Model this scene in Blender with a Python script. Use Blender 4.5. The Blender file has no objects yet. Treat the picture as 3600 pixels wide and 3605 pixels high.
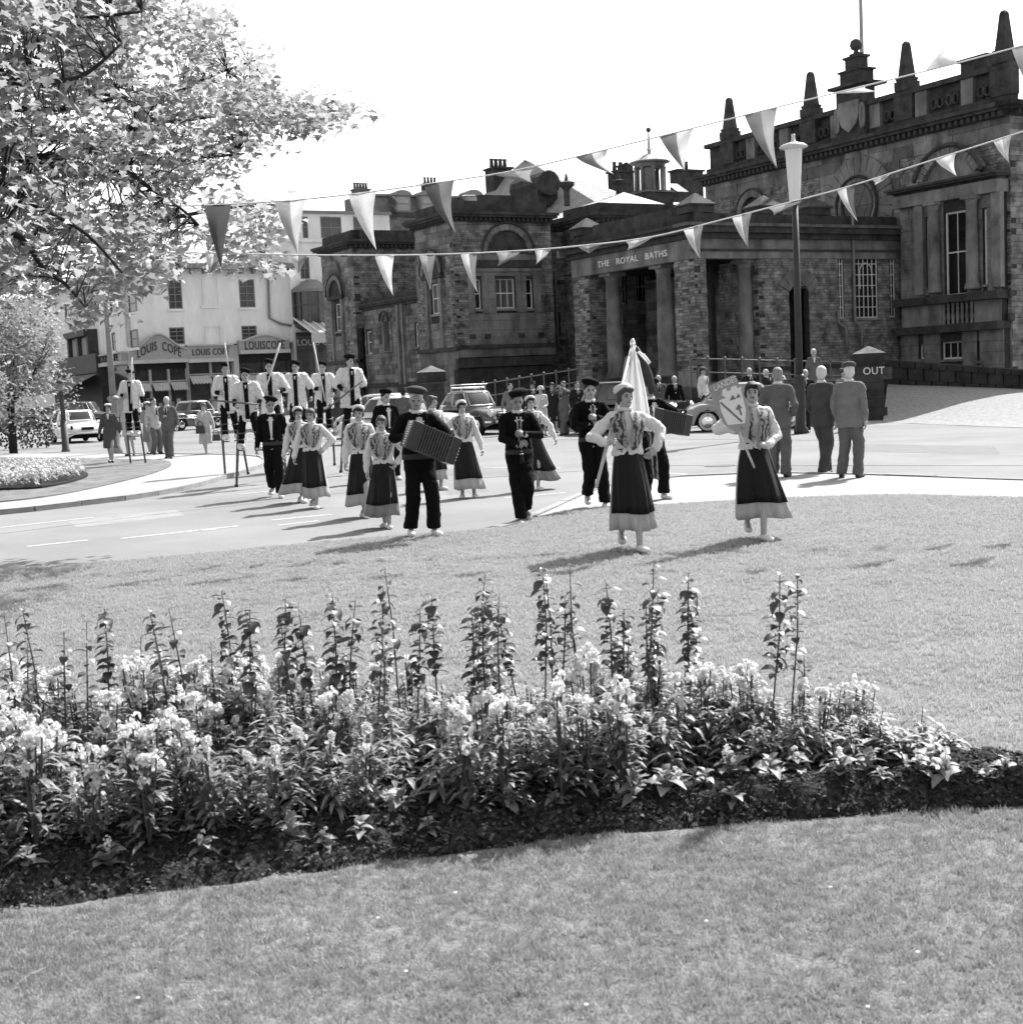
import bpy, bmesh, math, random
from mathutils import Vector, Matrix, noise
R = math.radians
rnd = random.Random(7)
S = bpy.context.scene
COL = S.collection

# ------------------------------------------------------------------ camera, sky, sun, exposure
PITCH, ROLL, FPX, EYE = R(5.4), R(2.65), 4900.0, 1.84
cam_d = bpy.data.cameras.new('camera'); cam = bpy.data.objects.new('camera', cam_d); COL.objects.link(cam)
F_ = Vector((0, math.cos(PITCH), -math.sin(PITCH)))
r0 = Vector((1, 0, 0)); u0 = Vector((0, math.sin(PITCH), math.cos(PITCH)))
R_ = r0*math.cos(ROLL) - u0*math.sin(ROLL)
U_ = r0*math.sin(ROLL) + u0*math.cos(ROLL)
CAM = Vector((0, 0, EYE))
M4 = Matrix((R_, U_, -F_)).transposed().to_4x4(); M4.translation = CAM
cam.matrix_world = M4
cam_d.sensor_fit = 'HORIZONTAL'; cam_d.sensor_width = 36; cam_d.lens = 36*FPX/3600
cam_d.clip_start = .1; cam_d.clip_end = 3000
cam_d.dof.use_dof = True; cam_d.dof.focus_distance = 16; cam_d.dof.aperture_fstop = 7
S.camera = cam

SUN_AZ, SUN_EL = R(37), R(46)            # azimuth from +Y towards +X
W = bpy.data.worlds.new('World'); S.world = W; W.use_nodes = True
nt = W.node_tree; nt.nodes.clear()
sky = nt.nodes.new('ShaderNodeTexSky'); sky.sky_type = 'NISHITA'; sky.sun_disc = False
sky.sun_elevation = SUN_EL; sky.sun_rotation = SUN_AZ; sky.air_density = 1.3; sky.dust_density = 2.5
bw = nt.nodes.new('ShaderNodeRGBToBW'); bg = nt.nodes.new('ShaderNodeBackground'); bg.inputs[1].default_value = .13
wo = nt.nodes.new('ShaderNodeOutputWorld')
nt.links.new(sky.outputs[0], bw.inputs[0]); nt.links.new(bw.outputs[0], bg.inputs[0]); nt.links.new(bg.outputs[0], wo.inputs[0])
sl = bpy.data.lights.new('sun', 'SUN'); sl.energy = 4.6; sl.angle = R(.55); sl.color = (1, 1, 1)
so = bpy.data.objects.new('sun', sl); COL.objects.link(so)
SUNDIR = Vector((math.sin(SUN_AZ)*math.cos(SUN_EL), math.cos(SUN_AZ)*math.cos(SUN_EL), math.sin(SUN_EL)))
so.rotation_euler = SUNDIR.to_track_quat('Z', 'Y').to_euler(); so.location = (20, 30, 40)
S.view_settings.view_transform = 'Standard'; S.view_settings.look = 'None'
S.view_settings.exposure = 1.3; S.view_settings.gamma = 1
S.render.engine = 'CYCLES'
S.cycles.use_denoising = True
S.cycles.max_bounces = 5; S.cycles.diffuse_bounces = 3; S.cycles.transmission_bounces = 3; S.cycles.transparent_max_bounces = 4
S.cycles.use_adaptive_sampling = True; S.cycles.adaptive_threshold = .025

# ------------------------------------------------------------------ pixel helpers (3600 px photograph)
def ray(px, py):
    return (F_ + R_*((px-1800)/FPX) - U_*((py-1802.5)/FPX))
def G(px, py, z=0):                      # pixel -> point on the level z
    d = ray(px, py); t = (z-EYE)/d.z
    return CAM + d*t
def atY(px, py, Y):                      # pixel -> point in the upright plane at distance Y
    d = ray(px, py); return CAM + d*(Y/d.y)
def proj(P):
    d = Vector(P)-CAM; k = d.dot(F_)
    return (1800+FPX*d.dot(R_)/k, 1802.5-FPX*d.dot(U_)/k, k)

# ------------------------------------------------------------------ materials
MATS = {}
def mat(name, g, rough=.8, var=0., scale=6., bump=0., bscale=None, island=0., spec=.25, metal=0., trans=0., detail=6., coat=0., contrast=0., stretch=None, sheen=0.):
    if name in MATS: return MATS[name]
    m = bpy.data.materials.new(name); m.use_nodes = True; n = m.node_tree.nodes; L = m.node_tree.links
    b = n['Principled BSDF']; b.inputs['Roughness'].default_value = rough
    b.inputs['Specular IOR Level'].default_value = spec; b.inputs['Metallic'].default_value = metal
    b.inputs['Coat Weight'].default_value = coat; b.inputs['Base Color'].default_value = (g, g, g, 1)
    if sheen: b.inputs['Sheen Weight'].default_value = sheen
    tc = n.new('ShaderNodeTexCoord'); src = tc.outputs['Object']
    if stretch:
        mp = n.new('ShaderNodeMapping'); mp.inputs['Scale'].default_value = stretch; L.new(src, mp.inputs[0]); src = mp.outputs[0]
    val = None
    if var:
        nz = n.new('ShaderNodeTexNoise'); nz.inputs['Scale'].default_value = scale; nz.inputs['Detail'].default_value = detail
        nz.inputs['Roughness'].default_value = .65; L.new(src, nz.inputs['Vector'])
        mr = n.new('ShaderNodeMapRange'); mr.inputs[1].default_value = .3+contrast; mr.inputs[2].default_value = .7-contrast
        mr.inputs[3].default_value = 1-var; mr.inputs[4].default_value = 1+var; L.new(nz.outputs['Fac'], mr.inputs[0]); val = mr.outputs[0]
    if island:
        ge = n.new('ShaderNodeNewGeometry'); mr2 = n.new('ShaderNodeMapRange')
        mr2.inputs[3].default_value = 1-island; mr2.inputs[4].default_value = 1+island*1.3; L.new(ge.outputs['Random Per Island'], mr2.inputs[0])
        if val:
            mm = n.new('ShaderNodeMath'); mm.operation = 'MULTIPLY'; L.new(val, mm.inputs[0]); L.new(mr2.outputs[0], mm.inputs[1]); val = mm.outputs[0]
        else: val = mr2.outputs[0]
    if val:
        mm = n.new('ShaderNodeMath'); mm.operation = 'MULTIPLY'; mm.inputs[1].default_value = g; L.new(val, mm.inputs[0]); L.new(mm.outputs[0], b.inputs['Base Color'])
        colsock = mm.outputs[0]
    if bump:
        n2 = n.new('ShaderNodeTexNoise'); n2.inputs['Scale'].default_value = bscale or scale*4; n2.inputs['Detail'].default_value = 5; L.new(src, n2.inputs['Vector'])
        bp = n.new('ShaderNodeBump'); bp.inputs['Strength'].default_value = bump; bp.inputs['Distance'].default_value = .02
        L.new(n2.outputs['Fac'], bp.inputs['Height']); L.new(bp.outputs[0], b.inputs['Normal'])
    if trans:
        tr = n.new('ShaderNodeBsdfTranslucent'); tr.inputs[0].default_value = (g, g, g, 1); mx = n.new('ShaderNodeMixShader'); mx.inputs[0].default_value = trans
        if val: L.new(colsock, tr.inputs[0])
        L.new(b.outputs[0], mx.inputs[1]); L.new(tr.outputs[0], mx.inputs[2]); L.new(mx.outputs[0], n['Material Output'].inputs[0])
    MATS[name] = m; return m

# ------------------------------------------------------------------ mesh builder
class MB:
    def __init__(s): s.v = []; s.f = []
    def add(s, vs, fs):
        k = len(s.v); s.v += [tuple(p) for p in vs]; s.f += [tuple(i+k for i in f) for f in fs]; return s
    def box(s, x0, x1, y0, y1, z0, z1, M=None):
        vs = [(x, y, z) for z in (z0, z1) for y in (y0, y1) for x in (x0, x1)]
        if M is not None: vs = [M @ Vector(p) for p in vs]
        return s.add(vs, [(0, 2, 3, 1), (4, 5, 7, 6), (0, 1, 5, 4), (2, 6, 7, 3), (0, 4, 6, 2), (1, 3, 7, 5)])
    def frustum(s, cx, cy, z0, z1, hx0, hy0, hx1, hy1):
        vs = [(cx+a*hx0, cy+b*hy0, z0) for b in (-1, 1) for a in (-1, 1)]+[(cx+a*hx1, cy+b*hy1, z1) for b in (-1, 1) for a in (-1, 1)]
        return s.add(vs, [(0, 2, 3, 1), (4, 5, 7, 6), (0, 1, 5, 4), (2, 6, 7, 3), (0, 4, 6, 2), (1, 3, 7, 5)])
    def lathe(s, c, prof, n=16, M=None):
        vs = []; c = Vector(c)
        for r, z in prof:
            for i in range(n):
                a = 2*math.pi*i/n; p = Vector((r*math.cos(a), r*math.sin(a), z))
                vs.append(c+(M @ p if M is not None else p))
        fs = [(j*n+i, j*n+(i+1) % n, (j+1)*n+(i+1) % n, (j+1)*n+i) for j in range(len(prof)-1) for i in range(n)]
        fs.append(tuple(range(n))[::-1]); fs.append(tuple((len(prof)-1)*n+i for i in range(n)))
        return s.add(vs, fs)
    def tube(s, pts, rad, n=8, flat=None, up=None, cap=True):
        pts = [Vector(p) for p in pts]; m = len(pts); vs = []
        if not isinstance(rad, list): rad = [rad]*m
        prev = None
        for i, p in enumerate(pts):
            t = (pts[min(i+1, m-1)]-pts[max(i-1, 0)]).normalized()
            ref = Vector(up) if up is not None else (Vector((0, 0, 1)) if abs(t.z) < .92 else Vector((0, 1, 0)))
            if prev is not None and up is None: ref = prev
            a = ref-t*ref.dot(t)
            if a.length < 1e-5: a = t.orthogonal()
            a.normalize(); b = t.cross(a); prev = a
            r = rad[i]; ra, rb = r if isinstance(r, (list, tuple)) else (r, r)
            for k in range(n):
                q = 2*math.pi*k/n; vs.append(p+a*(ra*math.cos(q))+b*(rb*math.sin(q)))
        fs = [(j*n+i, j*n+(i+1) % n, (j+1)*n+(i+1) % n, (j+1)*n+i) for j in range(m-1) for i in range(n)]
        if cap: fs.append(tuple(range(n))[::-1]); fs.append(tuple((m-1)*n+i for i in range(n)))
        return s.add(vs, fs)
    def ell(s, c, rx, ry=None, rz=None, n=12, m=8, M=None):
        ry = ry or rx; rz = rz or rx; c = Vector(c); vs = [(0, 0, -1)]
        for j in range(1, m):
            th = math.pi*j/m
            for i in range(n):
                a = 2*math.pi*i/n; vs.append((math.sin(th)*math.cos(a), math.sin(th)*math.sin(a), -math.cos(th)))
        vs.append((0, 0, 1))
        vs = [Vector((x*rx, y*ry, z*rz)) for x, y, z in vs]
        vs = [c+(M @ p if M is not None else p) for p in vs]
        fs = [(0, 1+(i+1) % n, 1+i) for i in range(n)]
        fs += [(1+j*n+i, 1+j*n+(i+1) % n, 1+(j+1)*n+(i+1) % n, 1+(j+1)*n+i) for j in range(m-2) for i in range(n)]
        t = len(vs)-1; o = 1+(m-2)*n
        fs += [(o+i, o+(i+1) % n, t) for i in range(n)]
        return s.add(vs, fs)
    def capsule(s, p0, p1, r0, r1, n=10):
        p0 = Vector(p0); p1 = Vector(p1); t = (p1-p0)
        if t.length < 1e-6: return s.ell(p0, r0)
        t.normalize(); pts = []; rad = []
        for a in (80, 50, 20): pts.append(p0-t*r0*math.sin(R(a))); rad.append(r0*math.cos(R(a)))
        pts += [p0, p1]; rad += [r0, r1]
        for a in (20, 50, 80): pts.append(p1+t*r1*math.sin(R(a))); rad.append(r1*math.cos(R(a)))
        return s.tube(pts, rad, n)
    def prism(s, poly, z0, z1):          # poly: xy list
        n = len(poly); vs = [(x, y, z0) for x, y in poly]+[(x, y, z1) for x, y in poly]
        fs = [(i, (i+1) % n, n+(i+1) % n, n+i) for i in range(n)]+[tuple(range(n))[::-1], tuple(range(n, 2*n))]
        return s.add(vs, fs)
    def mesh(s, name, smooth=False):
        me = bpy.data.meshes.new(name); me.from_pydata(s.v, [], s.f); me.update()
        if smooth: me.polygons.foreach_set('use_smooth', [True]*len(me.polygons))
        return me
def obj(name, data, m=None, parent=None, smooth=False, origin=None):
    if isinstance(data, MB):
        if origin is not None:
            ox, oy, oz = origin; data.v = [(x-ox, y-oy, z-oz) for x, y, z in data.v]
        data = data.mesh(name, smooth)
    if m is not None and len(data.materials) == 0: data.materials.append(m)
    o = bpy.data.objects.new(name, data); COL.objects.link(o)
    if parent is not None: o.parent = parent
    elif origin is not None: o.location = origin
    return o
def tag(o, label=None, cat=None, group=None, kind=None):
    if label: o['label'] = label
    if cat: o['category'] = cat
    if group: o['group'] = group
    if kind: o['kind'] = kind
    return o
def empty(name, loc=(0, 0, 0), rz=0, label=None, cat=None, group=None):
    e = bpy.data.objects.new(name, None); COL.objects.link(e); e.location = loc; e.rotation_euler = (0, 0, rz); e.empty_display_size = .2
    return tag(e, label, cat, group)
KIDS = {}
def copy_tree(o, parent=None):
    c = o.copy(); COL.objects.link(c); c.parent = parent
    if o.name not in KIDS: KIDS[o.name] = list(o.children)
    for ch in KIDS[o.name]: copy_tree(ch, c)
    return c
def bevel(o, w=.02, seg=2):
    b = o.modifiers.new('bevel', 'BEVEL'); b.width = w; b.segments = seg; b.limit_method = 'ANGLE'; b.angle_limit = R(35); return o
def text_mesh(txt, size, depth, name='lettering', spacing=1.0, align='CENTER', sx=1.0):
    cu = bpy.data.curves.new(name, 'FONT'); cu.body = txt; cu.size = size; cu.extrude = depth; cu.align_x = align; cu.align_y = 'CENTER'; cu.space_character = spacing; cu.resolution_u = 3
    o = bpy.data.objects.new(name, cu); COL.objects.link(o)
    bpy.context.view_layer.update()
    me = bpy.data.meshes.new_from_object(o.evaluated_get(bpy.context.evaluated_depsgraph_get()))
    bpy.data.objects.remove(o); bpy.data.curves.remove(cu)
    if sx != 1: me.transform(Matrix.Diagonal((sx, 1, 1, 1)))
    me.name = name; return me
# ------------------------------------------------------------------ ground
def sheet(name, pts, z, m, kind='structure', thick=.0):
    poly = [(p.x, p.y) for p in pts]
    if thick:
        mb = MB().prism(poly, z-thick, z)
    else:
        mb = MB().add([(x, y, z) for x, y in poly], [tuple(range(len(poly)))])
    o = obj(name, mb, m); tag(o, kind=kind)
    a = sum(poly[i][0]*poly[(i+1) % len(poly)][1]-poly[(i+1) % len(poly)][0]*poly[i][1] for i in range(len(poly)))
    if a < 0:
        o.data.flip_normals()
    return o
def smooth_line(px, k=5, z=0):
    out = []
    P = [G(*p, z) for p in px]
    for p in P: p.z = 0
    for i in range(len(P)-1):
        a = P[max(i-1, 0)]; b = P[i]; c = P[i+1]; d = P[min(i+2, len(P)-1)]
        for j in range(k):
            t = j/k
            out.append(.5*((2*b)+(c-a)*t+(2*a-5*b+4*c-d)*t*t+(3*b-a-3*c+d)*t**3))
    out.append(P[-1]); return out
m_road = mat('asphalt road', .172, .95, var=.2, scale=.3, bump=.25, bscale=90, detail=10, spec=.15)
m_pave = mat('pale paving', .25, .9, var=.12, scale=1.2, bump=.2, bscale=60, spec=.2)
m_kerb = mat('kerb stone', .22, .9, var=.25, scale=5, bump=.3, spec=.2)
m_line = mat('road paint', .36, .7, var=.2, scale=9)
m_lawn = mat('lawn turf', .14, .95, var=.38, scale=2.2, bump=.9, bscale=55, detail=12, spec=.08, contrast=.02)
m_soil = mat('bed soil', .028, 1, var=.8, scale=45, bump=1, bscale=60, spec=.1, contrast=.06)
road = obj('road', MB().add([(-900, -20, 0), (900, -20, 0), (900, 1500, 0), (-900, 1500, 0)], [(0, 1, 2, 3)]), m_road); tag(road, kind='structure')

lawn_edge = smooth_line([(-900, 2075), (-300, 2035), (0, 2006), (350, 1978), (700, 1948), (907, 1927), (1125, 1907), (1286, 1893), (1480, 1878), (1640, 1868), (1811, 1848), (1948, 1808), (2080, 1788), (2346, 1775), (2595, 1760), (3108, 1741), (3600, 1750), (4300, 1765), (5200, 1790)], z=.075)
near = [Vector((14, -2, 0)), Vector((-12, -2, 0))]
pav_edge = smooth_line([(1690, 1872), (1760, 1862), (1900, 1806), (2060, 1735), (2200, 1695), (2400, 1677), (2772, 1665), (3200, 1676), (3600, 1690), (4300, 1710), (5200, 1735)], z=.05)
pavement = sheet('pavement', pav_edge+[lawn_edge[-1]]+[p for p in reversed(lawn_edge) if p.x > -.35], .05, m_pave, thick=.1)
lawn = sheet('lawn', lawn_edge+[Vector((lawn_edge[-1].x, -2, 0)), Vector((lawn_edge[0].x, -2, 0))], .075, m_lawn, thick=.12)
# island pavement and its lawn at the left
isl_edge = smooth_line([(-900, 1845), (-300, 1818), (0, 1798), (233, 1772), (467, 1744), (653, 1712), (793, 1674), (890, 1645), (935, 1622), (915, 1608), (850, 1602), (700, 1599), (330, 1597), (0, 1596), (-400, 1596)], z=.07)
island = sheet('pavement', isl_edge, .07, m_pave, thick=.12); island.name = 'island_pavement'
isl_lawn = smooth_line([(-900, 1805), (-300, 1783), (0, 1765), (233, 1735), (467, 1684), (560, 1657), (602, 1634), (560, 1619), (327, 1614), (0, 1610), (-400, 1609)], z=.09)
sheet('island_lawn', isl_lawn, .095, m_lawn, thick=.06)
# kerb stones along the pavement edges
def kerbs(line, parent, zt, w=.13, L=.95):
    acc = []; d = 0
    for i in range(len(line)-1):
        acc.append((line[i].x, line[i].y))
    acc.append((line[-1].x, line[-1].y))
    # resample
    tot = [0]
    for i in range(1, len(acc)): tot.append(tot[-1]+math.hypot(acc[i][0]-acc[i-1][0], acc[i][1]-acc[i-1][1]))
    def at(t):
        for i in range(1, len(acc)):
            if tot[i] >= t:
                k = (t-tot[i-1])/max(1e-6, tot[i]-tot[i-1]); return Vector((acc[i-1][0]+(acc[i][0]-acc[i-1][0])*k, acc[i-1][1]+(acc[i][1]-acc[i-1][1])*k, 0))
        return Vector((*acc[-1], 0))
    t = 0; n = 0; me = MB().box(-.5, .5, -.5, .5, -.5, .5).mesh('kerb_stone'); me.materials.append(m_kerb)
    while t < tot[-1]-L and n < 60:
        a = at(t+.006); b = at(t+L-.006); c = (a+b)/2; e = b-a
        o = bpy.data.objects.new('kerb_stone', me); COL.objects.link(o); o.parent = parent
        o.location = (c.x, c.y, zt-.09+rnd.uniform(-.004, .004)); o.rotation_euler = (0, 0, math.atan2(e.y, e.x)); o.scale = (e.length, w, .2)
        t += L; n += 1
kerbs([p for p in pav_edge if p.x < 14], pavement, .062)
kerbs([p for p in isl_edge if p.x > -18][:60], island, .082)
# painted markings on the road
lines = [((835, 1741), (1063, 1719)), ((954, 1832), (1167, 1811)), ((980, 1850), (1120, 1834)), ((425, 1897), (660, 1872)), ((660, 1872), (840, 1852)), ((95, 1925), (310, 1902)), ((700, 1868), (760, 1866)),
         ((1777, 1753), (1989, 1735)), ((1700, 1645), (1973, 1648)), ((2334, 1666), (2415, 1670)), ((0, 1858), (330, 1822)), ((1440, 1580), (1780, 1560))]
for a, b in lines:
    a = G(*a); b = G(*b); d = (b-a).normalized(); nrm = Vector((-d.y, d.x, 0))*.05
    o = obj('road_marking', MB().add([(p.x, p.y, .004) for p in (a-nrm, b-nrm, b+nrm, a+nrm)], [(0, 1, 2, 3)]), m_line, parent=road)
m_patch = [mat('road patch %d' % i, g, .95, var=.15, scale=3, bump=.2, bscale=80) for i, g in enumerate((.13, .145, .2))]
for i, pp in enumerate(([(1180, 1640), (1500, 1625), (1530, 1650), (1210, 1668)], [(2050, 1590), (2330, 1585), (2350, 1606), (2060, 1612)], [(240, 1835), (620, 1795), (650, 1815), (270, 1858)], [(2950, 1560), (3500, 1572), (3520, 1600), (2960, 1588)], [(1560, 1700), (1700, 1690), (1720, 1730), (1575, 1742)])):
    P = [G(*p) for p in pp]; obj('tar_patch', MB().add([(p.x, p.y, .002) for p in P], [(0, 1, 2, 3)]), m_patch[i % 3], road)
for pp in ([(0, 1880), (500, 1818), (1000, 1760), (1600, 1690), (2300, 1640), (3600, 1640)], [(600, 1560), (1400, 1552), (2300, 1545), (3050, 1552)]):
    P = [G(*p) for p in pp]; obj('tar_seam', MB().tube([(p.x, p.y, -.006) for p in P], .012, 4, up=(0, 0, 1)), m_patch[0], road)
mh = G(2533, 1640); obj('manhole_cover', MB().lathe((mh.x, mh.y, .002), [(.3, 0), (.3, .006), (.26, .008)], 20), mat('iron cover', .05, .6, var=.3, scale=20), road)
# the flower bed in front: a raised soil mound with clods
bed_front = smooth_line([(-700, 3310), (-200, 3245), (0, 3212), (467, 3153), (933, 3090), (1306, 3041), (1680, 2995), (2053, 2939), (2426, 2911), (2800, 2883), (3172, 2855), (3600, 2832), (4100, 2815)], z=.085)
bed_back = smooth_line([(4300, 2755), (3600, 2712), (3250, 2672), (2800, 2632), (2426, 2602), (1866, 2575), (1306, 2575), (800, 2585), (300, 2605), (0, 2625), (-700, 2690)], z=.085)
def bed_surface():
    nu, nv = 190, 50; mb = MB(); vs = []
    def samp(L, t):
        x = t*(len(L)-1); i = min(int(x), len(L)-2); return L[i].lerp(L[i+1], x-i)
    for j in range(nv+1):
        v = j/nv
        for i in range(nu+1):
            u = i/nu; a = samp(bed_front, u); b = samp(bed_back, 1-u); p = a.lerp(b, v)
            jag = .05*(noise.noise((p.x*3, p.y*3, 1))) if v in (0, 1) else 0
            e = min(v, 1-v)
            h = .05+.14*min(1, e*5)**.6 + (.05*noise.noise((p.x*6, p.y*6, 0))+.035*noise.noise((p.x*17, p.y*17, 3)) if e > 0 else 0)
            vs.append((p.x, p.y+jag, h if e > 0 else .06))
    fs = [(j*(nu+1)+i, j*(nu+1)+i+1, (j+1)*(nu+1)+i+1, (j+1)*(nu+1)+i) for j in range(nv) for i in range(nu)]
    return mb.add(vs, fs)
bed = obj('flower_bed_soil', bed_surface(), m_soil, smooth=True); tag(bed, kind='structure')
def in_bed(u, v):
    def samp(L, t):
        x = t*(len(L)-1); i = min(int(x), len(L)-2); return L[i].lerp(L[i+1], x-i)
    p = samp(bed_front, u).lerp(samp(bed_back, 1-u), v); e = min(v, 1-v)
    return Vector((p.x, p.y, .04+.13*min(1, e*5)**.6))
# small far bed on the island
fb = smooth_line([(-200, 1748), (0, 1742), (150, 1735), (280, 1706), (305, 1682), (200, 1660), (0, 1655), (-200, 1660), (-200, 1748)])
tag(sheet('island_bed_soil', fb[:-1], .14, m_soil, thick=.05), kind='structure')
# ------------------------------------------------------------------ the bath house (frame: x = b along v, y = a along u)
PHI = R(29.3); VX = Vector((math.cos(PHI), math.sin(PHI), 0)); UX = Vector((-math.sin(PHI), math.cos(PHI), 0))
class Wall:
    """axis 'b': plane b=c facing -b (to the left); axis 'a': plane a=c facing -a (to the camera)."""
    def __init__(s, axis, c): s.axis = axis; s.c = c; s.n = VX if axis == 'b' else UX; s.t = UX if axis == 'b' else VX
    def px(s, x, y):
        d = ray(x, y); t = (s.c-CAM.dot(s.n))/d.dot(s.n); P = CAM+d*t
        return P.dot(s.t), P.z
    def P(s, q, z, d): return (s.c-d, q, z) if s.axis == 'b' else (q, s.c-d, z)
    def box(s, mb, q0, q1, z0, z1, d0, d1):
        vs = [s.P(q, z, d) for d in (d0, d1) for z in (z0, z1) for q in (q0, q1)]
        fs = [(0, 1, 3, 2), (4, 6, 7, 5), (0, 4, 5, 1), (2, 3, 7, 6), (0, 2, 6, 4), (1, 5, 7, 3)]
        return mb.add(vs, fs)
class Thing:
    def __init__(s, name, b, a, label, cat, z=0):
        s.o = (b, a, z); W0 = VX*b+UX*a
        s.e = empty(name, (W0.x, W0.y, z), PHI, label, cat)
    def part(s, name, mb, m, parent=None, smooth=False, label=None, kind=None):
        o = obj(name, mb, m, parent or s.e, smooth, origin=s.o)
        return tag(o, label=label, kind=kind)
m_stone = mat('sooty rubble stone', .165, .95, var=.75, scale=2.2, bump=1, bscale=14, island=.25, spec=.12, detail=9)
m_mort = mat('dark mortar', .04, 1, var=.4, scale=4)
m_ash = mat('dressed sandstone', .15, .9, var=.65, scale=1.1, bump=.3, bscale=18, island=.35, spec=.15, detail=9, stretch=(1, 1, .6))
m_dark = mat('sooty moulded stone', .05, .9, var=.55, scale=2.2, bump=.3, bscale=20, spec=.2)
m_sash = mat('white sash paint', .62, .5, var=.12, scale=8)
m_glass = mat('dark window glass', .012, .06, spec=.6)
m_glass2 = mat('curtained window glass', .11, .1, var=.4, scale=3, spec=.6, stretch=(3, 3, .3))
m_lead = mat('slate roof', .30, .75, var=.25, scale=5, bump=.2, bscale=30, island=.25)
m_slate = mat('grey slate', .2, .6, var=.35, scale=3, island=.35, spec=.5)
m_pipe = mat('painted drainpipe', .16, .6, var=.25, scale=6)
m_unlit = mat('unlit interior black', .006, 1)
def minus(q0, q1, z0, z1, holes):
    zs = sorted({z0, z1, *[min(max(h[i], z0), z1) for h in holes for i in (2, 3)]}); out = []
    for za, zb in zip(zs, zs[1:]):
        if zb-za < 1e-4: continue
        zm = (za+zb)/2; cut = sorted((h[0], h[1]) for h in holes if h[2] < zm < h[3]); q = q0
        for c0, c1 in cut:
            if c0 > q: out.append((q, min(c0, q1), za, zb))
            q = max(q, c1)
        if q < q1: out.append((q, q1, za, zb))
    return [r for r in out if r[1]-r[0] > 1e-3]
def facade(T, w, q0, q1, z0, z1, holes=(), ch=.11, L=(.16, .5), m=None, name='stone', mort=True, back=.3, gap=.012, proud=(-.005, .035), kind='stuff', parts=False):
    """mortar bed with the openings left out, and the courses of stones laid on it"""
    if mort:
        mb = MB()
        for r in minus(q0, q1, z0, z1, holes): w.box(mb, *r, -back, -.012)
        T.part('wall_core', mb, m_mort, kind=None)
    mb = MB(); z = z0
    while z < z1-.03:
        h = min(ch*rnd.uniform(.75, 1.3), z1-z)
        if z1-(z+h) < ch*.4: h = z1-z
        cut = sorted((c[0], c[1]) for c in holes if c[2] < z+h-.02 and c[3] > z+.02); iv = []; q = q0
        for c0, c1 in cut:
            if c0 > q: iv.append((q, min(c0, q1)))
            q = max(q, c1)
        if q < q1: iv.append((q, q1))
        for a, b in iv:
            s = a
            while s < b-.01:
                l = rnd.uniform(*L)
                if b-(s+l) < L[0]*.7: l = b-s
                p = rnd.uniform(*proud)
                if parts:
                    m1 = MB(); w.box(m1, s+gap/2, s+l-gap/2, z+gap/2, z+h-gap/2, -.02, p); T.part(name, m1, m or m_stone)
                else: w.box(mb, s+gap/2, s+l-gap/2, z+gap/2, z+h-gap/2, -.02, p)
                s += l
        z += h
    if not parts: T.part(name, mb, m or m_stone, kind=kind)
def hole_px(w, x0, y0, x1, y1):
    ym = (y0+y1)/2; xm = (x0+x1)/2
    a = w.px(x0, ym)[0]; b = w.px(x1, ym)[0]; za = w.px(xm, y1)[1]; zb = w.px(xm, y0)[1]
    return (min(a, b), max(a, b), za, zb)
def window(T, w, h, nx=1, nz=2, d=-.16, glass=None, fw=.055, mid=.05, bars=True, sill=True, leaded=False):
    q0, q1, z0, z1 = h; mb = MB()
    for r in ((q0, q0+fw, z0, z1), (q1-fw, q1, z0, z1), (q0+fw, q1-fw, z0, z0+fw*1.3), (q0+fw, q1-fw, z1-fw, z1)): w.box(mb, *r, d-.06, d)
    win = T.part('window', mb, m_sash)
    if nz == 2 and not leaded:
        m2 = MB(); zm = z0+(z1-z0)*.52; w.box(m2, q0+fw, q1-fw, zm-mid/2, zm+mid/2, d-.05, d-.005); T.part('meeting_rail', m2, m_sash, win)
    if bars and nx > 1:
        for i in range(1, nx):
            m2 = MB(); q = q0+(q1-q0)*i/nx; w.box(m2, q-.016, q+.016, z0+fw, z1-fw, d-.045, d-.012); T.part('glazing_bar', m2, m_sash, win)
    if leaded or nz > 2:
        for i in range(1, nz):
            m2 = MB(); z = z0+(z1-z0)*i/nz; w.box(m2, q0+fw, q1-fw, z-.014, z+.014, d-.046, d-.014); T.part('glazing_bar', m2, m_sash, win)
    m2 = MB(); w.box(m2, q0+.01, q1-.01, z0+.01, z1-.01, d-.05, d-.035); T.part('pane', m2, glass or m_glass, win)
    if sill:
        m2 = MB(); w.box(m2, q0-.06, q1+.06, z0-.1, z0-.003, d, .06); T.part('sill', m2, m_ash, win)
    return win
def band(T, w, q0, q1, z0, z1, d0, d1, name='string_course', m=None):
    mb = MB(); w.box(mb, q0, q1, z0, z1, d0, d1); return T.part(name, mb, m or m_dark)
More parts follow.
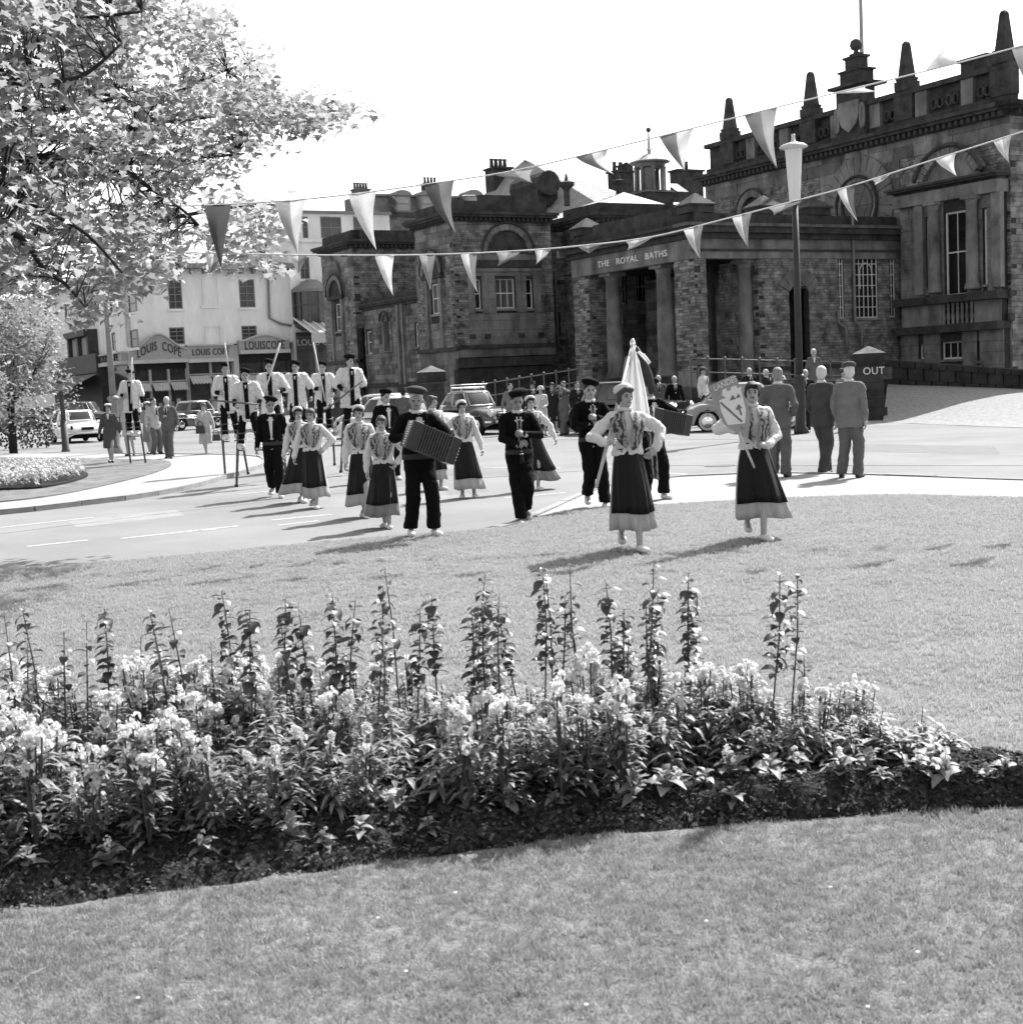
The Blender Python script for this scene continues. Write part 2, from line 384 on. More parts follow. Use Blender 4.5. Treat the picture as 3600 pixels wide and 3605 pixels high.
def cornice(T, w, q0, q1, z, h=.42, d=.42, dent=True, ends=(0, 0), s=1.0):
    """stepped cornice whose top is at z, with a row of dentils as single blocks"""
    c = band(T, w, q0-d*ends[0], q1+d*ends[1], z-h*.3, z, -.2, d, 'cornice')
    band(T, w, q0-d*.8*ends[0], q1+d*.8*ends[1], z-h*.55, z-h*.3-.002, -.2, d*.8, 'cornice')
    band(T, w, q0-d*.3*ends[0], q1+d*.3*ends[1], z-h, z-h*.55-.002, -.2, d*.3, 'cornice')
    if dent:
        n = max(2, int((q1-q0)/(.24*s)))
        me = None
        for i in range(n):
            q = q0+(i+.5)*(q1-q0)/n; mb = MB(); w.box(mb, -.06*s, .06*s, -.07*s, .07*s, 0, d*.42)
            if me is None: me = mb.mesh('dentil'); me.materials.append(m_dark)
            o = obj('dentil', me, None, c); P = w.P(q, z-h*.55-.09*s, d*.3-.02); P0 = w.P(0, 0, 0)
            o.location = (P[0]-P0[0]-T.o[0]+(0), P[1]-P0[1]-T.o[1], P[2]-T.o[2])
    return c
def arch(T, w, qc, zc, r, wd=.28, d=.14, n=13, a0=0, a1=180, name='voussoir', m=None, tymp=True):
    for i in range(n):
        t0 = R(a0+(a1-a0)*i/n+.5); t1 = R(a0+(a1-a0)*(i+1)/n-.5); vs = []
        for dd in (-.05, d+rnd.uniform(-.012, .012)):
            for rr, t in ((r-wd, t0), (r, t0), (r, t1), (r-wd, t1)): vs.append(w.P(qc+rr*math.cos(t), zc+rr*math.sin(t), dd))
        mb = MB().add(vs, [(0, 1, 2, 3), (4, 7, 6, 5), (0, 4, 5, 1), (1, 5, 6, 2), (2, 6, 7, 3), (3, 7, 4, 0)]); T.part(name, mb, m or m_ash)
    if tymp:
        N = 16; vs = [w.P(qc, zc, .035)]+[w.P(qc+(r-wd-.002)*math.cos(R(180*i/N)), zc+(r-wd-.002)*math.sin(R(180*i/N)), .035) for i in range(N+1)]
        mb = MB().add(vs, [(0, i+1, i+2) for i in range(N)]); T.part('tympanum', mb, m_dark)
        # moulded rings
        for rr, dd in ((r+.05, .2), (r-wd+.03, .09)):
            pts = [w.P(qc+rr*math.cos(R(a)), zc+rr*math.sin(R(a)), dd) for a in range(0, 181, 9)]
            T.part('arch_moulding', MB().tube(pts, .055, 6), m_dark, smooth=True)
def column(T, w, q, z0, z1, d, r=.28, m=None, engaged=False):
    mb = MB(); x, y, _ = w.P(q, 0, d); H = z1-z0
    mb.lathe((x, y, z0), [(r*1.3, .0), (r*1.3, .1), (r*1.15, .13), (r*1.22, .2), (r*1.02, .26), (r, .4), (r*1.0, H*.4), (r*.86, H-.32), (r*.98, H-.3), (r*.88, H-.26), (r*1.0, H-.2), (r*1.15, H-.13)], 18)
    c = T.part('column', mb, m or m_ash, smooth=False)
    for p in c.data.polygons: p.use_smooth = len(p.vertices) == 4
    m2 = MB(); m2.box(x-r*1.25, x+r*1.25, y-r*1.25, y+r*1.25, z1-.13, z1); T.part('capital', m2, m_ash, c)
    return c
def downpipe(T, w, q, z0, z1, d=.1, foot=None):
    pts = [w.P(q, z1, d), w.P(q, z0, d)]
    if foot: pts += [w.P(q+foot[0], z0-.25, d+.15), w.P(q+foot[0], z0-foot[1], d+.15)]
    T.part('drainpipe', MB().tube(pts, .06, 8), m_pipe, smooth=True)
def pyramid_block(T, b, a, z, hx, hy, h=.35, ph=.3):
    mb = MB().box(b-hx, b+hx, a-hy, a+hy, z, z+h); T.part('parapet_block', mb, m_dark)
    mb = MB().frustum(b, a, z+h+.003, z+h+.06, hx+.07, hy+.07, hx+.07, hy+.07); mb.frustum(b, a, z+h+.062, z+h+ph, hx+.06, hy+.06, .03, .03); T.part('pyramid_cap', mb, m_dark)
def obelisk(T, b, a, z, s=1.0, k=.78):
    mb = MB().box(b-.3*s, b+.3*s, a-.3*s, a+.3*s, z, z+.3*s); o = T.part('obelisk_finial', mb, m_dark)
    T.part('moulding', MB().frustum(b, a, z+.303*s, z+.42*s, .24*s, .24*s, .28*s, .28*s), m_dark, o)
    T.part('shaft', MB().frustum(b, a, z+.423*s, z+1.55*s, .27*s*k, .27*s*k, .13*s*k, .13*s*k), m_dark, o)
    T.part('tip', MB().frustum(b, a, z+1.553*s, z+1.63*s, .13*s*k, .13*s*k, .07*s*k, .07*s*k), m_dark, o)

BH = Thing('bath_house', 28.3, 42.5, 'sprawling soot-blackened stone bath house with lettered entrance portico and obelisk parapet', 'building')
T = BH
wA = Wall('b', 42.79); A0, A1 = 36.88, 55.4
wB = Wall('a', 42.55); wP = Wall('b', 32.21)
wC = Wall('a', 53.1); wCl = Wall('b', 34.93); wR = Wall('a', 56.17)
wD = Wall('a', 54.99); wM = Wall('b', 28.08)     # wM: the street front of both pavilions
D0, D1 = wD.px(1600, 1000)[0], wD.px(1945, 1000)[0]
wM.c = D0
ZD = wD.px(1600, 745)[1]                      # cornice top of the pavilions
ZA = wA.px(3575, 352)[1]; ZB = wB.px(2490, 787)[1]
MA1 = wM.px(1462, 900)[0]; F0 = wM.px(1240, 900)[0]; F1 = wM.px(1130, 900)[0]
# ---- pavilion D, front face (towards the camera)
wins = [hole_px(wD, 1672, 982, 1696, 1088), hole_px(wD, 1745, 980, 1815, 1086), hole_px(wD, 1853, 980, 1878, 1086)]
zb = lambda w, x, y: w.px(x, y)[1]
zs1, zs2 = zb(wD, 1750, 1212), zb(wD, 1750, 1195)
facade(T, wD, D0, D1, zb(wD, 1750, 811), ZD-.4, ch=.3, L=(.5, 1.1), m=m_ash, name='ashlar_block')
qL, qR = wins[0][0]-.35, wins[2][1]+.35
zt = zb(wD, 1750, 893)
facade(T, wD, D0, D1, zt, zb(wD, 1750, 811))
for (u0_, u1_) in ((D0, qL), (qR, D1)): facade(T, wD, u0_, u1_, zs1, zt, ch=.105)
facade(T, wD, qL, qR, zs1, zt, holes=wins, ch=.34, L=(.4, .9), m=m_ash, name='ashlar_block', parts=True)
band(T, wD, qL-.05, qR+.05, zb(wD, 1750, 940), zb(wD, 1750, 915), -.02, .12); band(T, wD, qL-.1, qR+.1, zb(wD, 1750, 956), zb(wD, 1750, 944), -.02, .07, m=m_ash)
for q in (qL+.1, wins[0][1]+.17, wins[1][1]+.17, qR-.1):
    band(T, wD, q-.1, q+.1, zb(wD, 1750, 1100), zb(wD, 1750, 958), -.02, .06, 'pilaster', m_ash); band(T, wD, q-.13, q+.13, zb(wD, 1750, 1190), zb(wD, 1750, 1175), 0, .12, 'bracket')
cx = wD.px(1783, 894)[0]
arch(T, wD, cx, zt+.02, abs(wD.px(1871, 894)[0]-cx))
for h in wins[::2]: window(T, wD, h, 1)
window(T, wD, wins[1], 3, glass=m_glass2)
band(T, wD, D0-.08, D1, zs1-.16, zs1, -.05, .14)
facade(T, wD, D0, D1, zb(wD, 1750, 1255), zs1-.16, ch=.45, L=(.8, 1.6), m=m_ash, name='ashlar_block', parts=True)
band(T, wD, D0-.12, D1, zb(wD, 1750, 1290), zb(wD, 1750, 1258), -.05, .2, 'plinth')
facade(T, wD, D0-.1, D1, 0, zb(wD, 1750, 1292), ch=.4, L=(.5, 1.1), m=m_dark, name='plinth_block')
cornice(T, wD, D0, D1, ZD, ends=(1, .6))
# parapet of the pavilion
pz = zb(wD, 1750, 707)-ZD
band(T, wD, D0+.1, D1-.1, ZD+.002, ZD+pz, -.5, -.1, 'parapet'); band(T, wD, wD.px(1695, 700)[0], wD.px(1824, 700)[0], ZD+pz+.002, ZD+pz+.28, -.45, -.12, 'parapet')
band(T, wM, wM.px(1600, 700)[0]+.1, MA1, ZD+.004, ZD+pz-.003, -.5, -.1, 'parapet')
# ---- pavilion D, street face and the same for pavilion F
for (a0_, a1_, pxw, pxa, win) in ((54.99, MA1, (1516, 998, 1549, 1106), (1512, 897), 3), (F0, F1, (1179, 1068, 1205, 1166), (1171, 998), 3)):
    h = hole_px(wM, *pxw); yb = pxw[3]
    facade(T, wM, a0_, a1_, h[3]+1.25, ZD-.42, ch=.26, L=(.5, 1.0), m=m_ash, name='ashlar_block')
    am = (h[0]+h[1])/2; wd_ = .75
    facade(T, wM, a0_, am-wd_, h[2]-1.55, h[3]+1.25, ch=.105); facade(T, wM, am+wd_, a1_, h[2]-1.55, h[3]+1.25, ch=.105)
    facade(T, wM, am-wd_, am+wd_, h[2]-1.55, h[3]+1.25, holes=[h], ch=.4, L=(.5, 1.0), m=m_ash, name='ashlar_block')
    arch(T, wM, am, h[3]+.42, wd_+.3, wd=.24, d=.2, n=11)
    band(T, wM, am-wd_-.25, am+wd_+.25, h[3]+.22, h[3]+.4, -.02, .2)
    for sg in (-1, 1): band(T, wM, am+sg*(wd_-.05)-.1, am+sg*(wd_-.05)+.1, h[2]-1.5, h[3]+.2, -.02, .14, 'pilaster', m_ash)
    window(T, wM, h, 2, nz=2, glass=m_glass2, d=-.1)
    band(T, wM, a0_-.1, a1_, h[2]-1.72, h[2]-1.55, -.05, .14)
    facade(T, wM, a0_, a1_, 1.35, h[2]-1.72, ch=.45, L=(.8, 1.5), m=m_ash, name='ashlar_block'); band(T, wM, a0_-.12, a1_, 1.05, 1.35, -.05, .2, 'plinth')
    facade(T, wM, a0_-.1, a1_, 0, 1.05, ch=.4, L=(.5, 1.1), m=m_dark, name='plinth_block')
    cornice(T, wM, a0_, a1_, ZD-.004, ends=(0, 1))
# ---- the lower range E between the pavilions
wE = Wall('b', wM.c+.45); ZE = zb(wE, 1460, 1040)
hE = [hole_px(wE, 1290, 1166, 1309, 1246), hole_px(wE, 1461, 1138, 1473, 1220)]
facade(T, wE, MA1, F0, 2.0, ZE-.35, holes=hE, ch=.22, L=(.3, .8), m=m_ash, name='ashlar_block')
for h in hE: window(T, wE, h, 1, glass=m_glass2, d=-.08)
nq = (wE.px(1345, 1150)[0]+wE.px(1382, 1150)[0])/2
facade(T, wE, nq-.55, nq+.55, zb(wE, 1362, 1240), zb(wE, 1362, 1100), ch=.3, L=(.4, .8), m=mat('pale sandstone', .13, .9, var=.4, scale=2, island=.3), name='ashlar_block', mort=False, proud=(.05, .07))
arch(T, wE, nq, zb(wE, 1362, 1130), .42, wd=.12, d=.12, n=9)
niche = MB(); wE.box(niche, nq-.3, nq+.3, zb(wE, 1362, 1235), zb(wE, 1362, 1130), .06, .085); T.part('niche_panel', niche, m_dark)
for q in (wE.px(1408, 1150)[0], wE.px(1424, 1150)[0]): band(T, wE, q-.1, q+.1, 1.9, ZE-.3, 0, .16, 'pilaster', m_ash)
cornice(T, wE, MA1, F0, ZE, h=.35, d=.3, dent=False); band(T, wE, MA1, F0, ZE+.002, ZE+.3, -.4, -.05, 'parapet')
band(T, wE, MA1, F0, 1.8, 2.0, -.05, .14); facade(T, wE, MA1, F0, 0, 1.8, ch=.42, L=(.7, 1.4), m=m_ash, name='ashlar_block')
# blank returns of pavilion F and D above the range
wF = Wall('a', F0); bF = D0+5.2
facade(T, wF, D0, bF, ZE-1.2, ZD-.42, ch=.11); cornice(T, wF, D0, bF, ZD, ends=(1, 0)); band(T, wF, D0+.1, bF, ZD+.002, ZD+pz, -.5, -.1, 'parapet'); band(T, wM, F0+.1, F1, ZD+.004, ZD+pz-.003, -.5, -.1, 'parapet')
# ---- recess and hall C behind the portico
b1 = wCl.c
hR = [hole_px(wR, 1963, 1105, 1972, 1186), hole_px(wR, 2013, 1118, 2052, 1185)]
facade(T, wR, D1-.3, b1, 0, zb(wR, 1980, 790)-.35, holes=hR, ch=.11)
for h in hR: window(T, wR, h, 2 if h is hR[1] else 1, nz=2)
cornice(T, wR, D1-.3, b1, zb(wR, 1980, 783)); band(T, wR, D1, b1, zb(wR, 1980, 1000), zb(wR, 1980, 985), 0, .08); band(T, wR, D1, b1, zb(wR, 1980, 1212), zb(wR, 1980, 1195), 0, .12)
downpipe(T, wR, wR.px(1952, 1000)[0], zb(wR, 1952, 1215), zb(wR, 1952, 960), foot=(.25, .8))
ZC = zb(wC, 2143, 750); bC1 = wC.px(2460, 720)[0]
hC = [hole_px(wC, 2186, 968, 2207, 1070), hole_px(wC, 2240, 955, 2281, 1065)]
facade(T, wC, b1, 39.53, 1.4, ZC-.4, holes=hC, ch=.2, L=(.3, .9), m=m_ash, name='ashlar_block')
for h, k in zip(hC, (2, 3)): window(T, wC, h, k, nz=2)
facade(T, wCl, 53.1, 56.17, 1.2, ZC-.4, ch=.11)
cornice(T, wC, b1, bC1, ZC, ends=(1, 0)); cornice(T, wCl, 53.1, 56.17, ZC-.003)
zc2 = zb(wC, 2143, 712)
band(T, wC, b1+.1, bC1, ZC+.003, zc2, -.5, -.08, 'parapet'); band(T, wCl, 53.12, 56.17, ZC+.003, zc2-.003, -.5, -.08, 'parapet')
# ---- right wing A
bayq = [wA.px(x, 900)[0] for x in (3545, 3192)]
q0b, q1b = min(bayq), max(bayq)
zbs = zb(wA, 3350, 1040); zbl = zb(wA, 3350, 1118)
wbay = Wall('b', 42.79-.35)
hB = [hole_px(wbay, 3255, 765, 3271, 1030), hole_px(wbay, 3322, 742, 3402, 1042), hole_px(wbay, 3458, 735, 3474, 1000)]
za_f = zb(wA, 3350, 640)
hA = [(q0b, q1b, 0, za_f-.4)]
facade(T, wA, A0, A1, zbl, ZA-1.25, holes=hA, ch=.11)
facade(T, wA, A0, A1, ZA-1.25, ZA-.42, ch=.42, L=(.7, 1.6), m=m_ash, name='ashlar_block')
facade(T, wA, A0, A1, 0, zbl, holes=hA, ch=.45, L=(.7, 1.5), m=m_ash, name='plinth_block', parts=True)
cornice(T, wA, A0, A1, ZA, h=.5, d=.55, ends=(1, 1), s=1.25)
wAr = Wall('a', A0)
facade(T, wAr, 42.79, 49.56, 0, ZA-.42, ch=.2, L=(.4, .9)); cornice(T, wAr, 42.79, 49.56, ZA-.004, h=.5, d=.55, ends=(1, 0), s=1.25)
# oculus panel with radiating voussoirs
oq, oz = wA.px(3027, 722); ro = .72
pq0, pq1 = oq-2.35, oq+2.35
facade(T, wA, pq0, pq1, oz-1.5, ZA-1.25, ch=.34, L=(.5, 1.1), m=m_ash, name='ashlar_block', mort=False, proud=(.05, .08))
arch(T, wA, oq, oz, 2.05, wd=.85, d=.12, n=17, a0=-20, a1=200, tymp=False)
arch(T, wA, oq, oz, 1.16, wd=.24, d=.2, n=24, a0=0, a1=360, tymp=False)
for rr, dd in ((.93, .17), (1.2, .24)): T.part('oculus_moulding', MB().tube([wA.P(oq+rr*math.cos(R(a)), oz+rr*math.sin(R(a)), dd) for a in range(0, 361, 12)], .06, 6), m_dark, smooth=True)
mb = MB().add([wA.P(oq, oz, .1)]+[wA.P(oq+.92*math.cos(R(a)), oz+.92*math.sin(R(a)), .1) for a in range(0, 360, 12)], [(0, i+1, (i+1) % 30+1) for i in range(30)])
ocw = T.part('round_window', mb, mat('dusty glass', .09, .3, var=.3, scale=2))
for a in (0, 60, 120): T.part('glazing_bar', MB().tube([wA.P(oq+s*.9*math.cos(R(a)), oz+s*.9*math.sin(R(a)), .115) for s in (-1, 1)], .02, 4), m_ash, ocw)
T.part('glazing_bar', MB().tube([wA.P(oq+.5*math.cos(R(a)), oz+.5*math.sin(R(a)), .115) for a in range(0, 361, 20)], .02, 4), m_ash, ocw)
# arched hood above the portico roof at the wing's left end
aq, az_ = wA.px(2655, 750); arch(T, wA, aq, az_, 1.05, wd=.3, d=.22, n=13)
band(T, wA, aq-1.6, aq+1.6, az_-.35, az_-.1, 0, .2)
# the projecting window bay
bq = (hB[1][0]+hB[1][1])/2
facade(T, wbay, q0b, q1b, zbs, za_f-.45, holes=hB, ch=.42, L=(.4, .9), m=m_ash, name='ashlar_block', parts=True)
for h, g in zip(hB, (1, 2, 1)): window(T, wbay, h, 1 if g == 1 else 2, nz=2, fw=.08, d=-.14)
z0c, z1c = zb(wbay, 3300, 1032), za_f-.75
wcol = Wall('b', wbay.c-.26)
for x in (3288, 3421): column(T, wbay, wcol.px(x, 900)[0], z0c, z1c, .26, r=.24)
for x in (3228, 3500): q = wcol.px(x, 900)[0]; band(T, wbay, q-.22, q+.22, z0c, z1c, -.02, .2, 'pilaster', m_ash)
band(T, wbay, q0b-.1, q1b+.1, za_f-.75, za_f-.28, -.35, .3, 'entablature', m_ash); cornice(T, wbay, q0b, q1b, za_f, h=.3, d=.6, dent=False, ends=(.5, .5))
arch(T, wbay, bq, za_f-.5, 1.75, wd=.3, d=.35, n=15, a0=26, a1=154, tymp=False)
tp = [wbay.P(bq+1.5*math.cos(R(a)), za_f-.5+1.5*math.sin(R(a)), .1) for a in range(20, 161, 7)]
T.part('tympanum', MB().add(tp, [tuple(range(len(tp)))]), m_ash)
T.part('arch_moulding', MB().tube([wbay.P(bq+1.82*math.cos(R(a)), za_f-.5+1.82*math.sin(R(a)), .42) for a in range(20, 161, 7)], .09, 6), m_dark, smooth=True)
band(T, wbay, q0b-.15, q1b+.15, zbs-.3, zbs, -.35, .42, 'sill_course')
zq0 = zbs-1.15
facade(T, wbay, q0b, q1b, zq0, zbs-.3, holes=[(bq-.9, bq+.7, zq0, zbs-.3)], ch=.85, L=(.7, 1.1), m=m_ash, name='ashlar_block')
mb = MB(); wbay.box(mb, bq-.9, bq+.7, zq0, zbs-.3, -.3, -.12); T.part('balustrade_back', mb, m_dark)
for i in range(7):
    x, y, _ = wbay.P(bq-.8+i*.235, 0, .02); T.part('baluster', MB().lathe((x, y, zq0), [(.07, 0), (.07, .08), (.05, .12), (.085, .3), (.045, .55), (.07, .62), (.05, .7), (.075, .76), (.075, .85)], 8), m_ash, smooth=True)
band(T, wbay, q0b-.15, q1b+.15, zq0-.3, zq0, -.35, .45, 'plinth')
hb = [hole_px(wbay, 3232, 1212, 3250, 1264), hole_px(wbay, 3310, 1202, 3385, 1264), hole_px(wbay, 3438, 1198, 3448, 1270)]
facade(T, wbay, q0b-.1, q1b+.1, 0, zq0-.3, holes=hb, ch=.5, L=(.7, 1.3), m=m_ash, name='plinth_block', parts=True)
for h, k in zip(hb, (1, 3, 1)): window(T, wbay, h, k, nz=1)
band(T, wA, A0-.1, q0b-.16, zbs-.25, zbs, -.05, .16); band(T, wA, q1b+.16, 42.6+.1, zbs-.25, zbs, -.05, .16); band(T, wA, A0-.1, q0b-.16, zbl-.3, zbl, -.05, .22, 'plinth')
# parapet of the wing: rail, die blocks, pierced panels, obelisks, crest
zp = zb(wA, 3060, 372)
hp = 1.5
band(T, wA, A0, A1, ZA+.003, ZA+.32, -.5, -.1, 'parapet'); band(T, wA, A0-.05, A1+.05, ZA+hp-.2, ZA+hp, -.55, -.02, 'parapet_coping')
mb = MB(); wA.box(mb, A0, A1, ZA+.32, ZA+hp-.2, -.42, -.34); T.part('parapet_backing', mb, m_dark)
oxs = [wA.px(x, y)[0] for x, y in ((2553, 520), (2838, 440), (3173, 330), (3568, 230))]
oxs[3] = A0+.45
for q in oxs:
    band(T, wA, q-.5, q+.5, ZA+.32, ZA+hp-.205, -.5, -.04, 'parapet_die'); obelisk(T, wA.c+.3, q, ZA+hp, 1.2)
for i in range(3):
    qa, qb = sorted((oxs[i], oxs[i+1])); n = int((qb-qa-1.0)/.75)
    for k in range(n):
        q = qa+.5+(k+.5)*(qb-qa-1)/n
        if i == 1 and abs(q-(oxs[1]+oxs[2])/2) < .9: continue
        if k % 3 == 1: band(T, wA, q-.3, q+.3, ZA+.325, ZA+hp-.21, -.35, -.12, 'parapet_panel', m_ash)
        else:
            for s in (-.17, .17): T.part('scroll_ring', MB().tube([wA.P(q+s+.14*math.cos(R(a)), ZA+.68+.2*math.sin(R(a)), -.2) for a in range(0, 361, 30)], .05, 5), m_dark, smooth=True)
            T.part('shield_boss', MB().ell(wA.P(q, ZA+.68, -.22), .1, .1, .2, 8, 6), m_dark, smooth=True)
cq = (oxs[1]+oxs[2])/2
cr = T.part('crest', (lambda mb: (wA.box(mb, cq-.85, cq+.85, ZA+.05, ZA+2.2, -.5, .1), mb)[1])(MB()), m_dark)
ptsS = [(-.6, 1.5), (.6, 1.5), (.6, .9), (.42, .5), (0, .2), (-.42, .5), (-.6, .9)]
mb = MB(); n_ = len(ptsS); vs = [wA.P(cq+x, ZA+.1+z, d) for d in (.1, .24) for x, z in ptsS]; mb.add(vs, [tuple(range(n_)), tuple(range(n_, 2*n_))[::-1]]+[(i, (i+1) % n_, n_+(i+1) % n_, n_+i) for i in range(n_)]); T.part('shield', mb, m_ash, cr)
for sg in (-1, 1): T.part('scroll', MB().tube([wA.P(cq+sg*(.75+.12*math.cos(R(a))*(1-a/900)), ZA+.9+.5*math.sin(R(a)), .16) for a in range(-90, 400, 30)], .07, 6), m_ash, cr, smooth=True)
for i, (hw, z0_, z1_) in enumerate(((1.1, 2.2, 2.32), (.62, 2.32, 2.85), (.72, 2.85, 2.93), (.42, 2.93, 3.4), (.52, 3.4, 3.5), (.26, 3.5, 3.62))):
    mb = MB(); wA.box(mb, cq-hw, cq+hw, ZA+z0_, ZA+z1_-.003, -.3-hw*.6, -.3+hw*.6); T.part('pedestal', mb, m_dark, cr)
T.part('ball_finial', MB().lathe(wA.P(cq, ZA+3.62, -.3), [(.1, 0), (.12, .06), (.09, .11), (.21, .18), (.27, .35), (.21, .52), (.07, .6)], 14), m_dark, cr, smooth=True)
# chimney of the wing and its roof
qc_, zc_ = Wall('b', 46.61).px(3462, 240)
mb = MB().box(46.02, 47.08, qc_-.7, qc_+.7, ZA, zc_+.3); ch_ = T.part('chimney', mb, m_dark); T.part('chimney_cap', MB().box(45.88, 47.22, qc_-.82, qc_+.82, zc_+.303, zc_+.42), m_dark, ch_)
T.part('wing_roof', MB().box(43.07, 61.36, A0+.3, A1-.3, ZA-.4, ZA-.1), m_slate)
# ---- portico and entrance block B
a_f, a_b = 42.55, 51.09
zcap = ZB-1.3; zfl = 1.42
def flank(q0, q1, holes=()): facade(T, wB, q0, q1, 1.9, zcap, holes=holes, ch=.11, L=(.14, .42)); facade(T, wB, q0-.02, q1+.02, zfl-1.4, 1.9, ch=.45, L=(.6, 1.2), m=m_ash, name='plinth_block')
bq1 = wB.px(2490, 1100)[0]
pier = wB.px(2671, 1100)[0]; dr0, dr1 = wB.px(2779, 1150)[0], wB.px(2849, 1150)[0]; bEnd = 42.72
hL = [hole_px(wB, 2950, 890, 2969, 1120), hole_px(wB, 3011, 890, 3089, 1118), hole_px(wB, 3130, 890, 3150, 1116)]
doorway = (dr0, dr1, 1.0, zb(wB, 2815, 1015))
facade(T, wB, pier, bEnd, 1.9, zcap, holes=hL+[doorway], ch=.11, L=(.14, .42))
facade(T, wB, pier-.03, bEnd, 0, 1.9, holes=[doorway], ch=.45, L=(.6, 1.2), m=m_ash, name='plinth_block')
band(T, wB, pier-.05, dr0-.02, 1.75, 1.9, -.05, .12, 'plinth'); band(T, wB, dr1+.02, bEnd, 1.75, 1.9, -.05, .12, 'plinth')
mb = MB(); wB.box(mb, dr0, dr1, 1.0, doorway[3], -1.3, -1.2); T.part('doorway', mb, m_unlit)  # black panel at the back of the opening: unlit inside put into its colour
arch(T, wB, (dr0+dr1)/2, doorway[3]-.35, 1.15, wd=.6, d=.06, n=7, a0=25, a1=155, tymp=False)
for h, nx in zip(hL, (2, 5, 2)): window(T, wB, h, nx, nz=6, fw=.03, d=-.05, leaded=True)
h = hL[1]; qm = (h[0]+h[1])/2; rr = (h[1]-h[0])*.27
T.part('leaded_arch', MB().tube([wB.P(qm-rr, h[2]+(h[3]-h[2])*.45, -.05)]+[wB.P(qm-rr*math.cos(R(a)), h[2]+(h[3]-h[2])*.72+rr*math.sin(R(a)), -.05) for a in range(0, 181, 20)]+[wB.P(qm+rr, h[2]+(h[3]-h[2])*.45, -.05)], .022, 5), m_sash)
downpipe(T, wB, wB.px(2998, 1000)[0], zb(wB, 2998, 1130), zb(wB, 2998, 740), d=.13, foot=(.2, 1.1)); downpipe(T, wB, wB.px(2952, 1150)[0]-.1, zb(wB, 2952, 1135), zb(wB, 2952, 1090), d=.1, foot=(.25, 1.1))
# corner pier (two faces), its column and the portico front
fr = [wP.px(x, 1150)[0] for x in (2470, 2378, 2376, 2325, 2195, 2140, 2097, 2047)]
pier_a1 = a_f+1.25
facade(T, wB, 32.21, bq1, 1.9, zcap, ch=.11, L=(.14, .42)); facade(T, wP, a_f, pier_a1, 1.9, zcap, ch=.11, L=(.14, .42), m=mat('pale rubble stone', .16, .95, var=.5, scale=1.2, island=.5, bump=.5))
mb = MB().box(32.24, bq1, a_f+.02, pier_a1, 0, zcap-.003); T.part('pier_core', mb, m_mort)
facade(T, wB, 32.16, bq1+.03, 0, 1.9, ch=.45, L=(.5, 1), m=m_ash, name='plinth_block', mort=False); facade(T, wP, a_f-.03, pier_a1, 0, 1.9, ch=.45, L=(.5, 1), m=m_ash, name='plinth_block', mort=False)
a3 = a_b-1.25
facade(T, wP, a3, a_b, 1.9, zcap, ch=.11, L=(.14, .42), m=MATS['pale rubble stone']); facade(T, wP, a3, a_b, 0, 1.9, ch=.45, L=(.5, 1), m=m_ash, name='plinth_block')
wP2 = Wall('a', a3); facade(T, wP2, 32.21, 33.87, 0, zcap, ch=.11, L=(.14, .42)); T.part('pier_core', MB().box(32.24, 33.87, a3+.3, a_b, 0, zcap-.003), m_mort)
for px_ in (2168, 2348): column(T, wP, Wall('b', 32.8).px(px_, 1150)[0], 1.7, zcap, -.5, r=.33)
column(T, wB, Wall('a', 43.14).px(2620, 1150)[0], 1.55, zcap, -.5, r=.3)
# inner return pier and dark inside of the porch
facade(T, Wall('b', pier), a_f, a_f+2.4, 0, zcap, ch=.11, L=(.14, .42)); facade(T, Wall('b', pier+2.0), a_f+2.4, 52.98, 0, zcap, ch=.3, L=(.4, .9), m=m_ash, name='ashlar_block')
T.part('porch_floor', MB().box(32.28, pier+2, a_f+.31, 52.63, 0, 1.42), m_ash)
for i in range(5): T.part('step', MB().box(32.21-.35*(i+1), 32.21-.35*i-.002, a_f+1.6, a_b-1.6, 0, 1.42-.26*(i+.6)), m_ash)
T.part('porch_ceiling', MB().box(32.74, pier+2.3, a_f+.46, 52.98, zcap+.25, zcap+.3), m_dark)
for i in range(1, 3): T.part('screen_post', MB().box(pier-.5-i*.02, pier-.3, a_f+1+i*1.3, a_f+1.12+i*1.3, 1.42, zcap), m_dark)
# entablature with the lettered front
band(T, wB, 32.21, bEnd, zcap+.003, ZB-.55, -.45, .06, 'entablature', m_ash); band(T, wB, 32.1, bEnd, zcap+.28, zcap+.36, 0, .12, 'fillet')
band(T, wP, a_f, a_b, zcap+.003, ZB-.55, -.45, .055, 'entablature', m_ash)
band(T, wB, 31.98, bEnd, ZB-.548, ZB-.35, -.45, .22, 'cornice'); band(T, wB, 31.74, bEnd, ZB-.348, ZB-.12, -.45, .42, 'cornice'); band(T, wB, 31.62, bEnd, ZB-.118, ZB, -.45, .52, 'cornice', mat('pale coping', .1, .8, var=.5, scale=3))  # top band of the cornice is paler than the bands below
band(T, wP, a_f, a_b+.2, ZB-.546, ZB-.352, -.45, .2, 'cornice'); band(T, wP, a_f, a_b+.4, ZB-.346, ZB-.122, -.45, .4, 'cornice'); band(T, wP, a_f, a_b+.5, ZB-.116, ZB-.004, -.45, .5, 'cornice')
band(T, wB, 32.33, bEnd, ZB+.003, ZB+.42, -.5, -.12, 'parapet'); band(T, wP, a_f, a_b, ZB+.004, ZB+.43, -.5, -.12, 'parapet'); band(T, wP, a_f+1.5, a_b-1.5, ZB+.432, ZB+.75, -.5, -.14, 'parapet')
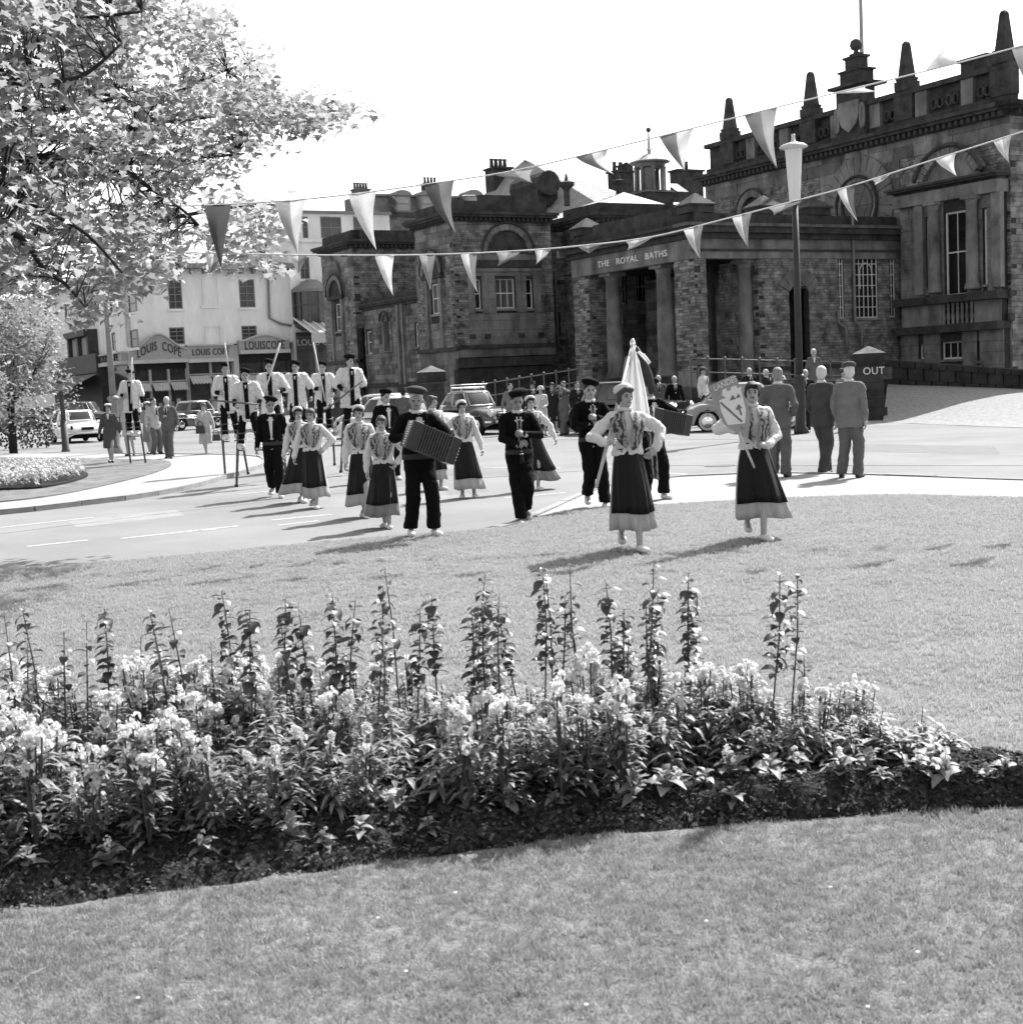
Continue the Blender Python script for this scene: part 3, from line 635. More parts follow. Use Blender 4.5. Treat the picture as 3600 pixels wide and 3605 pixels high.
for (b_, a_) in ((32.74, a_f+.5), (32.74, a_b-.45), (wB.px(2720, 760)[0], a_f+.55), (wB.px(2892, 760)[0], a_f+.55)): pyramid_block(T, b_, a_, ZB+.44, .55, .45, .26, .5)
T.part('portico_roof', MB().box(32.45, 42.72, a_f+.3, a_b+1.6, ZB-.3, ZB+.05), m_slate)
me = text_mesh('THE   ROYAL   BATHS', .36, .02, spacing=1.12, sx=1.0)
lt = obj('lettering', me, mat('cream lettering', .75, .6, var=.2, scale=20), T.e)
qa_, zA_ = wP.px(2108, 914); qb_, zB_ = wP.px(2352, 867)
wdt = max(v.co.x for v in me.vertices)-min(v.co.x for v in me.vertices); me.transform(Matrix.Diagonal((abs(qa_-qb_)/wdt, 1, 1, 1)))
lt.rotation_euler = (R(90), 0, R(-90)); P = wP.P((qa_+qb_)/2, zcap+.36, .07); lt.location = (P[0]-T.o[0], P[1]-T.o[1], P[2])
# ---- main mass, roofs, cupola
T.part('main_mass', MB().box(D0+.32, D1, 55.4, MA1-.3, 0, ZD-.3), m_mort); T.part('main_mass', MB().box(b1+.35, 42.72, 53.57, 73.16, 0, ZC-.2), m_mort); T.part('main_mass', MB().box(43.19, 61.36, 37.29, 54.99, 0, ZA-.45), m_mort)
T.part('range_mass', MB().box(D0+.8, D1, 59.24, F1, 0, ZE-.1), m_mort); T.part('range_mass', MB().box(D0+.35, bF, F0+.35, F1-.1, 0, ZD-.2), m_mort)
T.part('entrance_mass', MB().box(pier+2.35, 42.72, a_f+1.4, 53.45, 0, ZB-.35), m_mort)
def slates(name, P0, P1, P2, P3, rows, cols, m=None):    # quad with lapped slates
    P0, P1, P2, P3 = map(Vector, (P0, P1, P2, P3)); nrm = (P1-P0).cross(P3-P0).normalized()
    if nrm.z < 0: nrm = -nrm
    mb = MB().add([P0, P1, P2, P3], [(0, 1, 2, 3)]); base = T.part(name, mb, m or m_slate); mb = MB()
    for r in range(rows):
        for c in range(cols+1):
            o = .5*(r % 2); u_0 = max(0, (c-o)/cols); u_1 = min(1, (c+1-o)/cols)
            if u_1-u_0 < 1e-3: continue
            g = .06/cols; v_0 = r/rows; v_1 = min(1, (r+1.15)/rows)
            f = lambda u, v, h: P0.lerp(P1, u).lerp(P3.lerp(P2, u), v)+nrm*h
            vs = [f(u_0+g, v_0, .03), f(u_1-g, v_0, .03), f(u_1-g, v_1, .008), f(u_0+g, v_1, .008), f(u_0+g, v_0, .002), f(u_1-g, v_0, .002)]
            mb.add(vs, [(0, 1, 2, 3), (0, 4, 5, 1)])
    T.part('slate', mb, m or m_lead, base, kind='stuff'); return base
ZR0 = ZC+.3
def rz(px, py, a):
    return Wall('a', a).px(px, py)
bL0, zr_ = rz(1820, 700, 61.36); bR0, zr2 = rz(2560, 640, 61.36)
bTl, zt1 = rz(1905, 628, 70.8); bTr, zt2 = rz(2560, 618, 70.8)
bLr = rz(1800, 640, 73.16)[0]
slates('rear_roof', (bLr-3, 59, zr_-.6), (42.83, 59, zr_-.6), (42.83, 73.16, zt2+.9), (bLr+1, 73.16, zt2+.9), 26, 48)
T.part('roof_hip', MB().add([(bLr-3, 59, zr_-.6), (bLr+1, 73.16, zt2+.9), (bLr-3, 80, zr_-.6)], [(0, 1, 2)]), m_slate)
T.part('rear_mass', MB().box(bLr-2.9, 42.8, 59.1, 79, 0, zr_-.65), m_mort)
# hipped lead roof over the hall
hb0, hz0 = rz(2045, 735, 54.87); hb1, _ = rz(2315, 712, 54.87); hbt, hzt = rz(2195, 676, 57.82); z_h = zc2-.25
for tri in (((b1+.3, 53.69), (bC1, 53.69)), ((b1+.3, 61.36), (b1+.3, 53.69)), ((bC1, 53.69), (bC1, 61.36))):
    (x0, y0), (x1, y1) = tri; T.part('hip_roof', MB().add([(x0, y0, z_h), (x1, y1, z_h), (hbt, 57.82, hzt)], [(0, 1, 2)]), m_lead)
def cup(px, py0, a): return rz(px, py0, a)
ca = 59.59; cb, czb = rz(2291, 716, ca); zk = lambda y: rz(2291, y, ca)[1]
hw = abs(rz(2350, 680, ca)[0]-rz(2235, 680, ca)[0])/2*.8
cu = T.part('cupola', MB().box(cb-hw, cb+hw, ca-hw, ca+hw, zk(740)-.5, zk(683)), m_dark); T.part('base_slab', MB().box(cb-hw*1.1, cb+hw*1.1, ca-hw*1.1, ca+hw*1.1, zk(683)+.003, zk(676)), m_ash, cu)
for i in range(8):
    an = 2*math.pi*(i+.5)/8; x, y = cb+hw*.9*math.cos(an), ca+hw*.9*math.sin(an)
    T.part('cupola_column', MB().lathe((x, y, zk(676)), [(.13, 0), (.1, .1), (.09, zk(590)-zk(676)-.1), (.13, zk(590)-zk(676))], 8), m_ash, cu, smooth=True)
    if i % 2 == 0:
        an2 = an+math.pi/8; T.part('louvre_panel', MB().box(-.03, .03, -.22, .22, zk(672), zk(594), Matrix.Translation((cb+hw*.72*math.cos(an2), ca+hw*.72*math.sin(an2), 0)) @ Matrix.Rotation(an2, 4, 'Z')), m_pipe, cu)
T.part('entablature', MB().lathe((cb, ca, zk(590)), [(hw*.98, .003), (hw*.98, zk(578)-zk(590)), (hw*1.28, zk(574)-zk(590)), (hw*1.28, zk(570)-zk(590))], 16), m_ash, cu)
T.part('dome', MB().lathe((cb, ca, zk(570)), [(hw*1.2, .003), (hw*.95, (zk(562)-zk(570))), (hw*.62, (zk(551)-zk(570))), (hw*.3, zk(543)-zk(570)), (.1, zk(540)-zk(570)), (.08, zk(530)-zk(570)), (.2, zk(527)-zk(570)), (.08, zk(523)-zk(570)), (.035, zk(464)-zk(570))], 8), m_lead, cu); T.part('ball', MB().ell((cb, ca, zk(457)), .13, n=10), m_dark, cu, smooth=True)
for px_, yt, yb_, aa in ((1992, 617, 703, 60.18), (2176, 617, 682, 58.41)):
    b_, zt_ = rz(px_, yt, aa); zb_ = rz(px_, yb_, aa)[1]; H = zt_-zb_
    v = T.part('roof_ventilator', MB().lathe((b_, aa, zb_-.3), [(.16, 0), (.16, H*.42+.3), (.36, H*.55+.3), (.4, H*.58+.3), (.4, H*.68+.3), (.44, H*.7+.3), (.1, H*.78+.3), (.05, H*.98+.3), (.01, H*1.1+.3)], 10), m_dark)
# chimneys on the rear roof
def chimney(pxl, pxr, pyt, pyb, a, pots=0, dep=.9, th=T, m=None):
    b_0, zt_ = rz(pxl, pyt, a); b_1, zb_ = rz(pxr, pyb, a); ph = .55 if pots else 0
    c = th.part('chimney_stack', MB().box(b_0, b_1, a, a+dep, zb_-1.2, zt_-ph-.12), m or m_dark); th.part('chimney_cap', MB().box(b_0-.1, b_1+.1, a-.1, a+dep+.1, zt_-ph-.118, zt_-ph), m or m_dark, c)
    for i in range(pots): th.part('chimney_pot', MB().lathe((b_0+(i+.5)*(b_1-b_0)/pots, a+dep/2, zt_-ph+.002), [(.14, 0), (.11, ph*.8), (.14, ph*.82), (.14, ph)], 8), mat('clay pot', .09, .9), c, smooth=True)
chimney(1738, 1806, 552, 690, 74.34, 4, 1.2); chimney(2165, 2232, 565, 660, 71.98, 3); chimney(2200, 2230, 575, 650, 73.75, 0); chimney(2385, 2475, 562, 640, 71.98, 1)
# dormer on the rear roof
db0, dz0 = rz(1893, 688, 64.9); db1, dz1 = rz(1960, 640, 64.9)
dm = T.part('dormer', MB().box(db0, db1, 64.9, 67.85, dz0-.5, dz1), m_dark); T.part('dormer_roof', MB().tube([((db0+db1)/2, 64.66, dz1-.1), ((db0+db1)/2, 67.85, dz1-.1)], (db1-db0)*.55, 12), m_dark, dm); T.part('dormer_window', MB().box(db0+.12, db1-.12, 64.86, 64.89, dz0+.1, dz1-.15), m_glass2, dm)
for px_, py_ in ((2120, 682), (2385, 662)):
    b_, z_ = rz(px_, py_, 64.9); T.part('skylight', MB().box(b_-.35, b_+.35, -.45, .45, 0, .06, Matrix.Translation((0, 0, 0))).__class__() .add([(b_-.4, 64.43, z_-.25), (b_+.4, 64.43, z_-.25), (b_+.4, 65.49, z_+.35), (b_-.4, 65.49, z_+.35)], [(0, 1, 2, 3)]), m_glass)

fq, fz = Wall('b', 44.84).px(3034, 240); T.part('flagpole', MB().tube([(44.84, fq, ZA), (44.84, fq, ZA+9)], [.11, .07], 8), mat('grey pole paint', .3, .6), smooth=True)
# ------------------------------------------------------------------ apron, railings, gate piers beside the bath house
m_iron = mat('painted iron', .10, .5, var=.3, scale=6, spec=.4)
m_sett = mat('stone setts', .2, .95, var=.35, scale=9, bump=.6, bscale=20)
m_wallst = mat('sooty wall stone', .03, .95, var=.55, scale=1.5, bump=.5, bscale=12, island=.45)
def pier(name, px, py, h, w, label, yaw=PHI, text=None):
    g = G(px, py); e = empty(name, g, yaw, label, 'gate pier')
    hw = w/2
    obj('base', MB().box(-hw*1.18, hw*1.18, -hw*1.18, hw*1.18, 0, h*.17), m_wallst, e)
    z = h*.17+.002; n = 5; dz = (h*.74-z)/n
    for i in range(n): bevel(obj('stone', MB().box(-hw, hw, -hw, hw, z+i*dz, z+(i+1)*dz-.012), m_wallst, e), .015, 1)
    obj('neck', MB().box(-hw*.96, hw*.96, -hw*.96, hw*.96, z, h*.74-.02), m_mort, e)
    obj('cap', MB().frustum(0, 0, h*.74, h*.79, hw, hw, hw*1.25, hw*1.25).frustum(0, 0, h*.792, h*.9, hw*1.1, hw*1.1, hw*1.1, hw*1.1), m_wallst, e)
    obj('cap_pyramid', MB().frustum(0, 0, h*.902, h, hw*1.15, hw*1.15, .02, .02), m_ash, e)
    if text:
        me = text_mesh(text, .34, .012, spacing=1.05); o = obj('lettering', me, mat('pier lettering', .6, .7), e); o.rotation_euler = (R(90), 0, 0); o.location = (.0, -hw-.018, h*.66)
    return e
pier('gate_pier', 3062, 1478, 2.42, .72, 'dark stone gate pier lettered OUT with a pyramid cap', text='OUT', yaw=R(8))
pier('gate_pier', 1528, 1520, 2.55, .75, 'dark stone gate pier with pyramid cap behind the pale parked cars')
# raised apron that climbs to the wing, with the low wall on it
pA = [G(3140, 1492), G(3600, 1478), G(4300, 1470)]
def apron():
    n1, n2 = 26, 14; vs = []
    for j in range(n2+1):
        v = j/n2
        for i in range(n1+1):
            u = i/n1; a = G(3105+u*1500, 1487+u*60); Yb = 53.5-u*14
            bpt = atY(3125+u*1500, 1352+u*50, Yb); p = a.lerp(bpt, v); z = bpt.z*(v*v*(3-2*v))+.006
            vs.append((p.x, p.y, z+.015*noise.noise((p.x, p.y, 0))))
    fs = [(j*(n1+1)+i, j*(n1+1)+i+1, (j+1)*(n1+1)+i+1, (j+1)*(n1+1)+i) for j in range(n2) for i in range(n1)]
    o = obj('driveway', MB().add(vs, fs), m_sett, smooth=True); return tag(o, kind='structure')
dw = apron()
def low_wall():
    e = empty('boundary_wall', G(3140, 1487), 0, 'low sooty stone wall running right from the OUT pier', 'wall'); o = e.location
    N = 16
    for i in range(N):
        for r in range(3):
            u_a, u_b = .6*(i/N+(r % 2)*.5/N), .6*((i+1)/N+(r % 2)*.5/N); pts = []
            for u in (u_a+.002, u_b-.002):
                Yb = 53.4-u*14; lo = atY(3118+u*1500, 1352+u*50, Yb); hi = atY(3118+u*1500, 1266+u*105, Yb)
                z0 = lo.z-.25; zr = [z0+(hi.z-z0)*k for k in ((0, .38, .78, 1)[r], (0, .38, .78, 1)[r+1])]
                pts.append((lo, zr))
            d = (pts[1][0]-pts[0][0]); nrm = Vector((-d.y, d.x, 0)).normalized(); t = .34 if r == 2 else .26
            vs = []
            for (p, zr) in pts:
                for s in (-t*.5-rnd.uniform(0, .02), t*.5):
                    for k, zz in enumerate(zr): vs.append((p.x+nrm.x*s-o.x, p.y+nrm.y*s-o.y, zz+(.006 if k == 0 else -.006)))
            obj('stone' if r < 2 else 'coping_stone', MB().add(vs, [(0, 1, 3, 2), (4, 6, 7, 5), (0, 4, 5, 1), (2, 3, 7, 6), (1, 5, 7, 3), (0, 2, 6, 4)]), m_wallst, e)
low_wall()
def railing(pts, h, label, n):
    """pts: list of (px,py) of rail top at each end and distance"""
    P = [atY(x, y, Y) for x, y, Y in pts]; e = empty('railing', (P[0].x, P[0].y, 0), 0, label, 'railing'); o = e.location
    for i in range(n+1):
        p = P[0].lerp(P[1], i/n)-o
        obj('post', MB().tube([(p.x, p.y, 0), (p.x, p.y, p.z)], .03, 6), m_iron, e); obj('ball', MB().ell((p.x, p.y, p.z+.05), .055, n=8, m=6), m_iron, e, smooth=True)
    for k in (0, .48): obj('rail', MB().tube([P[0]-o-Vector((0, 0, k)), P[1]-o-Vector((0, 0, k))], .026, 6), m_iron, e)
railing(((2430, 1262, 50), (2985, 1275, 48.6)), 1.0, 'iron railing with ball posts between the porch and the OUT pier', 9)
railing(((1700, 1352, 53.5), (2046, 1297, 51.5)), 1.0, 'sloping iron railing climbing towards the porch behind the spectators', 8)

def terrace(pts, name='terrace'):
    vs = []
    for p in pts: vs += [(p[0].x, p[0].y, 0), (p[0].x, p[0].y, p[1])]
    n = len(pts); fs = [(2*i, 2*((i+1) % n), 2*((i+1) % n)+1, 2*i+1) for i in range(n)]+[tuple(2*i+1 for i in range(n))]
    return tag(obj(name, MB().add(vs, fs), m_wallst), kind='structure')
BA = lambda b, a: VX*b+UX*a
tp = [atY(2430, 1262, 49.9), atY(2985, 1275, 48.5)]
terrace([(tp[0], tp[0].z-1.05), (tp[1], tp[1].z-1.05), (BA(41.5, 42.2), 1.2), (BA(31.8, 42.2), 1.2)])
tp = [atY(1700, 1352, 53.4), atY(2046, 1297, 51.4)]
terrace([(tp[0], tp[0].z-1.0), (tp[1], tp[1].z-1.0), (BA(31.8, 48), 1.2), (BA(28.8, 54.3), .6)])
# ------------------------------------------------------------------ the town behind
m_stucco = mat('white painted stucco', .72, .9, var=.16, scale=.9, bump=.1, bscale=30, stretch=(1, 1, .35))
m_stucco2 = mat('cream render', .45, .9, var=.15, scale=.8)
m_shop = mat('shopfront paint', .34, .6, var=.12, scale=3)
m_shopd = mat('dark shop paint', .05, .6, var=.3, scale=3)
m_wfr = mat('dull window frame', .2, .7, var=.2, scale=5)
m_gl3 = mat('grey window glass', .05, .12, var=.5, scale=1.2, spec=.6)
m_let = mat('grey shop lettering', .05, .7)
SH = Thing('shop_building', 26.9, 105.4, 'white stuccoed corner building with arched shop fascias lettered LOUIS COPE', 'building'); T2 = SH
wG = Wall('a', 105.4); wGl = Wall('b', 26.9)
qc0 = 26.9; qe = wG.px(1030, 1100)[0]; ZG = zb(wG, 740, 945)
def win2(T, w, h, nx=2, nz=2, sill=True, hood=False, m=None, glass=None):
    mb = MB(); q0, q1, z0, z1 = h; fw = .09
    for r in ((q0, q0+fw, z0, z1), (q1-fw, q1, z0, z1), (q0+fw, q1-fw, z0, z0+fw), (q0+fw, q1-fw, z1-fw, z1)): w.box(mb, *r, -.14, -.05)
    win = T.part('window', mb, m or m_wfr)
    for i in range(1, nx): m2 = MB(); q = q0+(q1-q0)*i/nx; w.box(m2, q-.03, q+.03, z0+fw, z1-fw, -.13, -.06); T.part('glazing_bar', m2, m or m_wfr, win)
    for i in range(1, nz): m2 = MB(); z = z0+(z1-z0)*i/nz; w.box(m2, q0+fw, q1-fw, z-.03, z+.03, -.131, -.061); T.part('glazing_bar', m2, m or m_wfr, win)
    m2 = MB(); w.box(m2, q0+.02, q1-.02, z0+.02, z1-.02, -.13, -.11); T.part('pane', m2, glass or m_gl3, win)
    if sill: m2 = MB(); w.box(m2, q0-.15, q1+.15, z0-.18, z0-.004, -.1, .12); T.part('sill', m2, m_stucco, win)
def plain(T, w, q0, q1, z0, z1, holes, m, name='wall', back=.35):
    mb = MB()
    for r in minus(q0, q1, z0, z1, holes): w.box(mb, *r, -back, 0)
    T.part(name, mb, m)
hG = [hole_px(wG, 842, 983, 897, 1082), hole_px(wG, 592, 985, 641, 1087), hole_px(wG, 596, 1152, 650, 1212), hole_px(wG, 850, 1146, 905, 1200), ]
zf = zb(wG, 700, 1214)
plain(T2, wG, qc0, qe, zf, ZG, hG, m_stucco)
for h in hG: win2(T2, wG, h, 2, 4)
for bx in ((712, 980, 768, 1075), (722, 1150, 778, 1208)):          # blind windows
    q0, q1, z0, z1 = hole_px(wG, *bx); mb = MB()
    for r in ((q0, q0+.08, z0, z1), (q1-.08, q1, z0, z1), (q0, q1, z1, z1+.08), (q0-.2, q1+.2, z0-.2, z0)): wG.box(mb, *r, 0, .07)
    T2.part('blind_window', mb, m_stucco)
mb = MB(); wG.box(mb, qc0-.5, qe+.2, ZG, ZG+.35, -.3, .7); T2.part('eaves', mb, m_wfr)
for i in range(14):
    q = qc0+.3+i*(qe-qc0-.5)/13; mb = MB(); wG.box(mb, q-.12, q+.12, ZG-.4, ZG-.004, 0, .6); T2.part('bracket', mb, m_wfr)
T2.part('roof', MB().add([(qc0-.5, 104.7, ZG+.352), (qe, 104.7, ZG+.352), (qe, 112, ZG+1.4), (qc0+3, 112, ZG+1.4), (qc0-.5, 165, ZG+.352), (qc0+3, 165, ZG+1.4)], [(0, 1, 2, 3), (0, 3, 5, 4)]), m_slate)
T2.part('wall_core', MB().box(qc0+.36, qe-.1, 105.8, 168, 0, ZG-.2), m_mort)
# left (street) face running away
hl = [hole_px(wGl, 449, 1035, 475, 1100), hole_px(wGl, 389, 1170, 407, 1235), hole_px(wGl, 456, 1160, 481, 1225), hole_px(wGl, 156, 1080, 178, 1150), hole_px(wGl, 102, 1085, 122, 1150), hole_px(wGl, 226, 1060, 243, 1120), hole_px(wGl, 40, 1090, 58, 1150), hole_px(wGl, 250, 1195, 258, 1280), hole_px(wGl, 385, 1050, 403, 1105), hole_px(wGl, 330, 1060, 345, 1110)]
plain(T2, wGl, 105.4, 168, 0, ZG, hl, m_stucco)
for h in hl: win2(T2, wGl, h, 1, 2)
mb = MB(); wGl.box(mb, 105, 168, ZG+.004, ZG+.34, -.3, .65); T2.part('eaves', mb, m_wfr)
# dark framed projecting bay on the street face
b0 = hole_px(wGl, 275, 1180, 345, 1305); w_b = Wall('b', 26.1)
mb = MB(); w_b.box(mb, b0[0], b0[1], b0[2]-.2, b0[2]+.15, -.8, 0); w_b.box(mb, b0[0]-.3, b0[1]+.3, b0[3]-.15, b0[3]+.35, -.8, .3)
for q in (b0[0], (b0[0]+b0[1])/2, b0[1]): w_b.box(mb, q-.28, q+.28, b0[2]+.152, b0[3]-.152, -.8, .02)
bay = T2.part('bay_window', mb, m_shopd); mb = MB(); w_b.box(mb, b0[0]+.1, b0[1]-.1, b0[2]+.2, b0[3]-.2, -.5, -.3); T2.part('pane', mb, mat('net curtain', .3, .8, var=.2, scale=2, stretch=(4, 4, .3)), bay)
# shop fascias: street face panel, arched corner panel, straight panel, end panel
def fascia(T, w, q0, q1, z0, z1, rise, txt, size, d=.55, part='fascia'):
    N = 16; top = []
    for i in range(N+1):
        t = i/N; top.append((q0+(q1-q0)*t, z1+rise*(.5-.5*math.cos(2*math.pi*t))))
    vs = [w.P(q, z0, dd) for dd in (0, d) for q, _ in top]+[w.P(q, z, dd) for dd in (0, d) for q, z in top]; n = N+1; fs = []
    for i in range(N): fs += [(n+i, n+i+1, 3*n+i+1, 3*n+i), (2*n+i, 3*n+i, 3*n+i+1, 2*n+i+1), (i, 2*n+i, 2*n+i+1, i+1), (n+i, i, i+1, n+i+1)]
    fs += [(0, n, 3*n, 2*n), (n-1, 3*n-1, 4*n-1, 2*n-1)]
    f = T.part(part, MB().add(vs, fs), m_shop)
    T.part('moulding', MB().tube([w.P(q, z+.05, d*.5+.1) for q, z in top], (.09, d*.5+.12), 6, up=(0, 0, 1)), m_stucco2, f)
    mb = MB(); w.box(mb, q0, q1, z0-.28, z0-.003, 0, d+.2); T.part('moulding', mb, m_stucco2, f)
    if txt:
        me = text_mesh(txt, size, .03, spacing=1.1); wd = max(v.co.x for v in me.vertices)-min(v.co.x for v in me.vertices); tgt = (q1-q0)*.78
        me.transform(Matrix.Diagonal((tgt/wd, 1, 1, 1)))
        if rise > .6:
            for v in me.vertices: v.co.y += rise*.55*(.5+.5*math.cos(2*math.pi*v.co.x/(q1-q0)))
        o = obj('lettering', me, m_let, T.e); o.rotation_euler = (R(90), 0, R(-90) if w.axis == 'b' else 0)
        P = w.P((q0+q1)/2, z0+(z1-z0)*.5, d+.035); o.location = (P[0]-T.o[0], P[1]-T.o[1], P[2])
zf0, zf1 = zb(wG, 740, 1262), zb(wG, 740, 1218)
qx = [wG.px(x, 1240)[0] for x in (487, 651, 815, 835, 1012)]
fascia(T2, wG, qc0+.05, qx[1]-.02, zb(wG, 570, 1265), zb(wG, 570, 1232), 1.15, 'LOUIS  COPÉ', .95)
fascia(T2, wG, qx[1], qx[2], zf0, zf1, .0, 'LOUIS COPÉ', .72)
fascia(T2, wG, qx[3], qx[4], zb(wG, 920, 1232), zb(wG, 920, 1202), .45, 'LOUISCOPÉ', .9)
ql = [wGl.px(x, 1260)[0] for x in (484, 366)]
fascia(T2, wGl, 105.45, ql[1], zb(wGl, 430, 1272), zb(wGl, 430, 1245), .0, 'LOUIS COPÉ', .8)
# shop windows, awning valances, stall risers under the fascias
def shopfront(T, w, q0, q1, z1, n, aw=True, dark=False):
    mb = MB(); w.box(mb, q0, q1, 0, .5, -.1, .1); T.part('stall_riser', mb, m_shop); mb = MB(); w.box(mb, q0, q1, .5, z1, -.2, -.15); T.part('shop_window', mb, m_gl3)
    for i in range(n+1): q = q0+(q1-q0)*i/n; mb = MB(); w.box(mb, q-.09, q+.09, 0, z1, -.1, .14); T.part('shop_pillar', mb, m_shop if not dark else m_shopd)
    mb = MB(); w.box(mb, q0, q1, z1-.95, z1-.85, -.1, .08); T.part('transom', mb, m_shop)
    for i in range(n*3): q = q0+(q1-q0)*(i+.5)/(n*3); mb = MB(); w.box(mb, q-.1*(q1-q0)/n, q+.1*(q1-q0)/n, .6, rnd.uniform(1.3, 2.0), -.14, -.12); T.part('goods', mb, mat('window goods %d' % (i % 4), (.3, .08, .2, .5)[i % 4], .8), None, kind='stuff')
    if aw:
        for k in range(n):
            qa, qb = q0+(q1-q0)*k/n+.1, q0+(q1-q0)*(k+1)/n-.1; N = 12; vs = []
            for i in range(N+1): q = qa+(qb-qa)*i/N; vs += [w.P(q, z1-1.0, .1), w.P(q, z1-1.55-.12*abs(math.sin(i*1.57)), .75)]
            T.part('awning', MB().add(vs, [(2*i, 2*i+2, 2*i+3, 2*i+1) for i in range(N)]), m_stucco2)
shopfront(T2, wG, qc0+.1, qx[1], zb(wG, 570, 1300), 3); shopfront(T2, wG, qx[1]+.1, qx[2], zf0-.28, 2); shopfront(T2, wG, qx[3], qx[4], zf0-.4, 2, dark=True)
mb = MB(); wG.box(mb, qx[2]+.02, qx[3]-.02, 0, zf1, -.1, .3); T2.part('shop_pillar', mb, m_stucco2)
mb = MB(); wGl.box(mb, 105.5, ql[1], 0, zb(wGl, 430, 1290), .0, .12); T2.part('shop_window', mb, m_gl3)
# dark shop further along the street face, with its awning
ds = hole_px(wGl, 215, 1310, 385, 1420); mb = MB(); wGl.box(mb, ds[0], ds[1], 0, ds[3]+.2, .0, .6); T2.part('dark_shopfront', mb, m_shopd)
mb = MB(); wGl.box(mb, ds[0], ds[1], ds[3]-.2, ds[3]+1.3, .602, .9); T2.part('dark_fascia', mb, m_shopd)
vs = [wGl.P(ds[0], ds[3]-.3, .9), wGl.P(ds[1], ds[3]-.3, .9), wGl.P(ds[1], ds[3]-1.5, 2.9), wGl.P(ds[0], ds[3]-1.3, 2.9), wGl.P(ds[0], ds[3]-1.6, 2.9), wGl.P(ds[1], ds[3]-1.8, 2.9)]
T2.part('awning', MB().add(vs, [(0, 1, 2, 3), (3, 2, 5, 4)]), mat('grey awning cloth', .16, .9, var=.2, scale=3))
# downpipe
T2.part('drainpipe', MB().tube([wG.P(*wG.px(x, y), .15) for x, y in ((941, 950), (946, 1120), (985, 1140), (1040, 1150))], .1, 6), m_wfr, smooth=True)
# ---- taller white block with attic storey, its oriel and glass canopy
AT = Thing('attic_block', 40, 104.5, 'pale rendered block with a glazed attic storey and a bow oriel above a canopy', 'building'); T3 = AT
wH = Wall('a', 105); h0, h1 = wH.px(1022, 1000)[0], wH.px(1215, 1000)[0]; h2 = wH.px(1372, 800)[0]
ZH = zb(wH, 1150, 752); ZH2 = zb(wH, 1150, 848)
hH = [hole_px(wH, 1056, 905, 1090, 982)]
plain(T3, wH, h0, h2, 0, ZH2, hH, m_stucco); win2(T3, wH, hH[0], 2, 2)
ha = [hole_px(wH, 1064, 762, 1084, 838), hole_px(wH, 1128, 762, 1202, 838), hole_px(wH, 1244, 762, 1312, 838)]
plain(T3, wH, h0+.5, h2, ZH2, ZH, ha, m_stucco)
for h, k in zip(ha, (1, 2, 2)): win2(T3, wH, h, k, 2, sill=False)
mb = MB(); wH.box(mb, h0+.2, h2+.1, ZH+.003, ZH+.22, -.3, .25); T3.part('eaves', mb, m_wfr); mb = MB(); wH.box(mb, h0-.2, h2+.1, ZH2-.1, ZH2+.1, 0, .25); T3.part('string_course', mb, m_stucco)
T3.part('wall_core', MB().box(h0+.4, h2-.05, 105.4, 114.5, 0, ZH-.1), m_stucco2); T3.part('side_wall', MB().box(h0, h0+.38, 105.36, 114.5, 0, ZH2), m_stucco)
# oriel
oq0, oq1 = wH.px(1030, 1050)[0], wH.px(1160, 1050)[0]; om = (oq0+oq1)/2; orr = (oq1-oq0)/2
zO = [zb(wH, 1090, y) for y in (1150, 1140, 1075, 1030, 1022, 985)]
m_or = mat('brown oriel paint', .1, .7, var=.3, scale=4)
orl = T3.part('oriel', MB().lathe((om, 104.9, zO[0]-.3), [(orr*.6, 0), (orr, .3), (orr, zO[1]-zO[0]+.3)], 12), m_or)
T3.part('oriel_glass', MB().lathe((om, 104.9, zO[1]), [(orr*.93, .003), (orr*.93, zO[3]-zO[1])], 12), m_gl3, orl)
T3.part('oriel_roof', MB().lathe((om, 104.9, zO[3]), [(orr*1.08, .003), (orr*1.08, .25), (orr*.8, zO[5]-zO[3]-.5), (orr*.3, zO[5]-zO[3])], 12), mat('lead dome', .2, .7, var=.2, scale=3), orl)
for i in range(12):
    a = 2*math.pi*i/12; x, y = om+orr*math.cos(a), 104.9+orr*math.sin(a)
    if y < 105: T3.part('mullion', MB().tube([(x, y, zO[1]), (x, y, zO[3])], .11, 6), m_or, orl)
for k in (2,): T3.part('transom', MB().lathe((om, 104.9, zO[k]-.06), [(orr*.98, 0), (orr*1.0, .06), (orr*.98, .12)], 12), m_or, orl)
cz = zb(wH, 1100, 1160); cq0, cq1 = wH.px(1030, 1180)[0], wH.px(1165, 1180)[0]
T3.part('canopy', MB().add([(cq0, 104.7, cz+.9), (cq1+1, 104.7, cz+.9), (cq1+1, 101, cz-.4), (cq0, 101, cz-.4), (cq0, 101, cz-1.2), (cq1+1, 101, cz-1.2)], [(0, 1, 2, 3), (3, 2, 5, 4)]), mat('canopy glass', .4, .4, var=.2, scale=2))
for i in range(8): q = cq0+(cq1+1-cq0)*i/7; T3.part('canopy_rib', MB().tube([(q, 104.7, cz+.95), (q, 101, cz-.35)], .07, 5), m_stucco)
for i in range(4): q = cq0+.3+(cq1-cq0)*i/3; T3.part('canopy_post', MB().tube([(q, 101.1, 0), (q, 101.1, cz-.4)], .08, 6), m_wfr)
T3.part('shop_window', MB().box(cq0+.1, cq1+1, 104.5, 104.6, 0, cz-.2), m_gl3); T3.part('side_fascia', MB().box(cq0+.1, cq1+1, 104.2, 104.48, cz-1.6, cz-.5), m_shopd)
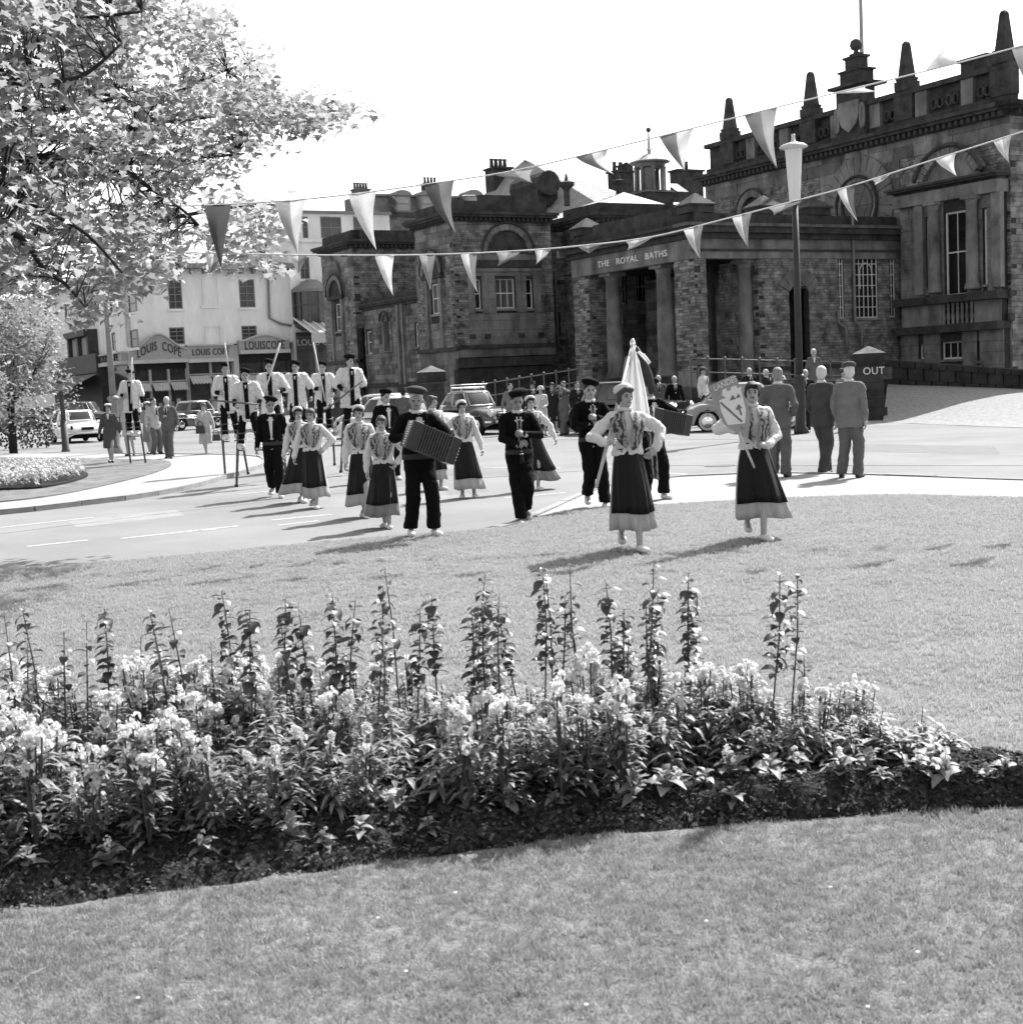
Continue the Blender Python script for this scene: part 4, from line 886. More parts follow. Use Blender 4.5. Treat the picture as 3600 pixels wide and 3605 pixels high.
me = text_mesh('LOUIS COPÉ', .7, .03); o = obj('lettering', me, m_shop, T3.e); o.rotation_euler = (R(90), 0, 0); o.location = ((cq0+cq1)/2+.3-T3.o[0], 104.16-T3.o[1], cz-1.05)
# ---- mansard terrace behind
MT = Thing('mansard_terrace', 52, 114, 'stone terrace behind with mansard roof, round-topped dormers and a clay-potted chimney', 'building'); T4 = MT
wN = Wall('a', 114); n0, n1 = wN.px(1275, 700)[0], wN.px(1790, 700)[0]; zN = [zb(wN, 1400, y) for y in (752, 686, 678)]
m_bst = mat('buff terrace stone', .12, .9, var=.4, scale=1.5, island=.3)
plain(T4, wN, n0+1.3, n1, 0, zN[0], [], m_bst); facade(T4, wN, n0+1.3, n1, zN[0]-2.6, zN[0]-.3, ch=.3, L=(.5, 1), m=m_bst, mort=False, proud=(.02, .05))
mb = MB(); wN.box(mb, n0+1.0, n1, zN[0]-.3, zN[0]+.1, -.2, .35); T4.part('eaves', mb, m_dark)
T4.part('mansard_roof', MB().add([wN.P(n0, zN[0]+.1, -.1), wN.P(n1, zN[0]+.1, -.1), wN.P(n1, zN[1], -1.0), wN.P(n0, zN[1], -1.0), wN.P(n0, zN[1], -4), wN.P(n1, zN[1], -4), wN.P(n0, zN[0]+.1, -4)], [(0, 1, 2, 3), (3, 2, 5, 4), (0, 3, 4, 6)]), mat('brown mansard slate', .13, .8, var=.3, scale=4, island=.2))
mb = MB(); wN.box(mb, n0, n1, zN[1]+.003, zN[2], -1.4, -.8); T4.part('ridge', mb, m_wfr)
for x, r_ in ((1415, 32), (1505, 32), (1665, 34)):
    q = wN.px(x, 700)[0]; hw = r_*126/4900*.95; zt_ = zb(wN, x, 688); z0_ = zN[0]+.12
    mb = MB(); wN.box(mb, q-hw, q+hw, z0_, zt_, -1.2, .1); d = T4.part('dormer', mb, m_wfr); mb = MB(); wN.box(mb, q-hw*.75, q+hw*.75, z0_+.15, zt_-.12, .1, .13); T4.part('pane', mb, mat('blind', .28, .8, var=.2, scale=2), d)
    mb = MB(); wN.box(mb, q-hw*.75, q+hw*.75, (z0_+zt_)/2-.04, (z0_+zt_)/2+.04, .13, .17); T4.part('meeting_rail', mb, m_wfr, d)
    N = 12; vs = []
    for dd in (-1.2, .25):
        for i in range(N+1): a = math.pi*i/N; vs.append(wN.P(q-hw*1.15*math.cos(a), zt_+hw*.62*math.sin(a), dd))
    T4.part('dormer_roof', MB().add(vs, [(i, i+1, N+2+i, N+1+i) for i in range(N)]+[tuple(range(N+1, 2*N+2))]), m_wfr, d)
chimney(1250, 1303, 640, 690, 116, 5, 1.0, th=T4, m=m_bst); chimney(1497, 1546, 620, 680, 116, 4, 1.0, th=T4, m=m_wallst)
u_ = wN.px(1373, 740); T4.part('urn_finial', MB().lathe((u_[0], 113.4, zN[0]+.1), [(.3, 0), (.3, .15), (.12, .25), (.35, .7), (.4, 1.0), (.15, 1.2), (.1, 1.35)], 10), m_dark, smooth=True)
# ------------------------------------------------------------------ cars
m_tyre = mat('tyre rubber', .012, .8); m_chrome = mat('chrome', .75, .12, metal=1.0); m_lamp = mat('lamp glass', .7, .1, spec=.6)
m_cglass = mat('car glass', .035, .06, spec=.7, var=.5, scale=1.5); m_under = mat('car underside', .008, 1); m_white = mat('wheel paint', .45, .4); m_seam = mat('panel seam', .01, .8)
def paint(g): return mat('car paint %.3f' % g, g, .22, spec=.5, coat=.6, var=.05, scale=2)
def car(name, px, py, yaw, label, L=4.2, Wd=1.62, H=1.5, g=.3, roof_g=None, hood=.95, boot=.9, cab=(.28, .80), rooff=(.40, .66), rw=.33, old=False, rack=False, grp='parked cars', Y=None, van=None, cat='car', ww=False):
    """local x forward; cab = windscreen / rear-window feet as fractions from the front, rooff = roof ends"""
    P = G(px, py) if Y is None else Vector((atY(px, py, Y).x, Y, 0)); e = empty(name, (P.x, P.y, 0), yaw, label, cat, grp)
    pt = paint(g); hw = Wd/2; xw = (L/2-.72, -L/2+.78); N = 64; belt = H*.60 if not van else H*.62
    xs = [L/2-L*i/N for i in range(N+1)]; vs = []; K = 11
    for i, x in enumerate(xs):
        f = i/N
        c0, c1 = cab
        if f < c0: zt = hood*(.80+.20*math.sin(min(1, f/c0*1.25)*math.pi/2)); zt += (belt-hood)*max(0, (f-c0*.75)/(c0*.25))
        elif f > c1: zt = belt+(boot*.8-belt)*((f-c1)/(1-c1))**1.6
        else: zt = belt+.02
        endt = min(f, 1-f)*L
        wx = hw*(1-.30*max(0, 1-endt/.42)**2.2)
        zt -= .22*max(0, 1-endt/.25)**2; z0 = .24+.14*max(0, 1-endt/.35)**1.5
        for w_ in xw:
            if abs(x-w_) < rw*1.18: z0 = max(z0, math.sqrt((rw*1.18)**2-(x-w_)**2)+.30)
        z0 = min(z0, zt-.12); zs = z0+(zt-z0)*.55
        for k in range(K):
            z = z0+(zt-z0)*(k/(K-1))**.85; q = min(1, max(0, (z-zs)/(zt-zs))); y = wx*(1-q**2.6)**.5*(.955+.045*min(1, (z-z0)/.3))
            vs.append((x, y, z))
    n = K; fs = []; M = len(vs)
    vs += [(x, -y, z) for x, y, z in vs]
    for i in range(N):
        for k in range(K-1):
            fs.append((i*n+k, i*n+k+1, (i+1)*n+k+1, (i+1)*n+k)); fs.append((M+i*n+k, M+(i+1)*n+k, M+(i+1)*n+k+1, M+i*n+k+1))
    for i in (0, N):
        a = [i*n+k for k in range(K)]; fs.append(tuple(a+[M+j for j in reversed(a[:-1])]))
    body = obj('body', MB().add(vs, fs), pt, e, smooth=True)
    obj('underside', MB().box(-L/2+.25, L/2-.25, -hw*.82, hw*.82, .2, .55), m_under, e)
    # greenhouse
    xf0, xb0 = L/2-L*cab[0], L/2-L*cab[1]; xf1, xb1 = L/2-L*rooff[0], L/2-L*rooff[1]; zb0 = belt-.06; p = 3.4
    def lev(t):
        tt = min(1, t); xa = xf0+(xf1-xf0)*tt**1.1; xb = xb0+(xb1-xb0)*tt**1.1; w = hw*.955-(hw*.17)*tt**1.5
        if t > .86: k = (t-.86)/.14; sh = 1-.22*k*k; c = (xa+xb)/2; xa = c+(xa-c)*sh; xb = c+(xb-c)*sh; w *= 1-.25*k*k
        return xa, xb, w, zb0+(H-zb0)*(1-(1-min(t, 1))**1.25)
    def S(t, u, off=0.):
        xa, xb, w, z = lev(t); c = (xa+xb)/2; h = (xa-xb)/2; cu, su = math.cos(u), math.sin(u)
        x = c+(h+off)*math.copysign(abs(cu)**(2/p), cu); y = (w+off)*math.copysign(abs(su)**(2/p), su); return (x, y, z+off*.3)
    ts = [0, .15, .3, .45, .6, .72, .8, .86, .91, .95, .98, 1]; nn = 40; vs = []
    for t in ts:
        for i in range(nn): vs.append(S(t, 2*math.pi*i/nn))
    fs = [(j*nn+i, j*nn+(i+1) % nn, (j+1)*nn+(i+1) % nn, (j+1)*nn+i) for j in range(len(ts)-1) for i in range(nn)]+[tuple((len(ts)-1)*nn+i for i in range(nn))]
    obj('roof', MB().add(vs, fs), paint(roof_g) if roof_g is not None else pt, e, smooth=True)
    def glass(nm, ua, ub, t0=.17, t1=.80, rows=5, cols=8):
        vs = [S(t0+(t1-t0)*r/rows, R(ua+(ub-ua)*c/cols), .007) for r in range(rows+1) for c in range(cols+1)]
        fs = [(r*(cols+1)+c, r*(cols+1)+c+1, (r+1)*(cols+1)+c+1, (r+1)*(cols+1)+c) for r in range(rows) for c in range(cols)]
        o = obj(nm, MB().add(vs, fs), m_cglass, e, smooth=True)
        loop = [S(t0, R(ua+(ub-ua)*c/cols), .012) for c in range(cols+1)]+[S(t1, R(ub+(ua-ub)*c/cols), .012) for c in range(cols+1)]; loop.append(loop[0])
        obj('window_trim', MB().tube(loop, .014, 5), m_chrome if not old else pt, o)
    glass('windscreen', -27, 27, t1=.80); glass('rear_window', 154, 206, t0=.25 if not van else .5)
    if not van:
        for s in (1, -1):
            glass('side_window', s*38, s*86); glass('side_window', s*93, s*142, t0=.19)
    else:
        for s in (1, -1): glass('side_window', s*42, s*62)
    # wheels
    for w_ in xw:
        for s in (1, -1):
            Mx = Matrix.Rotation(R(90), 4, 'X'); c = (w_, s*(hw-.13), rw)
            wh = obj('wheel', MB().lathe(c, [(rw*.62, -.1), (rw*.94, -.09), (rw, -.05), (rw, .05), (rw*.94, .09), (rw*.62, .1)], 20, Mx), m_tyre, e, smooth=True)
            if ww: obj('whitewall', MB().lathe((w_, s*(hw-.13)+s*.101, rw), [(rw*.6, -.004), (rw*.86, -.002), (rw*.86, .002), (rw*.6, .004)], 20, Mx), m_white, wh)
            obj('hub_cap', MB().lathe((w_, s*(hw-.13)+s*.1, rw), [(rw*.6, -.01*s), (rw*.52, .012), (rw*.3, .03), (rw*.05, .035)] if s < 0 else [(rw*.05, -.035), (rw*.3, -.03), (rw*.52, -.012), (rw*.6, .01)], 16, Mx), m_chrome if not old else pt, wh, smooth=True)
    # bumpers, lamps, grille, plates, seams
    for s in (1, -1):
        pts = [(s*(L/2+.05-.22*abs(y)**2), y*hw*.98, .44) for y in (-1, -.8, -.5, 0, .5, .8, 1)]
        obj('bumper', MB().tube(pts, (.055, .03), 8, up=(0, 0, 1)), m_chrome, e, smooth=True)
    for s in (1, -1):
        obj('headlight', MB().ell((L/2-.13, s*hw*.70, hood*.76), .1, .115, .115, 12, 8), m_lamp, e, smooth=True); obj('headlight_rim', MB().tube([(L/2-.10, s*hw*.70+.12*math.cos(R(a)), hood*.76+.12*math.sin(R(a))) for a in range(0, 361, 30)], .018, 5), m_chrome, e)
        obj('tail_lamp', MB().ell((-L/2+.12, s*hw*.78, boot*.72), .06, .06, .1, 8, 6), m_seam, e, smooth=True)
        for f in ((cab[0]+.05), (cab[0]+cab[1])/2, cab[1]-.06):
            x = L/2-L*f; obj('door_seam', MB().tube([(x, s*(hw*.985), .36), (x, s*(hw*1.002), .6), (x, s*(hw*.94), belt-.06)], .007, 4), m_seam, e)
        obj('door_handle', MB().tube([(L/2-L*(cab[0]+cab[1])/2+.22, s*(hw+.005), belt-.2), (L/2-L*(cab[0]+cab[1])/2+.08, s*(hw+.005), belt-.2)], .016, 6), m_chrome, e)
        if not old: obj('trim_strip', MB().tube([(L/2-.45, s*(hw*1.0), .66), (-L/2+.5, s*(hw*1.0), .62)], .013, 5), m_chrome, e)
    gr = obj('grille', MB().box(L/2-.09, L/2-.02, -hw*.42, hw*.42, .5, .5+(hood-.5)*(.62 if not old else .8)), m_seam, e)
    for i in range(4 if not old else 9):
        if old: y = -hw*.4+i*hw*.1; obj('grille_bar', MB().tube([(L/2-.01, y, .5), (L/2-.05, y, hood*.9)], .013, 5), m_chrome, gr)
        else: z = .53+i*.07; obj('grille_bar', MB().tube([(L/2-.015, -hw*.42, z), (L/2+.0, 0, z), (L/2-.015, hw*.42, z)], .014, 5), m_chrome, gr)
    obj('number_plate', MB().box(-L/2-.02, -L/2+.03, -.26, .26, .56, .68), m_seam, e); obj('number_plate', MB().box(L/2+.03, L/2+.06, -.26, .26, .34, .44), m_seam, e)
    if old:
        for s in (1, -1):
            for w_, ln in ((xw[0], .62), (xw[1], .6)):
                pts = [(w_+ln*math.cos(R(a)), s*(hw-.13), .30+(rw+.16)*math.sin(R(a))) for a in range(0, 181, 20)]
                obj('wing', MB().tube(pts, (.07, .17), 10, up=None), pt, e, smooth=True)
            obj('running_board', MB().box(xw[1]+.5, xw[0]-.5, s*(hw-.13)-.14, s*(hw-.13)+.14, .28, .33), pt, e)
    if rack:
        rk = obj('roof_rack', MB().tube([(xf1-.1, hw*.62, H+.08), (xb1, hw*.62, H+.08), (xb1, -hw*.62, H+.08), (xf1-.1, -hw*.62, H+.08), (xf1-.1, hw*.62, H+.08)], .02, 6), m_chrome, e)
        for i in range(6): x = xf1-.1+(xb1-xf1+.1)*i/5; obj('rack_bar', MB().tube([(x, -hw*.62, H+.1), (x, hw*.62, H+.1)], .016, 5), m_chrome, rk)
        obj('rack_rail', MB().tube([(xf1, hw*.66, H+.2), (xb1, hw*.66, H+.2), (xb1, -hw*.66, H+.2), (xf1, -hw*.66, H+.2), (xf1, hw*.66, H+.2)], .018, 6), m_chrome, rk)
        for x in (xf1-.1, xb1):
            for s in (1, -1): obj('rack_foot', MB().tube([(x, s*hw*.62, H-.12), (x, s*hw*.62, H+.2)], .018, 5), m_chrome, rk)
    if van:
        me = text_mesh(van, .42, .008, sx=1.15); o = obj('lettering', me, m_white, e); o.rotation_euler = (R(90), 0, 0); o.location = (-.75, -hw*.86, H*.74)
    return e
Dx = lambda x, y: math.atan2(y, x)
car('parked_car', 2625, 1506, Dx(.99, -.1), 'light grey rounded small saloon parked side on behind the crested board', L=3.95, Wd=1.52, H=1.46, g=.24, hood=.86, boot=.86, cab=(.25, .86), rooff=(.40, .66), rw=.31, ww=True, Y=43)
car('parked_car', 2215, 1500, Dx(.75, -.62), 'old black saloon with upright radiator and running boards behind the flag', L=4.2, Wd=1.6, H=1.66, g=.012, hood=1.05, boot=.95, cab=(.36, .90), rooff=(.44, .76), rw=.36, old=True, Y=44.5)
car('parked_car', 1668, 1494, Dx(.56, -.83), 'dark grey saloon with a chrome roof rack and round headlights', L=4.25, Wd=1.64, H=1.56, g=.05, roof_g=.09, hood=.98, boot=.93, cab=(.33, .87), rooff=(.46, .64), rw=.34, rack=True, Y=50)  # paler roof colour stands in for the reflection on top
car('parked_car', 1420, 1520, Dx(.8, -.5), 'gleaming white saloon behind the man in beret and bow tie', L=4.5, Wd=1.7, H=1.52, g=.62, hood=.95, boot=.95, cab=(.3, .84), rooff=(.42, .68), rw=.33, Y=45)
car('parked_car', 1385, 1484, Dx(.9, -.35), 'pale grey saloon half hidden beyond the gleaming white one', L=4.4, Wd=1.66, H=1.58, g=.42, hood=.95, boot=.95, cab=(.3, .84), rooff=(.40, .70), rw=.33, Y=51)
car('parked_car', 272, 1556, Dx(-.5, .86), 'white saloon seen from behind beside the dark short post at left', L=4.2, Wd=1.66, H=1.42, g=.6, hood=.92, boot=.95, cab=(.3, .74), rooff=(.42, .62), rw=.32)
car('delivery_van', 300, 1504, Dx(.95, -.2), 'dark delivery van with script lettering parked before the shaded shop', L=4.4, Wd=1.7, H=1.75, g=.05, hood=1.0, boot=1.1, cab=(.26, .97), rooff=(.36, .95), rw=.33, van='Currey', cat='van')
car('parked_car', 672, 1513, Dx(-.55, -.83), 'grey saloon facing the camera before the lettered shop windows', L=4.1, Wd=1.6, H=1.55, g=.1, hood=.98, boot=.95, cab=(.32, .86), rooff=(.42, .72), rw=.33)
car('parked_car', 115, 1510, Dx(.96, -.1), 'dull grey saloon at the far left under the pale tree', L=4.0, Wd=1.6, H=1.5, g=.08, hood=.95, boot=.9, rw=.33)
car('parked_car', 205, 1502, Dx(.93, .1), 'dark saloon between the van and the far left saloon', L=4.1, Wd=1.6, H=1.55, g=.06, hood=.95, boot=.9, rw=.33)
# ------------------------------------------------------------------ people
m_skin = mat('skin', .31, .55, var=.08, scale=20, spec=.3); m_skin2 = mat('tanned skin', .24, .55, var=.1, scale=20)
m_blk = mat('black wool', .0065, .95, var=.3, scale=14, bump=.7, bscale=10, spec=.08); m_blk2 = mat('black apron satin', .006, .6, var=.3, scale=6, spec=.2, bump=.4, bscale=9)
m_wht = mat('white cotton', .55, .85, var=.06, scale=6, bump=.3, bscale=14); m_pet = mat('pale petticoat', .34, .85, var=.12, scale=5, bump=.35, bscale=10)
m_grey = mat('grey suit cloth', .105, .95, var=.18, scale=5, bump=.8, bscale=9, spec=.1); m_dgrey = mat('dark suit cloth', .022, .95, var=.25, scale=9, bump=.7, bscale=9, spec=.1); m_mgrey = mat('mid grey cloth', .15, .95, var=.15, scale=5, bump=.8, bscale=9, spec=.1)
m_pale = mat('pale coat cloth', .36, .9, var=.12, scale=5, bump=.3, bscale=20); m_tan = mat('fawn coat cloth', .22, .9, var=.12, scale=5, bump=.3, bscale=20)
m_flc = mat('sheepskin fleece', .60, 1, var=.18, scale=22, bump=1.0, bscale=45, spec=.05, sheen=.3); m_sash_b = mat('sash cloth', .035, .8)
m_hair = mat('dark hair', .014, .6, var=.4, scale=40, bump=.5, bscale=90); m_hairg = mat('white hair', .5, .7, var=.2, scale=40, bump=.4, bscale=80); m_hairb = mat('brown hair', .06, .6, var=.4, scale=40, bump=.5, bscale=80)
m_shoeb = mat('black shoe leather', .012, .35, spec=.5); m_shoew = mat('white canvas shoe', .6, .8); m_eye = mat('dark eye', .012, .4); m_lip = mat('lips', .11, .5)
m_wood = mat('pale stick wood', .45, .6, var=.15, scale=8); m_woodd = mat('dark stick wood', .09, .5, var=.2, scale=8); m_hat = mat('felt hat', .03, .95, var=.2, scale=12); m_cap = mat('tweed cap', .06, .95, var=.35, scale=60); m_straw = mat('pale hat straw', .5, .9, var=.15, scale=20)
def shawl_mat():
    m = mat('patterned shawl', .09, .85, var=.2, scale=20); n = m.node_tree.nodes; L = m.node_tree.links
    tc = n.new('ShaderNodeTexCoord'); v = n.new('ShaderNodeTexVoronoi'); v.inputs['Scale'].default_value = 26; w = n.new('ShaderNodeTexWave'); w.inputs['Scale'].default_value = 5; w.inputs['Distortion'].default_value = 14; w.inputs['Detail'].default_value = 3
    L.new(tc.outputs['Object'], v.inputs['Vector']); L.new(tc.outputs['Object'], w.inputs['Vector'])
    mx = n.new('ShaderNodeMath'); mx.operation = 'MULTIPLY'; L.new(v.outputs['Distance'], mx.inputs[0]); L.new(w.outputs['Fac'], mx.inputs[1])
    cr = n.new('ShaderNodeValToRGB'); cr.color_ramp.elements[0].position = .06; cr.color_ramp.elements[0].color = (.035, .035, .035, 1); cr.color_ramp.elements[1].position = .32; cr.color_ramp.elements[1].color = (.26, .26, .26, 1)
    L.new(mx.outputs[0], cr.inputs[0]); L.new(cr.outputs[0], n['Principled BSDF'].inputs['Base Color']); return m
m_shawl = shawl_mat()
def inside(poly, p):
    r = False; n = len(poly)
    for i in range(n):
        a, b = poly[i], poly[(i+1) % n]
        if (a.y > p.y) != (b.y > p.y) and p.x < (b.x-a.x)*(p.y-a.y)/(b.y-a.y)+a.x: r = not r
    return r
lawn_poly = lawn_edge+[Vector((lawn_edge[-1].x, -2, 0)), Vector((lawn_edge[0].x, -2, 0))]
pav_poly = pav_edge+[lawn_edge[-1]]+[p for p in reversed(lawn_edge) if p.x > -.35]
def gz(p): return .08 if inside(lawn_poly, p) else .05 if inside(pav_poly, p) else .1 if inside(isl_lawn, p) else .07 if inside(isl_edge, p) else 0.
DEFER = []
def remesh(o, vox, it=3, extra=None, disp=0):
    DEFER.append((o, vox, it, extra, disp)); return o
tex_f = bpy.data.textures.new('fleece', 'CLOUDS'); tex_f.noise_scale = .035; tex_f.noise_depth = 2
tex_c = bpy.data.textures.new('folds', 'CLOUDS'); tex_c.noise_scale = .1; tex_c.noise_depth = 2
def run_deferred():
    for o, vox, it, ex, disp in DEFER:
        r = o.modifiers.new('r', 'REMESH'); r.mode = 'VOXEL'; r.voxel_size = vox; r.use_smooth_shade = True
        sm = o.modifiers.new('s', 'SMOOTH'); sm.factor = .5; sm.iterations = it
        if disp:
            d = o.modifiers.new('d', 'DISPLACE'); d.texture = tex_f if disp > 0 else tex_c; d.strength = abs(disp); d.mid_level = .5
    bpy.context.view_layer.update(); dg = bpy.context.evaluated_depsgraph_get(); res = []
    for o, vox, it, ex, disp in DEFER: res.append(bpy.data.meshes.new_from_object(o.evaluated_get(dg)))
    for (o, vox, it, ex, disp), me in zip(DEFER, res):
        o.modifiers.clear()
        if ex is not None and ex.v:
            bm = bmesh.new(); bm.from_mesh(me); vv = [bm.verts.new(p) for p in ex.v]
            for f in ex.f:
                try: bm.faces.new([vv[i] for i in f]).smooth = True
                except ValueError: pass
            bm.to_mesh(me); bm.free()
        o.data = me
    DEFER.clear()
def ik(a, b, l1, l2, hint):
    d = b-a; D = d.length; mx = (l1+l2)*.999
    if D > mx: b = a+d*(mx/D); d = b-a; D = mx
    dn = d/D; x = (l1*l1-l2*l2+D*D)/(2*D); h = math.sqrt(max(0, l1*l1-x*x)); hv = Vector(hint); pv = hv-dn*hv.dot(dn)
    pv = pv.normalized() if pv.length > 1e-4 else dn.orthogonal().normalized()
    return a+dn*x+pv*h, b
def hand_mesh(mb, wr, d, palm, thumb, s=1., curl=40, det=True):
    """wr wrist, d finger direction, palm = palm normal, thumb = side of the thumb"""
    d = d.normalized(); palm = (palm-d*palm.dot(d)).normalized(); th = d.cross(palm)
    if th.dot(thumb) < 0: th = -th
    mb.ell(wr+d*.045*s, .045*s, .02*s, .05*s, 8, 6, Matrix((th, palm, d)).transposed())
    if not det: mb.capsule(wr+d*.075*s, wr+d*.14*s+palm*.03*s, .03*s, .018*s, 6); return
    for i, (o, ln) in enumerate(((.031, .068), (.011, .078), (-.011, .072), (-.030, .055))):
        p = wr+d*.085*s+th*o*s; a = R(curl*.8); q = p+(d*math.cos(a)+palm*math.sin(a))*ln*.5*s; a2 = R(curl*2.0); r = q+(d*math.cos(a2)+palm*math.sin(a2))*ln*.5*s
        mb.tube([p, q, r, r+(r-q)*.12], [.0095*s, .0088*s, .0078*s, .004*s], 6)
    p = wr+d*.03*s+th*.032*s; q = p+(th*.6+d*.7+palm*.5).normalized()*.04*s; r = q+(d*.8+palm*.7).normalized()*.032*s
    mb.tube([p, q, r, r+(r-q)*.12], [.013*s, .0105*s, .009*s, .005*s], 6)
def ribbon(mb, pts, wv, wid, thick=.008):
    """flat strip: pts centre line, wv width vectors, wid half widths"""
    n = len(pts); vs = []
    for i in range(n):
        p = Vector(pts[i]); w = Vector(wv[i]).normalized()*wid[i]; t = (Vector(pts[min(i+1, n-1)])-Vector(pts[max(i-1, 0)])).normalized(); nn = t.cross(w).normalized()*thick/2
        vs += [p-w-nn, p+w-nn, p+w+nn, p-w+nn]
    fs = [(4*i+a, 4*i+(a+1) % 4, 4*i+4+(a+1) % 4, 4*i+4+a) for i in range(n-1) for a in range(4)]+[(0, 3, 2, 1), (4*n-4, 4*n-3, 4*n-2, 4*n-1)]
    mb.add(vs, fs)
def skirt(levels, folds, amp, n=48, a0=0, a1=360, seed=0, zr=(1., .2), bulge=None):
    """levels: (cx, cy, z, rx, ry); pleats deepen towards the hem, a forward knee pushes the cloth out"""
    r = random.Random(seed); ph = [r.uniform(0, 6.28) for _ in range(4)]; vs = []; m = len(levels); closed = a1-a0 >= 360; cols = n if closed else n+1
    for (cx, cy, z, rx, ry) in levels:
        t = max(0, min(1, (zr[0]-z)/(zr[0]-zr[1])))
        for i in range(cols):
            a = R(a0+(a1-a0)*i/n); f = 1+amp*(.15+t)*(math.sin(folds*a+ph[0])+.6*math.sin((folds*2-3)*a+ph[1])+.5*math.sin(3*a+ph[3]))
            if bulge: f += bulge[1]*math.sin(math.pi*min(1, t*1.15))*math.exp(-((a-bulge[0]+math.pi) % (2*math.pi)-math.pi)**2/.18)
            vs.append((cx+rx*f*math.cos(a), cy+ry*f*math.sin(a), z+.014*t*math.sin(3*a+ph[2])))
    fs = []
    for j in range(m-1):
        for i in range(cols if closed else n): fs.append((j*cols+i, j*cols+(i+1) % cols, (j+1)*cols+(i+1) % cols, (j+1)*cols+i))
    return MB().add(vs, fs)
def person(px, py, H, yaw, label, kind, det=1, Y=None, z=0, name='person', feet=((.1, 0), (-.1, 0)), lift=(0, 0), hands=(None, None), elb=(None, None), lean=0., head=(0, 0), hat=None, hatm=None, hair=None, skin=None, upper=None, lower=None, sex='m', gait=0, sway=(0, 0), hold=(None, None), group=None, extra=None, fat=1.0, hem=None, shoe=None, wide=1.0, curl=(45, 45), seed=0, tie=None, hatt=0):
    P = G(px, py) if Y is None else Vector((atY(px, py, Y).x, Y, 0))
    z = z or gz(P)
    s = H/1.7; e = empty(name, (P.x, P.y, z), yaw, label, 'person', group); e.scale = (s, s, s)
    V = Vector; skin = skin or m_skin; f = sex == 'f'; dz = 0
    hipw, shw = (.085, .155) if f else (.085, .178)
    pel = V((0, 0, .92-gait*.02)); ln = V((0, -math.sin(lean), math.cos(lean)))
    chest = pel+ln*.36; neck = pel+ln*.515; sh = [chest+ln*.082+V((k*shw, 0, 0)) for k in (1, -1)]
    hips = [pel+V((k*hipw, 0, -.03)) for k in (1, -1)]
    ank = [V((feet[i][0], feet[i][1], .085+lift[i])) for i in (0, 1)]
    legs = []
    for i in (0, 1):
        kn, an = ik(hips[i], ank[i], .425, .42, (0, -1, 0)); legs.append((hips[i], kn, an))
    arms = []; hdirs = []
    for i, k in ((0, 1), (1, -1)):
        w = V(hands[i]) if hands[i] else V((k*.295, -.03+(.1 if i else -.08)*gait, .85)); el, wr = ik(sh[i], w, .285, .25, elb[i] or (k*.5, .8, -.2)); arms.append((sh[i], el, wr)); hdirs.append((wr-el).normalized())
    # body, one continuous surface
    b = MB(); up = (1, 0, 0); ex = MB()
    b.tube([pel-ln*.1, pel, pel+ln*.14, pel+ln*.3, pel+ln*.43, neck, neck+ln*.1], [(.12, .1), (.158*fat, .115*fat), (.132*fat, .1*fat), (.158, .115), (.14, .09), (.06, .06), (.053, .056)], 14, up=up)
    hy, hp_ = R(head[0]), R(head[1]); HM = Matrix.Rotation(hy, 3, 'Z') @ Matrix.Rotation(hp_, 3, 'X'); hc = neck+ln*.145+V((0, -.012, 0))
    Hd = lambda x, y, zz: hc+HM @ V((x, y, zz))
    b.ell(hc+HM @ V((0, .008, .02)), .074, .094, .098, 14, 10, HM); b.ell(Hd(0, -.028, -.045), .055, .06, .066, 12, 8, HM); b.ell(Hd(0, -.062, -.083), .026, .024, .022, 8, 6, HM)
    b.capsule(Hd(0, -.092, .005), Hd(0, -.106, -.026), .007, .0135, 8)
    for k in (1, -1): b.ell(Hd(k*.076, .008, -.012), .011, .02, .032, 8, 6, HM)
    for i in (0, 1):
        a, el, wr = arms[i]; b.capsule(a, el, .05, .042); b.capsule(el, wr, .042, .028); k = (1, -1)[i]
        h = hold[i]; hd = V(h[0]) if h else hdirs[i]; pn = V(h[1]) if h else V((-k, .1, 0)); tb = V(h[2]) if h else V((0, -1, .2))
        hand_mesh(ex if det > 1 else b, wr, hd, pn, tb, 1.0, curl[i], det > 1)
        hp, kn, an = legs[i]; b.capsule(hp, kn, .08, .052); b.capsule(kn, an, .05, .033); b.capsule(kn.lerp(an, .28)+V((0, .012, 0)), kn.lerp(an, .5), .046, .036)
        toe = an+V(((.05 if i == 0 else -.05)*.6, -.15, -.05)); b.capsule(an+V((0, .03, -.035)), toe, .034, .024)
    body = obj('body', b, skin, e); remesh(body, (.026, .015, .0095)[det], 2 if det else 1, ex)
    # shoes
    for i in (0, 1):
        hp, kn, an = legs[i]; mb = MB(); fy = V(((.05 if i == 0 else -.05)*.6, -.15, 0)); tilt = -.05 if lift[i] < .03 else -.09
        mb.ell(an+V((0, .02, -.045)), .04, .055, .045, 10, 6); mb.tube([an+V((0, .06, -.055)), an+V((0, 0, -.05)), an+fy*.5+V((0, 0, tilt)), an+fy+V((0, 0, tilt-.005)), an+fy*1.22+V((0, 0, tilt-.01))], [(.03, .025), (.042, .04), (.046, .038), (.044, .03), (.02, .015)], 10, up=(1, 0, 0))
        obj('shoe', mb, shoe or (m_shoeb if kind not in ('folk_m', 'folk_f', 'stilt') else m_shoew), e, smooth=True)
    # garments
    vox = (.03, .02, .014)[det]
